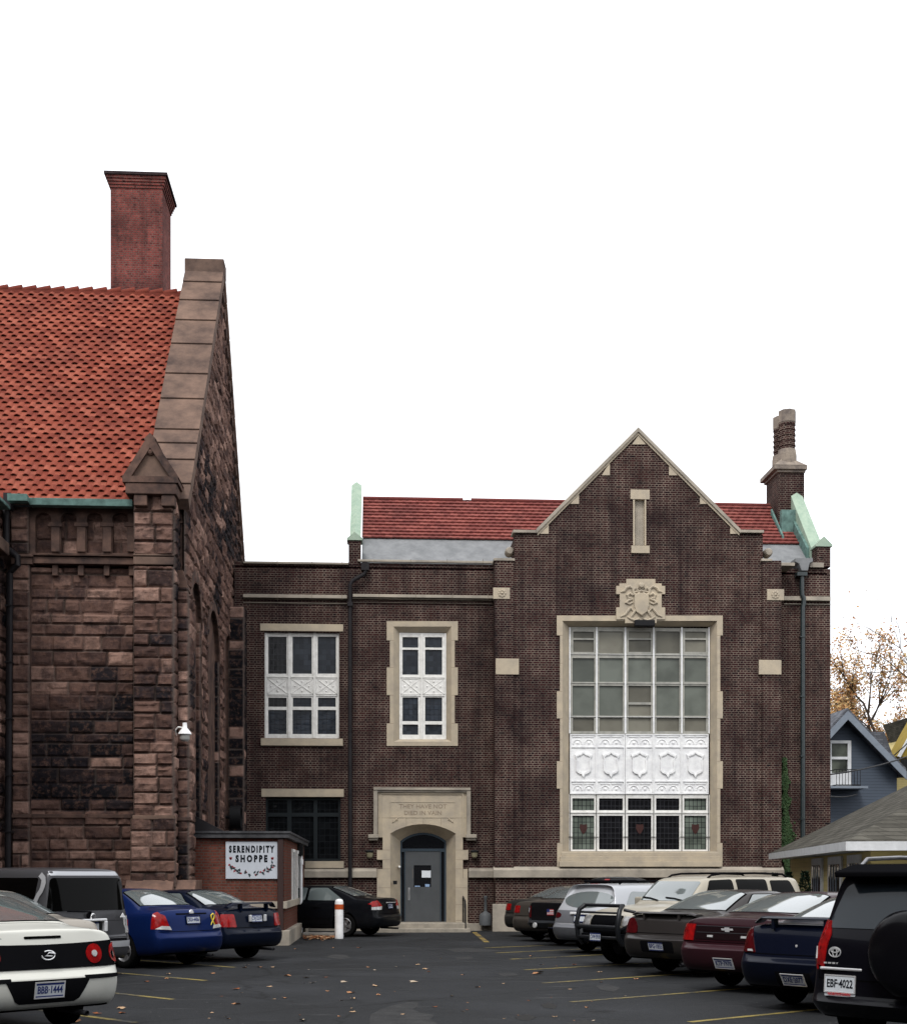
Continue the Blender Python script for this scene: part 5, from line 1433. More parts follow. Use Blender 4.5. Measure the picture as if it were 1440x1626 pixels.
        for q in vs:
            q = Vector((q[0], q[1])); loc, nor, idx, dist = s.hit(fr, q[0], q[1])
            if not good(loc, nor):
                for tgt in (Vector((cen[0], q[1])), cen):
                    l2 = s.hit(fr, tgt[0], tgt[1])
                    if not good(l2[0], l2[1]): continue
                    a_, b_ = 0.0, 1.0
                    for k in range(14):
                        mm_ = (a_ + b_) / 2; p_ = q + (tgt - q) * mm_; l3 = s.hit(fr, p_[0], p_[1])
                        if good(l3[0], l3[1]): b_ = mm_
                        else: a_ = mm_
                    p_ = q + (tgt - q) * b_; loc, nor, idx, dist = s.hit(fr, p_[0], p_[1]); break
            P.append(loc); Nn.append(nor)
        d = s.FR[fr][1]
        # drop missed hits, or hits far behind
        ok = [p is not None for p in P]
        base = len(m.v); mp = {}
        faces = []
        for f in fs:
            if all(ok[i] for i in f):
                q = [P[i] for i in f]
                if max((q[i] - q[(i + 1) % 3]).length for i in range(3)) < .45: faces.append(f)
        cnt = {}
        for f in faces:
            for i in range(3):
                e = tuple(sorted((f[i], f[(i + 1) % 3]))); cnt[e] = cnt.get(e, 0) + 1
        for f in faces:
            for i in f:
                if i not in mp:
                    nn = Nn[i]
                    if nn.dot(d) > 0: nn = -nn
                    mp[i] = len(m.v); m.v.append(tuple(P[i] + nn * off))
        low = {}
        for f in faces: m.f.append(tuple(mp[i] for i in f)); m.m.append(m.mi)
        for e, c in cnt.items():
            if c == 1:
                for i in e:
                    if i not in low:
                        nn = Nn[i]
                        if nn.dot(d) > 0: nn = -nn
                        low[i] = len(m.v); m.v.append(tuple(P[i] - nn * skirt))
                m.f.append((mp[e[0]], mp[e[1]], low[e[1]], low[e[0]])); m.m.append(m.mi)
        return m
    def part(s, name, mat, patches, off=.004, parent=None, sm=45, grid=.06, rnd=0):
        m = MB()
        for fr, poly in patches: s.patch(m, fr, poly, off, grid=grid, rnd=rnd)
        if not m.f: return None
        return m.build(name, mat, parent or s.root, sm=sm, world_coords=False)
    def line(s, m, fr, pts, w=.010, off=.003):
        """thin strip along a polyline on the surface"""
        P = []
        for i in range(len(pts) - 1):
            a, b = Vector(pts[i]), Vector(pts[i + 1]); k = max(1, int((b - a).length / .06))
            for t in range(k): P.append(a + (b - a) * t / k)
        P.append(Vector(pts[-1]))
        Q = []
        for p in P:
            loc, nor, _, _ = s.hit(fr, p.x, p.y)
            if loc is not None:
                if nor.dot(s.FR[fr][1]) > 0: nor = -nor
                Q.append((loc, nor))
        if len(Q) < 2: return
        L_, R_ = [], []; base = len(m.v)
        for i, (p, n) in enumerate(Q):
            t = (Q[min(i + 1, len(Q) - 1)][0] - Q[max(i - 1, 0)][0]); 
            if t.length < 1e-6: t = Vector((1, 0, 0))
            b = t.normalized().cross(n).normalized() * w / 2
            m.v.append(tuple(p + n * off - b)); m.v.append(tuple(p + n * off + b))
        for i in range(len(Q) - 1):
            if (Q[i + 1][0] - Q[i][0]).length < .35:
                m.f.append((base + 2 * i, base + 2 * i + 1, base + 2 * i + 3, base + 2 * i + 2)); m.m.append(m.mi)
def roundpoly(poly, r, n=4):
    out = []; k = len(poly)
    for i in range(k):
        a, b, c = Vector(poly[i - 1]), Vector(poly[i]), Vector(poly[(i + 1) % k])
        u, v = (a - b), (c - b); lu, lv = u.length, v.length; u.normalize(); v.normalize()
        rr = min(r, lu * .45, lv * .45); p, q = b + u * rr, b + v * rr
        for t in range(n + 1):
            t /= n; out.append(tuple((1 - t) ** 2 * p + 2 * t * (1 - t) * b + t * t * q))
    return out
def mirror(poly): return [(-a, b) for a, b in poly][::-1]
def symtop(poly): return poly + [(a, -b) for a, b in poly][::-1]
def local(fn): return fn
def lbuild(m, name, mat, root, **k): return m.build(name, mat, root, world_coords=False, **k)
def plate(root, x, y, z, txt, tilt=0.0, blue=True, front=False, bright=None):
    w, h = .155, .076
    if not front:
        xs = [B.hit('rear', y + a, z + b)[0] for a in (-w, 0, w) for b in (-h, 0, h)]; xs = [q.x for q in xs if q is not None]
        t0, b0 = B.hit('rear', y, z + h)[0], B.hit('rear', y, z - h)[0]
        x = min(xs) - .010; tilt = 0.0
        if t0 is not None and b0 is not None and abs(t0.x - b0.x) < .12: tilt = math.atan2(t0.x - b0.x, 2 * h); x = min((t0.x + b0.x) / 2 - .016, min(xs) - .006 + abs(t0.x - b0.x) / 2)
    p = bpy.data.objects.new('license_plate', None); COL.objects.link(p); p.parent = root; p.empty_display_size = .05
    p.location = (x, y, z); p.rotation_euler = (0, tilt, math.pi if front else 0)
    def sub(mb, nm, mt, bev=0):
        me = mb.mesh(nm); me.materials.append(mt); o = bpy.data.objects.new(nm, me); COL.objects.link(o); o.parent = p
        if bev: b = o.modifiers.new('b', 'BEVEL'); b.width = bev; b.segments = 2
    m = MB(); m.box(-.004, .004, -w, w, -h, h); sub(m, 'plate_panel', bright or M['plate'], .003)
    m = MB(); m2 = [(-w - .008, -h - .008, w + .008, -h + .004), (-w - .008, h - .004, w + .008, h + .008)]
    for a, b, c, d in m2: m.box(-.008, .002, a, c, b, d)
    m.box(-.008, .002, -w - .008, -w + .003, -h + .0042, h - .0042); m.box(-.008, .002, w - .003, w + .008, -h + .0042, h - .0042)
    sub(m, 'plate_frame', M['plastic'] if not bright else M['chrome'])
    if blue:
        m = MB(); m.box(-.0052, -.003, -w + .006, w - .006, h - .026, h - .006); m.box(-.0052, -.003, -w + .006, w - .006, -h + .006, -h + .02); sub(m, 'plate_band', M['plate_blue'])
    if txt:
        cu = bpy.data.curves.new('t', 'FONT'); cu.body = txt; cu.size = .105; cu.align_x = 'CENTER'; cu.align_y = 'CENTER'; cu.extrude = .001; cu.offset = .002; cu.resolution_u = 2
        o = bpy.data.objects.new('t', cu); COL.objects.link(o); dg = bpy.context.evaluated_depsgraph_get(); me = bpy.data.meshes.new_from_object(o.evaluated_get(dg)); bpy.data.objects.remove(o)
        xs = [v.co.x for v in me.vertices]; wd = (max(xs) - min(xs)) or 1
        me.transform(Matrix.Diagonal((min(1, .27 / wd), 1, 1, 1)))
        # text x -> -y (seen from behind the car), text y -> z
        me.transform(Matrix(((0, 0, -1, -.0062), (-1, 0, 0, 0), (0, 1, 0, 0), (0, 0, 0, 1))))
        me.materials.clear(); me.materials.append(M['plate_blue'] if blue else M['ink']); q = bpy.data.objects.new('plate_lettering', me); COL.objects.link(q); q.parent = p
    return p
def carroot(name, label, cat, px, Y, heading, dx=0.0, group='cars parked in the lot'):
    """rear centre of the vehicle seen at photo column px, depth Y; heading in degrees"""
    x = WX(px, Y); o = thing(name, label, cat, (x, Y, gz(x, Y)), R(heading), group); return o

def sedan(root, L=4.7, W=1.8, H=1.42, belt=.90, deck=.98, hood=.92, rb=.95, rt=1.55, ft=2.75, fb=3.45, nose_z=.70, wr=.62, r=.31, wbx=(.98, 3.72), mats=None,
          tailx=(.05, .0, .0, .07, .11, .13, .15), bow=.08, bump=.60, lvl=3, zs=.21, two_door=False, wd=.76):
    """x=0 is the rear end, L the nose"""
    zm = bump - .05
    st = [(.03, .93, zs + .06, zm, belt - .02, deck - .06, wd - .06, deck, .02),
          (.22, .99, zs + .03, zm, belt, deck - .04, wd, deck + .005, .03),
          (rb, 1.0, zs, zm, belt + .02, belt + .06, wd + .02, deck + .02, .035),
          (rb + .10, 1.0, zs, zm, belt + .02, belt + .065, wd + .01, deck + .07, .035),
          (rt, 1.0, zs, zm, belt + .01, belt + .06, wr + .03, H - .05, .03),
          (rt + .22, 1.0, zs, zm, belt + .005, belt + .05, wr + .045, H - .035, .035),
          ((rt + ft) / 2 + .15, 1.0, zs, zm, belt - .01, belt + .035, wr + .05, H - .035, .035),
          (ft, 1.0, zs, zm, belt - .03, belt + .015, wr + .03, H - .055, .03),
          (fb - .08, 1.0, zs, zm, belt - .05, belt - .01, wd + .05, hood + .05, .04),
          (fb + .02, 1.0, zs, zm, belt - .06, belt - .03, wd + .04, hood + .01, .04),
          ((fb + L) / 2, .99, zs, zm, belt - .12, belt - .08, wd, (hood + nose_z) / 2 + .05, .05),
          (L - .30, .96, zs + .02, zm, nose_z - .05, nose_z - .01, wd - .06, nose_z + .03, .04),
          (L - .03, .86, zs + .06, zm, max(zm + .07, nose_z - .12), max(zm + .085, nose_z - .08), wd - .16, max(zm + .10, nose_z - .04), .02)]
    B = Body(root, st, L, W, None, r, wbx, (tailx, bow), ((.10, .03, .0, .02, .05, .08, .12), .16), mats, bump=bump, lvl=lvl)
    hw = W / 2
    # rear window and windshield (from above)
    B.rb, B.rt, B.ft, B.fb, B.deck, B.belt, B.H, B.wr, B.hw, B.L_ = rb, rt, ft, fb, deck, belt, H, wr, hw, L
    yb, yt = hw * (wd - .02), hw * (wr + .0)
    rw = symtop([(rb + .07, 0), (rb + .09, yb * .6), (rb + .14, yb * .93), (rt - .02, yt * .93), (rt + .03, yt * .6), (rt + .05, 0)])
    fw = symtop([(fb + .0, 0), (fb - .02, yb * .6), (fb - .07, yb * .97), (ft + .03, yt * .95), (ft - .02, yt * .6), (ft - .03, 0)])
    def grow(p, k):
        c = Vector((sum(a for a, b in p) / len(p), sum(b for a, b in p) / len(p))); return [tuple(c + (Vector(q) - c) * k) for q in p]
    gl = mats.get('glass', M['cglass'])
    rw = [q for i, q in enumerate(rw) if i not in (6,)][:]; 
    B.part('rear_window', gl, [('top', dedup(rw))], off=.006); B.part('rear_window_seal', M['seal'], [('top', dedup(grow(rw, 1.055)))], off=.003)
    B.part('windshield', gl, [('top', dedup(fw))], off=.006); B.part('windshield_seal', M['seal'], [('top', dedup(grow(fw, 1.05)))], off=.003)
    # side windows
    zb, zt = belt + .085, H - .085
    def side(x0b, x0t, x1t, x1b): return [(x0b, zb), (x1b, zb), (x1t, zt), (x0t, zt)]
    mid = (rt + ft) / 2 + .12
    x0b = rb + .38; 
    sw = [side(x0b, rt + .10, mid - .05, mid - .05), side(mid + .03, mid + .03, ft - .10, fb - .42)]
    for fr in ('left', 'right'):
        for p in sw:
            B.part('side_window_seal', M['seal'], [(fr, roundpoly(grow(p, 1.07), .06))], off=.003)
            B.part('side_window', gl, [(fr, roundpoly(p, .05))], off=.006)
    # doors, fuel flap, boot shut lines
    m = MB()
    for fr in ('left', 'right'):
        xs = [mid, ft + .42] if two_door else [wbx[0] + .42, mid, ft + .62]
        for i, x in enumerate(xs):
            if i == 0 and not two_door: B.line(m, fr, [(x - .12, zb), (x - .10, belt - .1), (x + .02, zm), (x + .10, zs + .12)])
            else: B.line(m, fr, [(x, zb), (x, zs + .12)])
        B.line(m, fr, [(xs[0] + .1, zs + .12), (xs[-1], zs + .12)])
    yy = hw * wd * .80
    B.line(m, 'top', [(.14, -yy), (rb - .02, -yy * 1.02)], .008); B.line(m, 'top', [(.14, yy), (rb - .02, yy * 1.02)], .008); B.line(m, 'top', [(rb - .01, -yy), (rb - .01, yy)], .012)
    B.line(m, 'top', [(fb + .06, -yb * 1.0), (L - .35, -yb * .82)], .008); B.line(m, 'top', [(fb + .06, yb * 1.0), (L - .35, yb * .82)], .008)
    B.line(m, 'rear', [(-hw * .93, zm + .10), (hw * .93, zm + .10)], .010)
    if m.f: lbuild(m, 'shut_line', M['seal'], root)
    m = MB()
    for sd in (-1, 1):
        for x in ([mid + .15] if two_door else [mid - .28 - .1, mid + .72 - .1]):
            loc = B.hit('left' if sd > 0 else 'right', x, belt - .10)[0]
            if loc is not None: m.box(loc.x - .09, loc.x + .09, loc.y - .005 * sd, loc.y + .028 * sd, belt - .112, belt - .088)
    if m.f: m.split('door_handle', mats.get('handle', mats['paint']), root, world_coords=False, bevel=.008)
    for sd in (-1, 1):
        m = MB(); x = fb - .42
        m.lathe([(0, -.11), (.06, -.10), (.085, -.04), (.085, .04), (.06, .10), (0, .11)], 10, (x, sd * (hw + .08), belt + .10), 'y')
        m.box(x - .05, x - .0, min(sd * (hw - .12), sd * (hw + .02)), max(sd * (hw - .12), sd * (hw + .02)), belt + .04, belt + .09)
        lbuild(m, 'side_mirror', mats.get('mirror', mats['paint']), root, sm=50)
    ms = MB()
    for sd in (-1, 1):
        B.patch(ms, 'left' if sd > 0 else 'right', [(wbx[0] + r + .12, zm - .04), (wbx[1] - r - .12, zm - .04), (wbx[1] - r - .12, zm + .03), (wbx[0] + r + .12, zm + .03)], .014)
    if ms.f and mats.get('molding', True): ms.split('side_moulding', mats.get('mold', mats['paint']), root, world_coords=False)
    m = MB(); m.tube([(.55, -.45, zs + .0), (.0, -.45, zs - .01)], .028, 10, cap=False); m.lathe([(.020, .0), (.020, .1)], 10, (0, -.45, zs - .01), 'x'); lbuild(m, 'exhaust_pipe', M['steelw'], root, sm=50)
    return B
def dedup(p):
    out = []
    for q in p:
        if not out or (Vector(q) - Vector(out[-1])).length > 1e-4: out.append(q)
    if (Vector(out[0]) - Vector(out[-1])).length < 1e-4: out.pop()
    return out
def suv(root, L=4.5, W=1.8, H=1.75, belt=1.02, hood=1.05, nose_z=.95, rk=.12, ft=2.95, fb=3.55, wr=.74, r=.36, wbx=(.85, 3.5), mats=None, bump=.68, lvl=3, zs=.30,
        tailx=(.05, .0, .0, .05, .07, .10, .22), bow=.06, nosex=((.10, .03, .0, .02, .03, .05, .08), .10), wd=.80, nd=.72, roofz=None, hooddrop=.0):
    zm = bump - .05; rz = roofz or (0, 0)
    st = [(.03, .95, zs + .04, zm, belt - .04, belt + .04, wr, H - .06, .03),
          (.25, .99, zs + .02, zm, belt - .02, belt + .05, wr + .03, H - .03, .035),
          (.9, 1.0, zs, zm, belt - .02, belt + .05, wr + .04, H - .02, .03),
          (ft - .9, 1.0, zs, zm, belt - .02, belt + .04, wr + .04, H - .015, .03),
          (ft - .12, 1.0, zs, zm, belt - .03, belt + .03, wr + .03, H - .03, .03),
          (ft + .06, 1.0, zs, zm, belt - .03, belt + .03, wr + .02, H - .075, .03),
          (fb - .04, 1.0, zs, zm, belt - .05, belt - .02, wd + .05, hood + .05, .04),
          (fb + .10, 1.0, zs, zm, belt - .06, belt - .03, wd + .03, hood + .01, .04),
          ((fb + L) / 2 + .1, .99, zs, zm, belt - .10, belt - .06, wd, (hood + nose_z) / 2 + .02 - hooddrop, .05),
          (L - .22, .97, zs + .02, zm, nose_z - .10, nose_z - .05, wd - .02, nose_z, .04),
          (L - .03, .92, zs + .06, zm, nose_z - .16, nose_z - .11, nd, nose_z - .06, .02)]
    B = Body(root, st, L, W, None, r, wbx, (tailx, bow), nosex, mats, bump=bump, lvl=lvl, archr=r + .075)
    hw = W / 2; B.hw = hw
    yb, yt = hw * (wd + .0), hw * wr
    gl = mats.get('glass', M['cglass'])
    zb_, zt_ = hood + .10, H - .10
    B.part('windshield', gl, [('front', roundpoly([(-yb * .95, zb_), (yb * .95, zb_), (yt * .96, zt_), (-yt * .96, zt_)], .06))], off=.008)
    return B
# ================================================================== houses, garage, trees on the right
def siding(name, col, h=.12):
    m, nt, b = newmat(name); L = nt.links
    tc = N(nt, 'ShaderNodeTexCoord'); sp = N(nt, 'ShaderNodeSeparateXYZ'); L.new(tc.outputs['Object'], sp.inputs[0])
    dv = N(nt, 'ShaderNodeMath', operation='DIVIDE'); dv.inputs[1].default_value = h; L.new(sp.outputs[2], dv.inputs[0])
    fr = N(nt, 'ShaderNodeMath', operation='FRACT'); L.new(dv.outputs[0], fr.inputs[0])
    bp = N(nt, 'ShaderNodeBump', i_Strength=1.0, i_Distance=.03, invert=True); L.new(fr.outputs[0], bp.inputs['Height']); L.new(bp.outputs[0], b.inputs['Normal'])
    r = ramp(nt, [(.0, .45), (.08, 1), (1, .9)]); L.new(fr.outputs[0], r.inputs[0])
    n = N(nt, 'ShaderNodeTexNoise', i_Scale=1.5, i_Detail=6.0); L.new(tc.outputs['Object'], n.inputs['Vector'])
    c = mixc(nt, n.outputs[0], col, tuple(x * .8 for x in col)); L.new(mixc(nt, 1.0, c, r.outputs[0], 'MULTIPLY'), b.inputs['Base Color'])
    b.inputs['Roughness'].default_value = .7; return m
def shingle(name, col):
    m, nt, b = newmat(name); L = nt.links
    tc = N(nt, 'ShaderNodeTexCoord'); mp = N(nt, 'ShaderNodeMapping'); mp.inputs['Rotation'].default_value = (0, 0, 0); L.new(tc.outputs['Object'], mp.inputs['Vector'])
    sp = N(nt, 'ShaderNodeSeparateXYZ'); L.new(mp.outputs[0], sp.inputs[0]); ad = N(nt, 'ShaderNodeMath', operation='ADD'); L.new(sp.outputs[0], ad.inputs[0]); L.new(sp.outputs[1], ad.inputs[1])
    cb = N(nt, 'ShaderNodeCombineXYZ'); L.new(ad.outputs[0], cb.inputs[0]); L.new(sp.outputs[2], cb.inputs[1])
    br = N(nt, 'ShaderNodeTexBrick', offset=.37); L.new(cb.outputs[0], br.inputs['Vector']); br.inputs['Scale'].default_value = 1
    br.inputs['Brick Width'].default_value = .32; br.inputs['Row Height'].default_value = .085; br.inputs['Mortar Size'].default_value = .006
    br.inputs['Color1'].default_value = (*[c * .7 for c in col], 1); br.inputs['Color2'].default_value = (*[c * 1.25 for c in col], 1); br.inputs['Mortar'].default_value = (*[c * .4 for c in col], 1)
    n = N(nt, 'ShaderNodeTexNoise', i_Scale=.9, i_Detail=8.0, i_Roughness=.7); L.new(tc.outputs['Object'], n.inputs['Vector'])
    r = ramp(nt, [(.35, .65), (.7, 1.15)]); L.new(n.outputs[0], r.inputs[0]); L.new(mixc(nt, 1.0, br.outputs['Color'], r.outputs[0], 'MULTIPLY'), b.inputs['Base Color'])
    b.inputs['Roughness'].default_value = .95; b.inputs['Specular IOR Level'].default_value = .05
    return m
M['sh_grey'] = shingle('grey_shingle', (.085,.08,.068)); M['sh_blue'] = shingle('blue_grey_shingle', (.12,.125,.14))
M['yellow'] = siding('yellow_siding', (.55,.44,.17)); M['blue'] = siding('dark_blue_siding', (.035,.05,.075), .13)
M['trimw'] = pm('white_trim', (.62,.63,.64), .6, var=.2, vs=4); M['trimg'] = pm('grey_trim', (.20,.23,.27), .6, var=.2, vs=4)
# --- garage: eave corners from the photo
EZ = 2.30
def atz(px, py, z):
    a = (px - CX) / F; b = -(py - HY) / F; dx = a * cs + sn; dy = -a * sn + cs; t = (z - EYE) / b; return Vector((t * dx, t * dy, z))
A = atz(1345, 1337.5, EZ); Bc = atz(1222, 1356.5, EZ)
u = (Bc - A); Lw = u.length; u.normalize(); v = Vector((u.y, -u.x, 0)) if u.y > 0 else Vector((-u.y, u.x, 0))
v = Vector((math.cos(R(3)), -math.sin(R(3)), 0)) * 1.0
u = Vector((-v.y, v.x, 0)) if True else u
Bc = A + (Bc - A); 
ur = (Bc - A).normalized(); vr = Vector((ur.y, -ur.x, 0)); Lw = (Bc - A).length
ga = thing('garage', 'small yellow clapboard garage with a grey shingled pyramid roof and white eaves', 'garage', (A.x + 3, A.y + 4, gz(0, A.y)))
def gp_(a, b, z): p = A + ur * a + vr * b; return (p.x, p.y, z)
apex = gp_(Lw / 2, Lw / 2, EZ + .52 * Lw / 2 + .15)
m = MB(); c4 = [(0, 0), (Lw, 0), (Lw, Lw), (0, Lw)]
th = .16
m.add([gp_(a, b, EZ + .02) for a, b in c4] + [apex] + [gp_(a, b, EZ - .02) for a, b in c4], [(0, 4, 1), (1, 4, 2), (2, 4, 3), (3, 4, 0), (5, 6, 7, 8), (0, 1, 6, 5), (1, 2, 7, 6), (2, 3, 8, 7), (3, 0, 5, 8)])
m.build('roof', M['sh_grey'], ga)
m = MB()
def gbox(m, a0, a1, b0, b1, z0, z1):
    vs = [gp_(a, b, z) for z in (z0, z1) for a, b in ((a0, b0), (a1, b0), (a1, b1), (a0, b1))]
    m.add(vs, [(0, 3, 2, 1), (4, 5, 6, 7), (0, 1, 5, 4), (1, 2, 6, 5), (2, 3, 7, 6), (3, 0, 4, 7)])
gbox(m, -.02, Lw + .02, -.03, -.001, EZ - .17, EZ + .01); gbox(m, -.03, -.001, -.001, Lw, EZ - .17, EZ + .01); gbox(m, .0, Lw, .0, Lw, EZ - .16, EZ - .145)
m.build('fascia', M['trimw'], ga)
ov = .55
m = MB(); gbox(m, ov, Lw - ov, ov, Lw - ov, ZB, EZ - .165); m.build('wall', M['yellow'], ga)
for a0, a1 in ((ov + 1.0, ov + 2.6), (ov + 3.4, ov + 5.4), (ov + 6.4, ov + 8.2)):
    m = MB(); gbox(m, a0, a1, ov - .05, ov - .002, .35, 2.08); o = m.build('window', M['trimw'], ga)
    m = MB(); gbox(m, a0 + .22, a1 - .22, ov - .065, ov - .051, .5, 1.9); m.build('pane', M['g_dark'], o)
    m = MB()
    for k in range(1, 4): aa = a0 + .22 + (a1 - a0 - .44) * k / 4; gbox(m, aa - .015, aa + .015, ov - .08, ov - .066, .5, 1.9)
    m.split('glazing_bar', M['trimg'], o)
m = MB(); gbox(m, ov - .05, ov - .002, ov + .9, ov + 3.6, -.05, 2.08); o = m.build('garage_door', M['trimw'], ga)
m = MB(); gbox(m, ov - .065, ov - .051, ov + 1.05, ov + 3.45, 0, 1.95); m.build('door_panel', M['trimg'], o)
def cone_shrub(name, label, x, y, z0, h, r, n, seed):
    rr = random.Random(seed); o = thing(name, label, 'shrub', (x, y, z0), group='small evergreens beside the garage')
    m = MB()
    for i in range(n):
        t = rr.random() ** .7; an = rr.uniform(0, 6.283); rad = r * (1 - t) * rr.uniform(.6, 1.05) + .02
        p = Vector((x + rad * math.cos(an), y + rad * math.sin(an), z0 + .1 + t * (h - .1)))
        d = Vector((math.cos(an), math.sin(an), rr.uniform(.3, 1.2))).normalized() * rr.uniform(.05, .11); s = d.cross(Vector((rr.uniform(-1, 1), rr.uniform(-1, 1), 1))).normalized() * .02
        m.add([p, p + d * .5 + s, p + d, p + d * .5 - s], [(0, 1, 2, 3)])
    m.build('foliage', M['evergreen'], o)
    m = MB(); m.tube([(x, y, z0 - .05), (x, y, z0 + h * .8)], [.03, .01], 6); m.build('trunk', M['bark'], o)
M['evergreen'] = pm('evergreen_foliage', (.018,.038,.020), .8, var=.6, vs=9)
M['bark'] = pm('bark', (.06,.045,.035), .9, var=.5, vs=8, bump=.4)
ctr = [(ov + 3.0, 'right'), (ov + 5.9, 'middle'), (ov + 8.9, 'left')]
for k, (aa, w_) in enumerate(ctr):
    p = gp_(aa, ov - .9, 0); cone_shrub('conical_shrub', 'small dark cone shaped evergreen, %s of the three by the garage windows' % w_, p[0], p[1], gz(0, p[1]), 1.75, .38, 900, k)
# --- dark blue gabled house
YH2 = 56.0
bh = thing('blue_house', 'dark blue clapboard house with a white framed attic window behind the brick hall', 'house', (WX(1345, YH2), YH2, gz(0, YH2)))
def P2(pts): return ppoly(pts, YH2)
wp = P2([(1256, 1216), (1256, 1500), (1424, 1500), (1424, 1216), (1338, 1133)])
win = prect(1319.5, 1180, 1347, 1228, YH2)
hole_wall(wp, [win], YH2, YH2 + .3).build('wall', M['blue'], bh)
MB().box(wp[0][0], wp[2][0], YH2 + .301, YH2 + 11, ZB, wp[0][1] - .3).build('body_wall', M['blue'], bh)
m = MB()
for p, q in (((1251, 1222), (1338, 1127)), ((1430, 1222), (1338, 1127))):
    (x0, z0), (x1, z1) = W(*p, YH2), W(*q, YH2); m.prismY([(x0, z0), (x1, z1), (x1, z1 - .35), (x0, z0 - .35)], YH2 - .6, YH2 + 11.2)
m.split('roof', M['sh_blue'], bh, tol=-.05)
m = MB()
for p, q in (((1251, 1225), (1338, 1130)), ((1430, 1225), (1338, 1130))):
    (x0, z0), (x1, z1) = W(*p, YH2), W(*q, YH2); m.prismY([(x0, z0 - .05), (x1, z1 - .05), (x1, z1 - .42), (x0, z0 - .42)], YH2 - .66, YH2 - .602)
m.split('barge_board', M['trimg'], bh, tol=-.05)
m = hole_wall(prect(1316, 1176, 1351.5, 1250, YH2 - .05), [prect(1320.5, 1180.5, 1346, 1202, YH2 - .05), prect(1320.5, 1206, 1346, 1228, YH2 - .05)], YH2 - .05, YH2 + .1); f = m.build('window', M['trimw'], bh)
m = MB(); m.fb(1319.5, 1179, 1347, 1229, YH2 + .05, .02); m.build('pane', glass_mat('reflective_pane', (.08,.09,.07), None, rough=.1, var=.8), f)
m = MB(); X0, Z0 = W(1328, 1247, YH2 - 1); X1, _ = W(1366, 1247, YH2 - 1); Z1 = WZ(0, 1216, YH2 - 1)
for k in range(9): x = X0 + (X1 - X0) * k / 8; m.tube([(x, YH2 - 1.0, Z0), (x, YH2 - 1.0, Z1)], .012, 5)
m.tube([(X0, YH2 - .1, Z1), (X0, YH2 - 1.0, Z1), (X1, YH2 - 1.0, Z1), (X1, YH2 - .1, Z1)], .02, 6); m.tube([(X0, YH2 - .1, Z0), (X0, YH2 - 1.0, Z0), (X1, YH2 - 1.0, Z0), (X1, YH2 - .1, Z0)], .03, 6)
m.build('balcony_rail', M['dark'], bh)
m = MB(); m.box(X0 - .6, X1 + .3, YH2 - 1.1, YH2 - .01, Z0 - .14, Z0 - .04); m.build('balcony_floor', M['trimg'], bh)
# dormer/second roof behind
m = MB(); m.prismY(ppoly([(1372, 1162), (1404, 1162), (1424, 1218), (1352, 1218)], 62), 62, 72); m.build('rear_roof', M['sh_blue'], bh)
# --- yellow house at the right edge
YY = 66.0
yh = thing('yellow_house', 'yellow house with a steep white trimmed gable at the right edge', 'house', (WX(1470, YY), YY, gz(0, YY)))
wp = ppoly([(1405, 1500), (1405, 1190), (1437, 1155), (1520, 1100), (1600, 1190), (1600, 1500)], YY)
m = MB(); m.prismY(ppoly([(1416, 1213), (1416, 1500), (1600, 1500), (1600, 1180), (1450, 1170)], YY), YY, YY + 9); m.build('wall', M['yellow'], yh)
m = MB(); m.prismY(ppoly([(1402, 1206), (1437, 1143), (1440, 1170), (1418, 1210)], YY), YY - 2, YY - .5); m.build('gable_wall', pm('mustard_paint', (.28,.20,.035), .7, var=.3), yh)
m = MB(); m.prismY(ppoly([(1437, 1141), (1600, 1141), (1600, 1180), (1450, 1172)], YY), YY - .5, YY + 3); m.build('roof', M['sh_grey'], yh)
m = MB(); m.prismY(ppoly([(1400, 1207), (1436, 1141), (1439, 1145), (1404, 1209)], YY), YY - 2.1, YY - 2.001); m.fb(1417, 1196, 1446, 1200, YY - .1, .09); m.fb(1420, 1200, 1423, 1230, YY - .1, .09); m.split('white_trim', M['trimw'], yh)
MB().fb(1430, 1203, 1446, 1235, YY - .05, .04).build('window', M['g_dark'], yh)
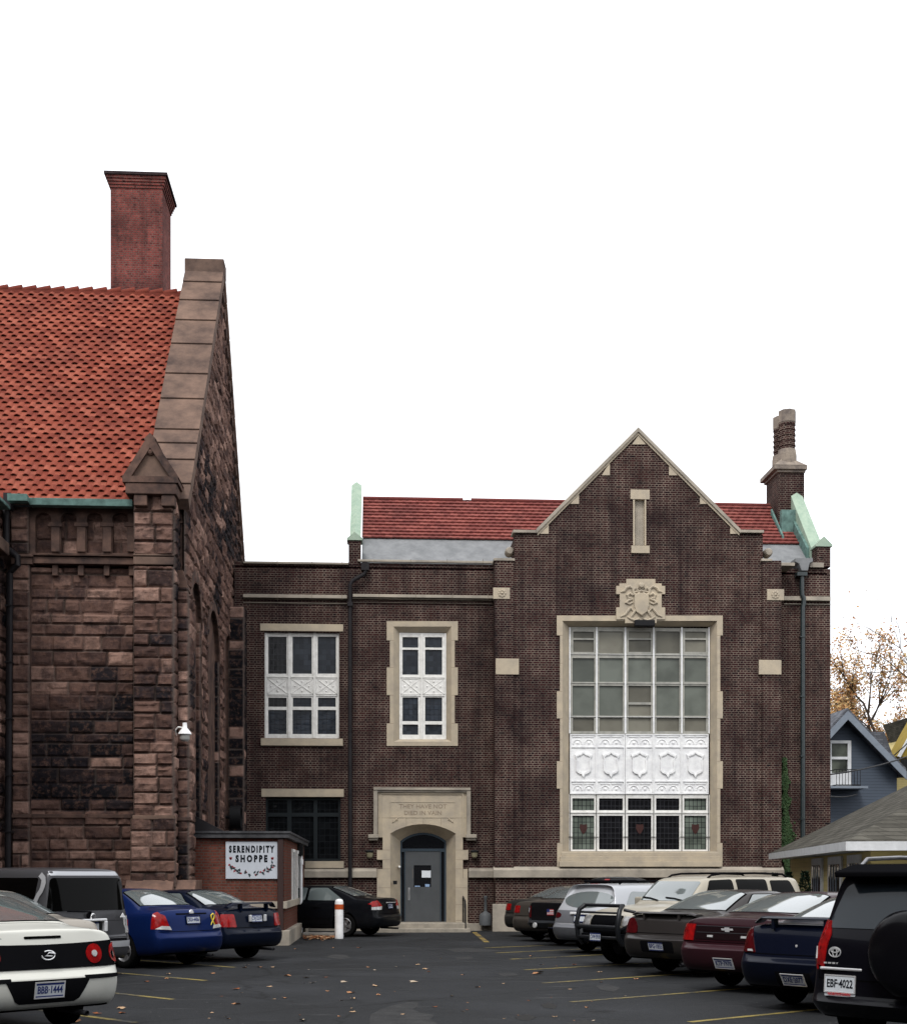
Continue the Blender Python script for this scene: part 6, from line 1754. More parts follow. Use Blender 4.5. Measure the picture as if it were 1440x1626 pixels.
# --- trees
def tree(label, x, y, h, seed, leafmat, nleaf, spread=.5, trunk=.28, lsize=.16, levels=5, leafp=.8, lean=(0, 0), first=.28):
    rr = random.Random(seed); z0 = gz(x, y)
    t = thing('autumn_tree', label, 'tree', (x, y, z0), group='trees behind the houses')
    m = MB(); tips = []
    def grow(p, d, ln, r, lv):
        pts = [p]; rs = [r]; q = p.copy(); dd = d.copy()
        for k in range(4):
            dd = (dd + Vector((rr.uniform(-1, 1), rr.uniform(-1, 1), rr.uniform(-.3, .5))) * .17).normalized(); q = q + dd * ln / 4; pts.append(q.copy()); rs.append(r * (1 - .12 * (k + 1)))
        m.tube(pts, rs, 7 if lv < 2 else 4, cap=False)
        if lv >= levels - 2: tips.extend([(a, dd) for a in pts[1:]])
        if lv >= levels: return
        nb = 3 if lv < 2 else rr.choice((2, 3, 3))
        for k in range(nb):
            an = rr.uniform(0, 6.283); sp = rr.uniform(.35, .95) * spread * 2
            s = dd.orthogonal().normalized(); s.rotate(Matrix.Rotation(an, 3, dd))
            nd = (dd + s * sp + Vector((0, 0, .12))).normalized()
            st = pts[rr.choice((2, 3, 4)) if k else 4]
            grow(st.copy(), nd, ln * rr.uniform(.62, .82), r * rr.uniform(.42, .6), lv + 1)
    grow(Vector((x, y, z0 - .2)), Vector((lean[0], lean[1], 1)).normalized(), h * first, trunk, 0)
    m.build('trunk', M['bark'], t, sm=60)
    if nleaf:
        m = MB(); cl_ = rr.sample(tips, max(3, int(len(tips) * .28)))
        for i in range(nleaf):
            p, d = rr.choice(cl_ if rr.random() < .75 else tips)
            if rr.random() > leafp and i % 2: continue
            c = p + Vector((rr.gauss(0, .22), rr.gauss(0, .22), rr.gauss(-.05, .2)))
            a = Vector((rr.uniform(-1, 1), rr.uniform(-1, 1), rr.uniform(-1, .4))).normalized() * lsize * rr.uniform(.5, 1.1); b = a.orthogonal().normalized() * lsize * rr.uniform(.25, .45)
            m.mi = rr.choice((0, 0, 1, 2))
            m.add([c, c + a * .5 + b, c + a, c + a * .5 - b], [(0, 1, 2, 3)])
        m.build('crown', leafmat, t)
    return t
LF = [pm('ochre_leaf', (.36,.21,.09), .8, spec=.2), pm('rust_leaf', (.24,.11,.05), .8, spec=.2), pm('straw_leaf', (.38,.27,.13), .8, spec=.2)]
tree('half bare tree with tan and orange leaves behind the dark blue house', WX(1392, 76), 76, 20.5, 11, LF, 10500, spread=.46, trunk=.5, lsize=.22)
tree('thin orange leaved tree rising just left of the larger one behind the blue house', WX(1352, 82), 82, 19, 5, LF, 8000, spread=.40, trunk=.34, lsize=.22)
tree('rust and green leaved tree at the right edge behind the yellow house', WX(1452, 86), 86, 19, 3, [LF[1], LF[0], pm('olive_leaf', (.10,.10,.03), .8)], 9000, spread=.42, trunk=.3, lsize=.24)
tree('tall nearly leafless tree reaching in from beyond the right edge', WX(1592, 60), 60, 20, 23, [LF[1], LF[1], LF[0]], 500, spread=.5, trunk=.35, lsize=.2)
# --- ivy on the hall, wires
rr = random.Random(9); m = MB()
iv = thing('ivy', 'narrow strip of green ivy climbing the brick corner beside the drainpipe', 'climbing plant', (WX(1249, YW), YW - .1, gz(0, YW)))
for i in range(2600):
    t = rr.random(); py = 1400 - t * 195; half = 2 + 11 * (1 - t) ** .6 * (.55 + .45 * math.sin(t * 23 + math.sin(t * 9) * 2)); px = 1248 + rr.gauss(0, .42) * half - 4 * t
    X, Z = W(px, py, YW); c = Vector((X, YW - rr.uniform(.02, .16), Z)); s = rr.uniform(.03, .06); a = rr.uniform(0, 6.28); tl = rr.uniform(-.04, .04)
    m.add([c + Vector((math.cos(a + k * 1.2566) * s, tl * (k % 2), math.sin(a + k * 1.2566) * s)) for k in range(5)], [(0, 1, 2, 3, 4)])
m.build('leaves', pm('ivy_leaf', (.022,.055,.022), .6, var=.6, vs=12, col2=(.05,.075,.03)), iv)
m = MB(); 
for k in range(4):
    m.tube([(WX(1247 + k * 2, YW), YW - .02, -.05)] + [(WX(1247 + k * 2 + rr.uniform(-3, 3), YW), YW - .03, z) for z in (1, 2, 3, 4, 5)], .012, 5)
m.build('stem', M['bark'], iv)
def wire(label, a, b, sag, r=.028):
    m = MB(); m.tube([a + (b - a) * k / 24 + Vector((0, 0, -sag * 4 * (k / 24) * (1 - k / 24))) for k in range(25)], r, 6)
    tag(m.build('overhead_wire', M['dark'], None, sm=60), label, 'wire', 'overhead wires right of the hall')
p0 = Vector((WX(1246, YW), YW - .05, WZ(1246, 1235, YW)))
pa = Vector((*[W(1500, 1176, 52)[0], 52.0], W(1500, 1176, 52)[1])); wire('long dark overhead wire rising from the brick corner to the right edge', p0, pa, .35)
pb = Vector((W(1360, 1262, 54)[0], 54.0, W(1360, 1262, 54)[1])); wire('short dark overhead wire sagging from the brick corner to the blue house', p0 + Vector((0, 0, -.02)), pb, .3)
pc = Vector((W(1400, 1215, 60)[0], 60.0, W(1400, 1215, 60)[1])); pd = Vector((W(1470, 1150, 60)[0], 60.0, W(1470, 1150, 60)[1])); wire('overhead wire crossing in front of the yellow gable', pc, pd, .1)
# --- fallen leaves
lm = []
for k, c in enumerate(((.40,.20,.10), (.50,.33,.20), (.26,.085,.03), (.45,.36,.27))): lm.append(pm('fallen_leaf_%s' % 'abcd'[k], c, .8, var=.4, vs=30))
lmesh = []
rr = random.Random(4)
for k in range(6):
    m = MB(); n = 10; pts = []
    for i in range(n): a = 2 * math.pi * i / n; r = (.042 if i % 2 else .068) * rr.uniform(.8, 1.2); pts.append((r * math.cos(a) * 1.25, r * math.sin(a) * .8, .010 + rr.uniform(0, .035)))
    m.add(pts + [(0, 0, .012)], [(i, (i + 1) % n, n) for i in range(n)])
    me = m.mesh('fallen_leaf'); me.materials.append(lm[k % 4]); lmesh.append(me)
spots = [(570,1506,1.3),(486,1554,1.2),(497,1562,1),(457,1551,1.4),(517,1553,.9),(546,1561,1.1),(596,1567,1.3),(557,1578,1.2),(561,1587,.9),(657,1561,1.3),(601,1581,.8),(663,1533,.9),(675,1540,1),(681,1544,.8),(585,1537,.8),(530,1506,.7),(469,1508,.7),(717,1583,.8),(758,1569,.8),(852,1548,1.6),(858,1545,1.3),(912,1533,1.2),(952,1545,1),(860,1533,.8),(843,1519,.7),(690,1600,.8),(480,1622,1.1),(452,1586,.9),(1010,1556,1),(388,1538,1.1),(392,1534,1),(412,1537,1.1),(434,1537,1),(350,1540,.9),(268,1548,1),(265,1555,.8),(233,1560,1),(375,1572,1.3),(376,1596,1.1),(190,1548,1.3),(193,1603,1.2),(194,1610,1.1),(155,1611,1.2),(118,1610,1),(120,1624,1.7),(110,1622,1.2),(338,1547,.8),(428,1568,.8),(520,1575,.7),(735,1549,.7),(629,1536,.6),(700,1523,.6),(800,1563,.7),(905,1572,.6),(931,1601,.7),(992,1583,.6),(840,1590,.6),(640,1612,.7),(560,1608,.7)]
for _ in range(30): spots.append((rr.uniform(330, 960), 1500 + 126 * rr.random() ** .8, rr.uniform(.3, .6)))
for (px, py, s) in spots:
    p = G(px, py); o = bpy.data.objects.new('fallen_leaf', rr.choice(lmesh)); COL.objects.link(o)
    o.location = p; o.rotation_euler = (0, 0, rr.uniform(0, 6.28)); o.scale = (s * .8, s * .8, s * .55)
    ck = ('brown', 'tan', 'rust', 'pale')[lmesh.index(o.data) % 4]
    zone = ('near the white sedan' if px < 300 else 'in front of the annex and bollards' if px < 560 and py < 1545 else 'in the left foreground of the aisle' if px < 560 else 'in the aisle before the entrance' if py < 1545 and px < 780 else 'in the middle foreground of the aisle' if px < 780 else 'beside the right hand bay lines')
    tag(o, '%s curled leaf, %s, %s' % (ck, 'large' if s > 1.1 else 'small' if s < .6 else 'medium sized', zone), 'leaf', 'fallen leaves on the asphalt')
m = MB()
for i in range(420):
    p = G(rr.uniform(482, 529), rr.gauss(1490.5, 1.7)); a = rr.uniform(0, 6.28); s = rr.uniform(.03, .07); z = rr.uniform(.005, .05)
    m.mi = rr.choice((0, 1, 2)); m.add([(p.x + s * math.cos(a + k * 1.57), p.y + s * math.sin(a + k * 1.57) * .7, p.z + z + rr.uniform(0, .03)) for k in range(4)], [(0, 1, 2, 3)])
tag(m.build('leaf_litter', lm[:3], None), 'strip of reddish leaf litter drifted against the kerb block', 'leaf litter', kind='stuff')
for k, (y0, w, h, c) in enumerate(((12, 9, 6.5, M['sh_grey']), (-2, 10, 7, M['blue']), (-15, 9, 6.5, M['brick_chim']))):   # unseen houses added right of the lot to block sky light on the cars
    o = thing('side_house', ['grey shingled house beside the right side of the lot, outside the frame', 'dark blue house beside the right side of the lot, outside the frame', 'red brick house beside the right side of the lot, outside the frame'][k], 'house', (18, y0, gz(0, y0)))
    MB().box(13.5, 23, y0 - w / 2, y0 + w / 2, -1, h).build('wall', c, o)
    m = MB(); m.prismX([(y0 - w / 2 - .4, h), (y0 + w / 2 + .4, h), (y0, h + 3.5)], 13.1, 23.4); m.build('roof', M['sh_grey'], o)
    m = MB()
    for j in range(2):
        for i in (-1, 1): m.box(13.44, 13.497, y0 + i * w * .25 - .5, y0 + i * w * .25 + .5, 1.2 + j * 2.9, 2.7 + j * 2.9)
    m.split('window', M['g_dark'], o)
# --- behind the camera: unseen buildings added to darken reflections, and street trees
for k, (x, y, w, d, h, col, lab) in enumerate(((-24, -24, 22, 10, 12, M['brick_chim'], 'red brick apartment block across the street behind the camera, on the left'),
        (1, -26, 22, 10, 11, M['blue'], 'dark blue house across the street directly behind the camera'), (26, -24, 24, 10, 12, M['brick'], 'dark brick building across the street behind the camera, on the right'))):
    o = thing('street_building', lab, 'building', (x, y, gz(0, y)))
    m = MB(); m.box(x - w / 2, x + w / 2, y - d, y, -1, h); m.build('wall', col, o)
    m = MB(); m.prismY([(x - w / 2 - .4, h), (x + w / 2 + .4, h), (x, h + 4)], y - d, y + .4); m.build('roof', M['sh_grey'], o)
    m = MB()
    for i in range(5):
        for j in range(3): xx = x - w / 2 + w * (i + .5) / 5; m.box(xx - .6, xx + .6, y + .003, y + .06, 1.5 + j * 3, 3.2 + j * 3)
    m.split('window', M['g_dark'], o)
for k, (x, y, h) in enumerate(((-10, -14, 14), (12, -15, 15), (-30, -18, 15), (34, -16, 15))):
    tree(['bare street tree behind the camera, near left', 'bare street tree behind the camera, near right', 'street tree behind the camera, far left', 'street tree behind the camera, far right'][k], x, y, h, 40 + k, LF, 2500, spread=.5, lsize=.3)
# ================================================================== the parked vehicles
# colour sets
def mset(name, col, **k):
    d = {'paint': paint(name, col, rough=k.pop('rough', .3), metal=k.pop('metal', .0))}
    d['bumper'] = d['paint']; d['sill'] = d['paint']; d.update(k); return d
def quads(*a): return list(a)
def ell(cx, cy, rx, ry, n=20): return [(cx + rx * math.cos(2 * math.pi * k / n), cy + ry * math.sin(2 * math.pi * k / n)) for k in range(n)]
def rect(a, b, c, d): return [(a, b), (c, b), (c, d), (a, d)]

HR, HL = 38, 142     # headings of the right and left rows
# ---- white sedan, near left
t = carroot('parked_car', 'white sedan with a black tail panel and round red lamps, nearest on the left', 'car', 74, 13.3, 133)
ms = mset('white_car_paint', (.60,.60,.55)); ms['bumper'] = ms['paint']
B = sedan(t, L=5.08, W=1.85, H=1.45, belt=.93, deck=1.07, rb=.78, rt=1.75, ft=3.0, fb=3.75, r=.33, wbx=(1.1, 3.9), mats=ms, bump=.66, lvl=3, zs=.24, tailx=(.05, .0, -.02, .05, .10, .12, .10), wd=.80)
h = B.hw
B.part('tail_panel', M['plastic'], [('rear', [(-h * .90, .70), (h * .90, .70), (h * .88, .96), (h * .4, .945), (0, .94), (-h * .4, .945), (-h * .88, .96)])], off=.008)
for sd in (-1, 1):
    for yy, rx in ((.79, .060), (.545, .085)):
        if yy > .7: B.part('tail_lamp', M['lamp_red'], [('rear', ell(sd * h * .90, .83, .07, .10))], off=.018)
        else:
            l = B.part('tail_lamp', M['lamp_red'], [('rear', ell(sd * .56, .83, .095, .10))], off=.018)
            B.part('reverse_lamp', M['lamp_white'], [('rear', ell(sd * .56, .83, .032, .034, 12))], off=.026, parent=l)
B.part('brake_light_slot', M['seal'], [('rear', roundpoly(rect(-.20, 1.00, .20, 1.026), .012))], off=.006)
B.part('bumper_recess', M['plastic'], [('rear', [(-.46, .60), (.46, .60), (.35, .40), (.30, .37), (-.30, .37), (-.35, .40)])], off=.006)
B.part('bumper_strip', M['plastic'], [('rear', rect(-h * .99, .585, -.40, .62)), ('rear', rect(.40, .585, h * .99, .62))], off=.008)
plate(t, -.045, 0, .50, 'BBB·1444', -.08, bright=M['plate'])
m = MB(); m.tube([(-.055 + .02, .07 * math.cos(a) , .84 + .045 * math.sin(a)) for a in [k * math.pi / 10 for k in range(3, 21)]], .007, 6); m.tube([(-.04, -.07, .855), (-.045, .0, .865), (-.04, .03, .835), (-.04, -.04, .83)], .007, 6)
lbuild(m, 'emblem', M['chrome'], t, sm=50)
cu = text('Impala', .06, M['steelw'], 'badge_lettering', None, Matrix.Identity(4), ext=.001); cu.parent = t
cu.data.transform(Matrix(((0, 0, -1, -.0), (-1, 0, 0, .50), (0, 1, 0, 1.005), (0, 0, 0, 1))))
loc = B.hit('rear', .50, 1.005)[0]; cu.location = ((loc.x if loc else 0) - .006, 0, 0)
# ---- champagne coupe beyond it
t = carroot('parked_car', 'champagne coloured coupe between the white sedan and the boxy grey wagon', 'car', 98, 19.0, HL)
ms = mset('champagne_paint', (.34,.31,.27), metal=.3)
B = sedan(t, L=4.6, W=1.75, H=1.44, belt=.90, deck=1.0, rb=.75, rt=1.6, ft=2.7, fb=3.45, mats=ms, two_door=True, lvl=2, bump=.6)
h = B.hw
for sd in (-1, 1): B.part('tail_lamp', M['lamp_red'], [('rear', sorted_quad(sd * h * .50, .70, sd * h * .97, .86) if False else rect(min(sd * h * .5, sd * h * .96), .71, max(sd * h * .5, sd * h * .96), .86)), ('left' if sd > 0 else 'right', rect(.03, .71, .28, .86))], off=.008)
plate(t, .0, 0, .5, 'CRT·2051', -.05)
# ---- boxy grey wagon
t = carroot('parked_car', 'boxy dark grey wagon with silver pillar and flat tailgate on the left side', 'car', 147, 21.3, HL)
ms = mset('grey_cladding_paint', (.065,.065,.07), metal=.3); ms['rim'] = M['alloy']; ms['sill'] = M['plastic']; ms['glass'] = M['dglass']
silver = paint('silver_trim_paint', (.45,.46,.48), metal=.4)
B = suv(t, L=4.3, W=1.82, H=1.78, belt=1.06, hood=1.02, nose_z=.88, ft=2.85, fb=3.35, wr=.80, r=.34, wbx=(.85, 3.43), mats=ms, tailx=(.04, .0, .0, .06, .06, .07, .14), bow=.05, lvl=3, zs=.27, wd=.84)
h = B.hw
B.part('rear_window', M['dglass'], [('rear', roundpoly([(-h * .86, 1.10), (h * .86, 1.10), (h * .76, 1.62), (-h * .76, 1.62)], .07))], off=.008)
for fr in ('left', 'right'):
    B.part('side_window', M['dglass'], [(fr, roundpoly([(.42, 1.14), (1.35, 1.14), (1.35, 1.62), (.36, 1.62)], .05))], off=.008)
    B.part('side_window', M['dglass'], [(fr, roundpoly([(1.42, 1.14), (2.3, 1.14), (2.3, 1.62), (1.42, 1.62)], .05))], off=.008)
    B.part('side_window', M['dglass'], [(fr, roundpoly([(2.37, 1.12), (3.1, 1.12), (2.85, 1.60), (2.37, 1.62)], .05))], off=.008)
for sd in (-1, 1):
    l = B.part('tail_lamp', M['lamp_white'], [('rear', rect(min(sd * h * .88, sd * h * .99), .72, max(sd * h * .88, sd * h * .99), 1.0)), ('left' if sd > 0 else 'right', rect(.04, .72, .18, 1.0))], off=.010)
    B.part('tail_lens', M['lamp_red'], [('rear', rect(min(sd * h * .89, sd * h * .985), .83, max(sd * h * .89, sd * h * .985), .93))], off=.018, parent=l)
m = MB()
for sd in (-1, 1): B.line(m, 'rear', [(sd * h * .915, 1.08), (sd * h * .87, 1.35), (sd * h * .80, 1.67)], .085, .016)
m.split('corner_pillar', silver, t, world_coords=False)
B.part('roof_edge', silver, [('rear', rect(-h * .80, 1.655, h * .80, 1.72))], off=.007)
B.part('rear_step', M['plastic'], [('rear', rect(-h * .8, .60, h * .8, .64))], off=.01)
B.part('bumper_bar', silver, [('rear', rect(-h * .98, .50, h * .98, .60))], off=.010)
plate(t, -.015, 0, .84, None, 0)
m = MB(); m.box(-.05, .03, -.26, .26, .93, .97); m.box(-.05, .02, -.27, -.20, .76, .93); m.box(-.05, .02, .20, .27, .76, .93); lbuild(m, 'plate_housing', M['chrome'], t, bevel=.01)
m = MB(); m.tube([(.0, .05, 1.03), (-.03, .05, 1.08), (-.01, .50, 1.10)], .014, 6); m.lathe([(0, -.05), (.05, -.04), (.05, 0)], 12, (.03, .05, 1.02), 'x'); lbuild(m, 'rear_wiper', M['plastic'], t)
m = MB(); m.lathe([(.045, -.03), (.06, -.01), (.06, .02)], 14, (.0, 0, 1.0), 'x'); lbuild(m, 'emblem', M['chrome'], t)
m = MB(); m.prism([(-.05, 0), (.05, 0), (0, .07)], lambda a, b, d: (d, a - .62, b + .98), -.004, .01); lbuild(m, 'triangle_sticker', M['white'], t)
m = MB(); B.line(m, 'rear', [(-h * .84, 1.06), (-h * .84, .66), (h * .84, .66), (h * .84, 1.06)], .012); B.line(m, 'rear', [(-h * .84, .93), (h * .84, .93)], .004); lbuild(m, 'shut_line', M['seal'], t)
# ---- blue sedan with ribbon
t = carroot('parked_car', 'bright blue sedan with a yellow ribbon magnet on its tail', 'car', 308, 24.0, HL - 2)
ms = mset('blue_car_paint', (.004,.014,.075), metal=.3); ms['rim'] = M['alloy']
B = sedan(t, L=4.44, W=1.70, H=1.43, belt=.93, deck=1.04, rb=.62, rt=1.35, ft=2.45, fb=3.3, nose_z=.74, r=.31, wbx=(.95, 3.56), mats=ms, bump=.62, lvl=3, zs=.22, tailx=(.05, .0, -.01, .05, .08, .10, .12), wd=.76)
h = B.hw
for sd in (-1, 1):
    p = [(sd * h * .60, .70), (sd * h * .985, .72), (sd * h * .985, .96), (sd * h * .80, 1.02), (sd * h * .70, .95)]
    l = B.part('tail_lamp', M['lamp_red'], [('rear', p[::sd]), ('left' if sd > 0 else 'right', [(.03, .76), (.20, .76), (.12, 1.0), (.06, 1.0)])], off=.010)
    B.part('reverse_lamp', M['lamp_white'], [('rear', [(sd * h * .58, .70), (sd * h * .92, .72), (sd * h * .80, .775), (sd * h * .62, .765)][::sd])], off=.018, parent=l)
B.part('grab_strip', M['plastic'], [('rear', rect(-.36, .965, .36, .99))], off=.006)
plate(t, .015, 0, .87, 'DKA·4406', -.12)
m = MB(); m.lathe([(0, -.012), (.05, -.01), (.055, 0)], 16, (.07, 0, 1.0), 'x'); lbuild(m, 'emblem', M['chrome'], t)
def ribbon(root, B, y, z, s, mat):
    loc = B.hit('rear', y, z)[0]; x = (loc.x if loc else 0) - .008
    pts = [(-.05, -.10), (.03, .03), (.04, .08), (0, .11), (-.04, .08), (-.03, .03), (.05, -.10)]
    m = MB(); m.tube([(x, y - a * s, z + b * s) for a, b in pts], .013, 6); lbuild(m, 'ribbon_magnet', mat, root, sm=60)
ribbon(t, B, -.50, .86, 1.0, pm('yellow_magnet', (.65,.50,.06), .6))
m = MB(); loc = B.hit('left', .34, 1.0)[0]
if loc: m.tube([(.28, loc.y + .004, .93), (.33, loc.y + .006, .97), (.38, loc.y + .004, .99), (.32, loc.y + .006, .98), (.27, loc.y + .004, .97)], .009, 6); lbuild(m, 'ribbon_magnet', pm('pale_magnet', (.5,.4,.55), .6), t)
# ---- black sedan with spoiler
t = carroot('parked_car', 'very dark blue sedan with a tall rear spoiler, parked against the annex', 'car', 410, 25.9, HL)
ms = mset('midnight_paint', (.0025,.005,.014)); ms['rim'] = M['alloy']
B = sedan(t, L=4.5, W=1.71, H=1.40, belt=.92, deck=1.02, rb=.70, rt=1.45, ft=2.5, fb=3.35, r=.31, wbx=(1.0, 3.54), mats=ms, bump=.62, lvl=3, zs=.23, wd=.77)
h = B.hw
for sd in (-1, 1):
    B.part('tail_lamp', M['lamp_red'], [('rear', roundpoly([(sd * h * .62, .68), (sd * h * .98, .69), (sd * h * .97, .93), (sd * h * .66, .93)], .03)[::sd]), ('left' if sd > 0 else 'right', rect(.04, .70, .20, .92))], off=.012)
def spoiler(t, B, x, z, half, lift, mat, chord=.16):
    m = MB(); n = 12
    prof = [(0, .0), (.03, .022), (chord * .6, .024), (chord, .004), (chord * .6, -.004), (.03, -.012)]
    vs = []
    for k in range(n + 1):
        u = -1 + 2 * k / n; y = u * half; zz = z + lift - (lift + .0) * max(0, abs(u) - .86) / .14 * .9; xx = x + .10 * abs(u) ** 2
        vs += [(xx + a, y, zz + b) for a, b in prof]
    fs = [tuple(range(6)), tuple(n * 6 + q for q in range(6))[::-1]]
    for k in range(n):
        for q in range(6): fs.append((k * 6 + q, k * 6 + (q + 1) % 6, (k + 1) * 6 + (q + 1) % 6, (k + 1) * 6 + q))
    m.add(vs, fs)
    for yy in (-half * .55, half * .55): m.box(x + .05, x + .14, yy - .02, yy + .02, z - .06, z + lift)
    lbuild(m, 'spoiler', mat, t, sm=40)
spoiler(t, B, .04, 1.04, .66, .09, ms['paint'])
plate(t, .02, 0, .84, 'CVJ·2210', -.1)
m = MB(); m.box(-.005, .03, -.24, -.175, .78, .91); m.box(-.005, .03, .175, .24, .78, .91); m.split('chrome_trim', M['chrome'], t, world_coords=False, bevel=.01)
# ---- black sedan by the door
t = carroot('parked_car', 'black sedan parked in front of the entrance with its tail towards the door', 'car', 622, 37.3, 155)
ms = mset('charcoal_paint', (.004,.0045,.006)); ms['rim'] = M['alloy']
B = sedan(t, L=4.75, W=1.80, H=1.45, belt=.93, deck=1.06, rb=.72, rt=1.6, ft=2.75, fb=3.6, r=.325, wbx=(1.05, 3.75), mats=ms, bump=.60, lvl=3, zs=.22, wd=.77)
h = B.hw
for sd in (-1, 1):
    l = B.part('tail_lamp', M['lamp_red'], [('rear', [(sd * h * .52, .86), (sd * h * .985, .84), (sd * h * .97, .98), (sd * h * .72, 1.02)][::sd]), ('left' if sd > 0 else 'right', [(.04, .86), (.34, .92), (.22, .99), (.06, .99)])], off=.012)
    B.part('reverse_lamp', M['lamp_white'], [('rear', [(sd * h * .60, .76), (sd * h * .97, .76), (sd * h * .98, .835), (sd * h * .55, .855)][::sd])], off=.014, parent=l)
plate(t, .02, 0, .86, 'DJN·6132', -.1)
m = MB(); m.box(-.0, .04, -.30, .30, .945, .965); lbuild(m, 'chrome_trim', M['chrome'], t, bevel=.005)

# ================================================================== right row
# ---- black SUV with spare wheel
t = carroot('parked_suv', 'black sport utility with covered spare wheel and tall red lamp, nearest right', 'suv', 1412, 11.6, HR)
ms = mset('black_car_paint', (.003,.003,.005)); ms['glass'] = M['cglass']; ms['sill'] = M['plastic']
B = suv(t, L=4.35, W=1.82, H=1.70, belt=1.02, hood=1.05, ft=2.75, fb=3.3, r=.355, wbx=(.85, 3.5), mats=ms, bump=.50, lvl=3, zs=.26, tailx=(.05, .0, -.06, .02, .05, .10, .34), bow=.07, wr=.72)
h = B.hw
grey = pm('grey_tinted_glass', (.016,.021,.026), .08, spec=.25)
B.part('rear_window', grey, [('rear', roundpoly([(-h * .80, 1.13), (h * .80, 1.13), (h * .66, 1.54), (-h * .66, 1.54)], .07))], off=.008)
for fr in ('left', 'right'):
    B.part('side_window', M['dglass'], [(fr, roundpoly([(.55, 1.14), (1.25, 1.12), (1.25, 1.53), (.75, 1.53)], .05))], off=.008)
    B.part('side_window', M['dglass'], [(fr, roundpoly([(1.32, 1.12), (2.1, 1.11), (2.1, 1.54), (1.32, 1.54)], .05))], off=.008)
    B.part('side_window', M['dglass'], [(fr, roundpoly([(2.17, 1.11), (3.0, 1.10), (2.72, 1.53), (2.17, 1.54)], .05))], off=.008)
for sd in (-1, 1):
    l = B.part('tail_lamp', M['lamp_red'], [('rear', [(sd * h * .86, .74), (sd * h * .99, .76), (sd * h * .985, 1.02), (sd * h * .93, 1.20), (sd * h * .84, 1.18), (sd * h * .88, .98)][::sd]), ('left' if sd > 0 else 'right', [(.05, .76), (.16, .78), (.20, 1.0), (.30, 1.20), (.18, 1.20), (.06, 1.0)])], off=.014)
    B.part('reverse_lamp', M['lamp_white'], [('rear', [(sd * h * .885, .84), (sd * h * .96, .85), (sd * h * .96, .95), (sd * h * .90, .95)][::sd])], off=.022, parent=l)
m = MB()   # roof spoiler
m.prism([(.10, 1.66), (.45, 1.735), (.45, 1.70), (.12, 1.60)], lambda a, b, d: (a, d, b), -h * .70, h * .70); lbuild(m, 'roof_spoiler', M['plastic'], t, bevel=.02)
for sd in (-1, 1):
    m = MB(); y = sd * h * .66; m.tube([(.5, y, 1.70), (.62, y, 1.78), (1.2, y, 1.80), (2.2, y, 1.79), (2.6, y, 1.76), (2.7, y, 1.69)], .02, 8); lbuild(m, 'roof_rail', M['alloy'], t, sm=50)
m = MB(); m.lathe([(0, -.24), (.10, -.24), (.28, -.225), (.345, -.19), (.39, -.12), (.39, .05), (.2, .1)], 40, (-.02, -.26, .93), 'x'); lbuild(m, 'spare_wheel_cover', pm('spare_cover', (.003,.003,.004), .25, spec=.12), t, sm=50)
plate(t, -.085, .50, .62, 'EBF·4022', -.05, blue=False, bright=M['plate'])
q_ = B.hit('rear', .50, .525)[0].x; m = MB(); m.box(q_ - .014, q_ + .01, .34, .66, .505, .545); 
cu = text('NORTHTOWN', .035, pm('red_letter', (.5,.05,.06), .5), 'dealer_lettering', None, Matrix.Identity(4), ext=.001, bold=.001); cu.parent = t
cu.data.transform(Matrix(((0, 0, -1, -.096), (-1, 0, 0, .50), (0, 1, 0, .525), (0, 0, 0, 1)))); B_x = B.hit('rear', .50, .525)[0].x - .02; cu.location = (B_x + .09, 0, 0)
lbuild(m, 'plate_bracket', M['plate'], t)
m = MB(); q_ = B.hit('rear', .5, .755)[0].x; m.box(q_ - .02, q_ + .03, .28, .72, .745, .77); lbuild(m, 'chrome_trim', M['chrome'], t, bevel=.008)
m = MB(); loc = B.hit('rear', .58, .91)[0]; x = loc.x - .012
for rx, rz_ in ((.062, .045), (.022, .043)):
    m.tube([(x, .58 + rx * math.cos(a), .91 + rz_ * math.sin(a)) for a in [k * math.pi / 8 for k in range(16)]], .006, 6, closed=True)
m.tube([(x, .58 + .042 * math.cos(a), .925 + .018 * math.sin(a)) for a in [k * math.pi / 8 for k in range(16)]], .006, 6, closed=True)
lbuild(m, 'emblem', M['chrome'], t, sm=60)
m = MB()
for k in range(5): m.box(x - .004, x + .004, .50 + k * .045 - .015, .50 + k * .045 + .015, .80, .815)
lbuild(m, 'badge_lettering', M['chrome'], t)
m = MB(); B.line(m, 'rear', [(h * .80, 1.6), (h * .86, 1.1), (h * .84, .66), (-h * .84, .66)], .012); lbuild(m, 'shut_line', M['seal'], t)
# ---- navy sedan with wing
t = carroot('parked_car', 'dark navy sedan with a thin rear wing, just left of the black sport utility', 'car', 1262, 15.4, HR)
ms = mset('navy_paint', (.003,.0045,.012)); ms['rim'] = M['steelw']
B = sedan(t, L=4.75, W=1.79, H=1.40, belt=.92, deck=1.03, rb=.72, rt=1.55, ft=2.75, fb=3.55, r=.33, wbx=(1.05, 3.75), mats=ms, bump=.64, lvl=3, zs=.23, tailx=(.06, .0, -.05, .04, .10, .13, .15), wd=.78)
h = B.hw
for sd in (-1, 1):
    l = B.part('tail_lamp', M['lamp_dkred'], [('rear', [(sd * h * .66, .70), (sd * h * .985, .70), (sd * h * .96, .97), (sd * h * .80, 1.0)][::sd]), ('left' if sd > 0 else 'right', rect(.05, .72, .26, .96))], off=.010)
    B.part('reverse_lamp', M['lamp_white'], [('rear', [(sd * h * .70, .71), (sd * h * .80, .71), (sd * h * .80, .735), (sd * h * .72, .735)][::sd])], off=.018, parent=l)
spoiler(t, B, .02, 1.05, .66, .07, ms['paint'], .2)
plate(t, -.03, -.0, .40, 'DXE·2077', -.03, bright=M['plate'])
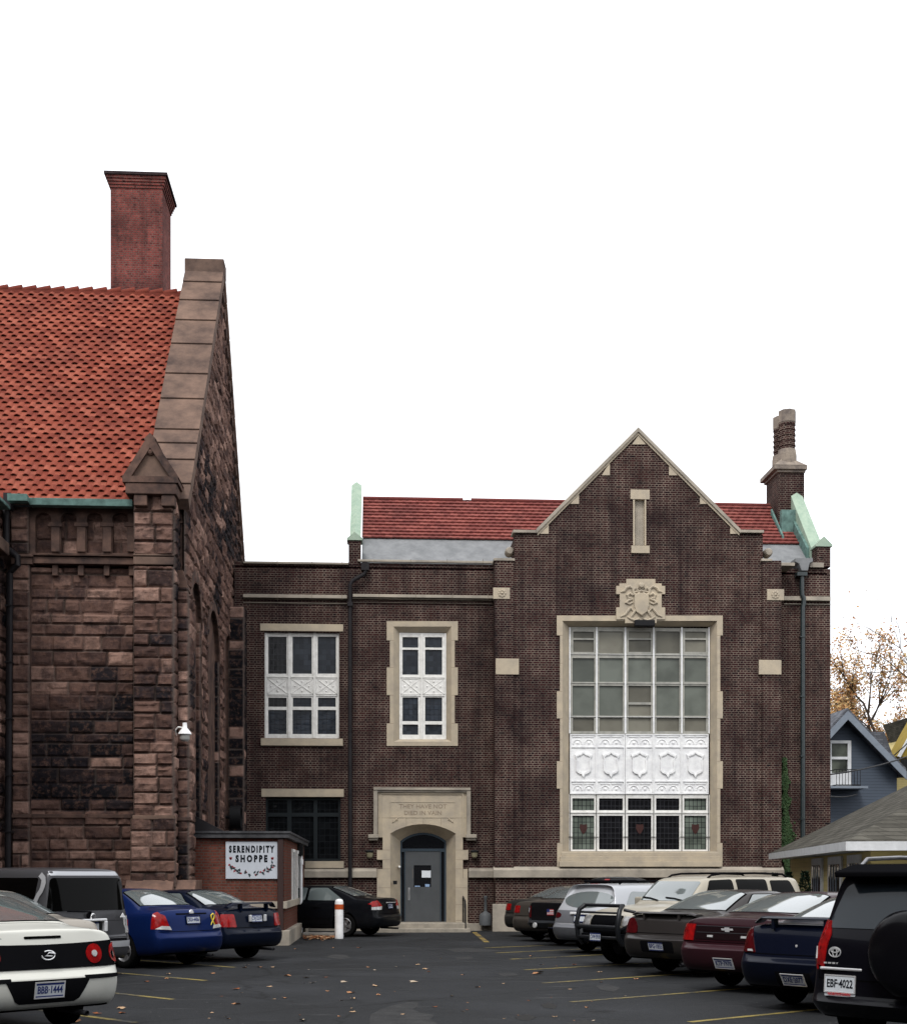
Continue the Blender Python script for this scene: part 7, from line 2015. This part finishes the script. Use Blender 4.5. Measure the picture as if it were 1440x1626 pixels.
B.part('bumper_recess', M['plastic'], [('rear', rect(-.24, .31, .24, .49))], off=.004)
m = MB(); loc = B.hit('rear', 0, .80)[0]; m.lathe([(0, -.006), (.016, -.004), (.016, .004)], 10, (loc.x, 0, .80), 'x'); lbuild(m, 'boot_lock', M['chrome'], t)
# ---- maroon sedan
t = carroot('parked_car', 'maroon sedan with a cross shaped emblem on a black tail panel', 'car', 1152, 18.2, HR)
ms = mset('maroon_paint', (.022,.005,.008)); ms['bumper'] = paint('maroon_bumper', (.032,.010,.014), rough=.4)
B = sedan(t, L=5.1, W=1.84, H=1.41, belt=.92, deck=1.03, rb=.85, rt=1.75, ft=2.95, fb=3.75, r=.32, wbx=(1.15, 3.9), mats=ms, bump=.66, lvl=3, zs=.23, tailx=(.06, .0, -.05, .05, .09, .11, .12), wd=.80)
h = B.hw
B.part('tail_panel', pm('dark_tail_panel', (.010,.005,.006), .2, spec=.1), [('rear', rect(-h * .62, .74, h * .62, .93))], off=.008)
m = MB(); B.line(m, 'rear', [(-h * .60, .84), (h * .60, .84)], .008, .012); B.line(m, 'rear', [(-h * .62, .93), (h * .62, .93)], .008, .012); lbuild(m, 'trim_strip', M['steelw'], t)
for sd in (-1, 1):
    B.part('tail_lamp', M['lamp_red'], [('rear', [(sd * h * .66, .72), (sd * h * .81, .72), (sd * h * .78, .95), (sd * h * .64, .95)][::sd])], off=.014)
    B.part('tail_lamp', M['lamp_red'], [('rear', [(sd * h * .825, .72), (sd * h * .985, .72), (sd * h * .97, .95), (sd * h * .80, .95)][::sd]), ('left' if sd > 0 else 'right', rect(.05, .73, .24, .94))], off=.014)
    B.part('reverse_lamp', M['lamp_white'], [('rear', rect(min(sd * .24, sd * .34), .775, max(sd * .24, sd * .34), .805))], off=.014)
loc = B.hit('rear', 0, .89)[0]
m = MB(); m.prism([(-.09, -.012), (-.035, -.014), (-.03, -.032), (.04, -.032), (.045, -.012), (.10, -.010), (.09, .016), (.035, .014), (.03, .030), (-.04, .030), (-.045, .014), (-.10, .014)], lambda a, b, d: (loc.x + d, -a, .89 + b), -.02, -.008); lbuild(m, 'emblem', M['chrome'], t)
plate(t, -.03, 0, .42, 'KTP·7970', -.03, bright=M['plate'])
# ---- dark grey-brown sedan
t = carroot('parked_car', 'dark bronze grey sedan with round lamps and a low rear spoiler, beyond the maroon one', 'car', 1046, 21.4, HR)
ms = mset('bronze_grey_paint', (.034,.030,.029), metal=.3); ms['rim'] = M['steelw']
B = sedan(t, L=4.84, W=1.76, H=1.42, belt=.91, deck=1.0, rb=.80, rt=1.65, ft=2.85, fb=3.65, r=.32, wbx=(1.1, 3.8), mats=ms, bump=.66, lvl=3, zs=.23, tailx=(.06, .0, -.05, .05, .09, .11, .13), wd=.78)
h = B.hw
for sd in (-1, 1):
    B.part('tail_lamp', M['lamp_dkred'], [('rear', roundpoly([(sd * h * .55, .70), (sd * h * .985, .70), (sd * h * .97, .93), (sd * h * .70, .95), (sd * h * .58, .85)], .05)[::sd]), ('left' if sd > 0 else 'right', rect(.05, .72, .24, .92))], off=.012)
spoiler(t, B, .0, 1.0, .66, .035, ms['paint'], .24)
plate(t, -.03, 0, .50, 'BPG·1855', -.03)
B.part('bumper_recess', M['plastic'], [('rear', roundpoly(rect(-.34, .40, .34, .585), .04))], off=.004)
# ---- beige SUV, nose to the aisle, with bull bar
t = carroot('parked_suv', 'beige sport utility parked nose out with a black tubular bull bar', 'suv', 1240, 26.2, HR + 180 - 8)
ms = mset('beige_paint', (.36,.33,.27), metal=.2); ms['bumper'] = M['plastic']; ms['sill'] = M['plastic']; ms['tw'] = .25
B = suv(t, L=4.55, W=1.75, H=1.66, belt=1.06, hood=1.10, nose_z=1.0, ft=2.75, fb=3.22, r=.37, wbx=(.95, 3.62), mats=ms, bump=.72, lvl=3, zs=.40, wr=.74, nd=.78)
h = B.hw; t['px_note'] = 0; del t['px_note']
for fr in ('left', 'right'):
    for p in ([(.30, 1.13), (1.05, 1.13), (1.05, 1.58), (.50, 1.58)], [(1.15, 1.13), (1.95, 1.13), (1.95, 1.60), (1.15, 1.60)], [(2.05, 1.13), (2.90, 1.13), (2.62, 1.58), (2.05, 1.60)]):
        B.part('side_window', M['dglass'], [(fr, roundpoly(p, .05))], off=.008)
    B.part('side_cladding', M['plastic'], [(fr, rect(1.45, .42, 3.15, .62))], off=.012)
B.part('rear_window', M['dglass'], [('rear', roundpoly([(-h * .80, 1.13), (h * .80, 1.13), (h * .66, 1.55), (-h * .66, 1.55)], .07))], off=.008)
B.part('grille', M['plastic'], [('front', roundpoly(rect(-.42, .76, .42, .94), .03))], off=.012)
for sd in (-1, 1):
    B.part('headlight', M['lamp_white'], [('front', roundpoly(rect(min(sd * .46, sd * .76), .76, max(sd * .46, sd * .76), .93), .03))], off=.012)
    m = MB(); y = sd * h * .62; m.tube([(.45, y, 1.64), (.55, y, 1.70), (1.3, y, 1.72), (2.2, y, 1.71), (2.45, y, 1.68), (2.55, y, 1.63)], .02, 8); lbuild(m, 'roof_rail', M['plastic'], t, sm=50)
    m = MB(); m.box(2.85, 3.0, sd * (h + .03) - .11, sd * (h + .03) + .11, 1.10, 1.26); lbuild(m, 'side_mirror', ms['paint'], t, bevel=.03)
    m = MB(); y0 = .05 if sd > 0 else -.62
    B.line(m, 'front', [(y0 + .55, 1.19), (y0 + .25, 1.235), (y0, 1.25)], .030, .022); lbuild(m, 'wiper', M['plastic'], t)
for k in (1.0, 1.7): m = MB(); m.tube([(k, -h * .62, 1.72), (k, h * .62, 1.72)], .018, 8); lbuild(m, 'roof_bar', M['plastic'], t, sm=50)
bar = pm('powder_coated_bar', (.010,.011,.013), .3, spec=.25)
m = MB(); xf = 4.72
for sd in (-1, 1):
    m.tube([(xf - .08, sd * .56, .42), (xf + .03, sd * .57, .55), (xf + .06, sd * .58, .80), (xf + .0, sd * .57, 1.05), (xf - .10, sd * .52, 1.13)], .045, 10)
    m.tube([(xf - .02, sd * .58, .70), (xf - .08, sd * .72, .78), (xf - .16, sd * .82, .92), (xf - .16, sd * .80, 1.02), (xf - .06, sd * .62, 1.06)], .03, 8)
    m.box(xf - .35, xf - .02, sd * .52 - .02, sd * .52 + .02, .45, .62)
for zz, rr_ in ((1.13, .035), (1.00, .02), (.74, .04), (.55, .03)): m.tube([(xf - .10 if zz > 1.1 else xf + .0 if zz > .9 else xf + .05 if zz > .6 else xf + .03, -.56, zz), (xf - .08 if zz > 1.1 else xf + .02 if zz > .9 else xf + .07 if zz > .6 else xf + .05, 0, zz), (xf - .10 if zz > 1.1 else xf + .0 if zz > .9 else xf + .05 if zz > .6 else xf + .03, .56, zz)], rr_, 10)
lbuild(m, 'bull_bar', bar, t, sm=50)
plate(t, xf + .09, 0, .56, 'CVW·3918', 0, front=True)
# ---- silver white wagon
t = carroot('parked_car', 'silver estate car with a round edged rear window and roof rack, beside the bull bar', 'car', 920, 28.0, HR)
ms = mset('silver_white_paint', (.42,.43,.45), metal=.3); ms['bumper'] = paint('grey_bumper_paint', (.16,.165,.18), rough=.4, metal=.3)
B = suv(t, L=5.0, W=1.84, H=1.50, belt=.94, hood=.95, nose_z=.75, ft=3.0, fb=3.75, r=.32, wbx=(1.1, 3.85), mats=ms, bump=.62, lvl=3, zs=.24, tailx=(.05, .0, -.06, .05, .10, .16, .52), bow=.10, wr=.66, wd=.78, nd=.6)
h = B.hw
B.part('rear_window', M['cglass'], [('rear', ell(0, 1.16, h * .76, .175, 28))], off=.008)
for fr in ('left', 'right'):
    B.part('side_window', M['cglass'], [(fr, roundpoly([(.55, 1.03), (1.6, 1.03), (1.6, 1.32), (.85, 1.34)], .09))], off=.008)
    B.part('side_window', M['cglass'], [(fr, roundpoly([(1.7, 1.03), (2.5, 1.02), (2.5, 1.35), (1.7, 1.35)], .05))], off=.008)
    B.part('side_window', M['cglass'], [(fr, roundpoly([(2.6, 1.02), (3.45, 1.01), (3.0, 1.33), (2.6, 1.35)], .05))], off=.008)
B.part('tail_panel', ms['bumper'], [('rear', rect(-h * .95, .66, h * .95, .93))], off=.005)
for sd in (-1, 1):
    B.part('tail_lamp', M['lamp_dkred'], [('rear', ell(sd * h * .80, .82, .14, .06))], off=.014)
    m = MB(); y = sd * h * .55; m.tube([(.7, y, 1.50), (.8, y, 1.55), (2.4, y, 1.57), (2.5, y, 1.51)], .02, 8); lbuild(m, 'roof_rail', M['plastic'], t, sm=50)
m = MB(); m.tube([(.75, -.55, 1.56), (.75, .55, 1.56)], .025, 8); lbuild(m, 'roof_bar', M['plastic'], t)
m = MB(); m.box(.45, .55, -.1, .1, 1.485, 1.505); lbuild(m, 'brake_light', M['lamp_red'], t, bevel=.005)
plate(t, .02, 0, .76, None, -.1); m = MB(); m.box(-.01, .03, -.28, .28, .85, .90); lbuild(m, 'plate_housing', M['white'], t, bevel=.01)
# ---- black pickup with flag
t = carroot('pickup_truck', 'black pickup truck with a small striped flag decal on its tailgate', 'pickup', 872, 31.2, HR)
ms = mset('black_truck_paint', (.006,.006,.007)); ms['bumper'] = paint('truck_bumper', (.03,.032,.036), metal=.3)
st_ = [(.03, .97, .42, .56, .98, 1.02, .84, 1.04, .0), (.2, 1.0, .40, .56, 1.0, 1.04, .86, 1.06, .0), (1.75, 1.0, .38, .56, 1.0, 1.04, .86, 1.06, .0),
       (1.86, 1.0, .38, .56, 1.0, 1.05, .84, 1.12, .02), (1.98, 1.0, .38, .56, 1.0, 1.06, .72, 1.62, .02), (2.3, 1.0, .38, .56, 1.0, 1.06, .72, 1.65, .03), (3.0, 1.0, .38, .56, .99, 1.05, .70, 1.63, .03),
       (3.62, 1.0, .38, .56, .96, 1.0, .80, 1.08, .04), (3.75, 1.0, .38, .56, .95, .99, .80, 1.04, .04), (4.5, .98, .40, .56, .88, .92, .78, .98, .04), (4.8, .93, .42, .56, .80, .84, .72, .90, .02)]
B = Body(t, st_, 4.85, 1.76, None, .36, (1.15, 4.0), ((.10, .03, .0, .10, .10, .10, .10), .02), ((.10, .03, .0, .02, .03, .05, .08), .1), ms, bump=.61, lvl=2, archr=.43)
h = .88
B.part('cab_rear_window', M['dglass'], [('rear', roundpoly(rect(-.52, 1.18, .52, 1.54), .05))], off=.008)
B.part('brake_light', M['lamp_red'], [('rear', rect(-.08, 1.575, .08, 1.60))], off=.012)
for fr in ('left', 'right'): B.part('side_window', M['dglass'], [(fr, roundpoly([(2.15, 1.12), (3.3, 1.12), (3.02, 1.54), (2.15, 1.56)], .05))], off=.008)
B.part('windshield', M['cglass'], [('top', symtop([(3.60, .0), (3.56, .6), (3.08, .54), (3.04, .0)][:4]))], off=.006) if False else None
B.part('tailgate', ms['paint'], [('rear', rect(-h * .80, .62, h * .80, 1.0))], off=.014)
for sd in (-1, 1): B.part('tail_lamp', M['lamp_dkred'], [('rear', rect(min(sd * h * .83, sd * h * .97), .68, max(sd * h * .83, sd * h * .97), .96))], off=.014)
yf, zf_ = .06, .82; x = B.hit('rear', yf, zf_)[0].x - .018
fl_ = bpy.data.objects.new('flag_decal', None); COL.objects.link(fl_); fl_.parent = t
def fsub(mb, nm, mt): me = mb.mesh(nm); me.materials.append(mt); o = bpy.data.objects.new(nm, me); COL.objects.link(o); o.parent = fl_
mr2, mw2, mb2 = MB(), MB(), MB()
for k in range(7): (mr2 if k % 2 == 0 else mw2).box(x, x + .003, yf - .11, yf + .11, zf_ - .07 + k * .02, zf_ - .05 + k * .02 - .0003)
mb2.box(x - .002, x + .001, yf + .02, yf + .1105, zf_ + .0, zf_ + .0705)
fsub(mr2, 'flag_stripes', pm('flag_red', (.35,.03,.03), .6)); fsub(mw2, 'flag_white', M['plate']); fsub(mb2, 'flag_field', M['plate_blue'])
plate(t, -.02, .0, .50, 'TRK·118', 0)
m = MB(); m.lathe([(0, -.03), (.06, -.025), (.07, 0)], 14, (-.0, .48, .50), 'x'); lbuild(m, 'round_reflector', M['lamp_white'], t)
# ---- taupe sedan and the far grey one
for (px, YY, lab, col, LL) in ((845, 33.6, 'taupe sedan half hidden behind the black pickup', (.06,.052,.045), 4.9), (829, 36.4, 'dark olive grey sedan, farthest on the right row by the stone plinth', (.03,.029,.027), 4.8)):
    t = carroot('parked_car', lab, 'car', px, YY, HR)
    ms = mset('taupe_paint' if LL > 4.85 else 'olive_grey_paint', col, metal=.3)
    B = sedan(t, L=LL, W=1.78, H=1.42, belt=.92, deck=1.02, rb=.8, rt=1.65, ft=2.8, fb=3.6, mats=ms, lvl=2, bump=.62, wd=.78)
    h = B.hw
    for sd in (-1, 1): B.part('tail_lamp', M['lamp_red'], [('rear', rect(min(sd * h * .6, sd * h * .96), .74, max(sd * h * .6, sd * h * .96), .92))], off=.012)
    plate(t, .015, 0, .82, None, -.1)
# ---- white car beyond
t = carroot('parked_car', 'white car whose roof shows above the maroon sedan before the yellow garage', 'car', 1300, 24.0, HR)
ms = mset('far_white_paint', (.58,.58,.56))
B = sedan(t, L=4.6, W=1.75, H=1.44, mats=ms, lvl=2)
B.part('tail_lamp', M['lamp_red'], [('rear', rect(.55, .74, .84, .92)), ('rear', rect(-.84, .74, -.55, .92))], off=.012)
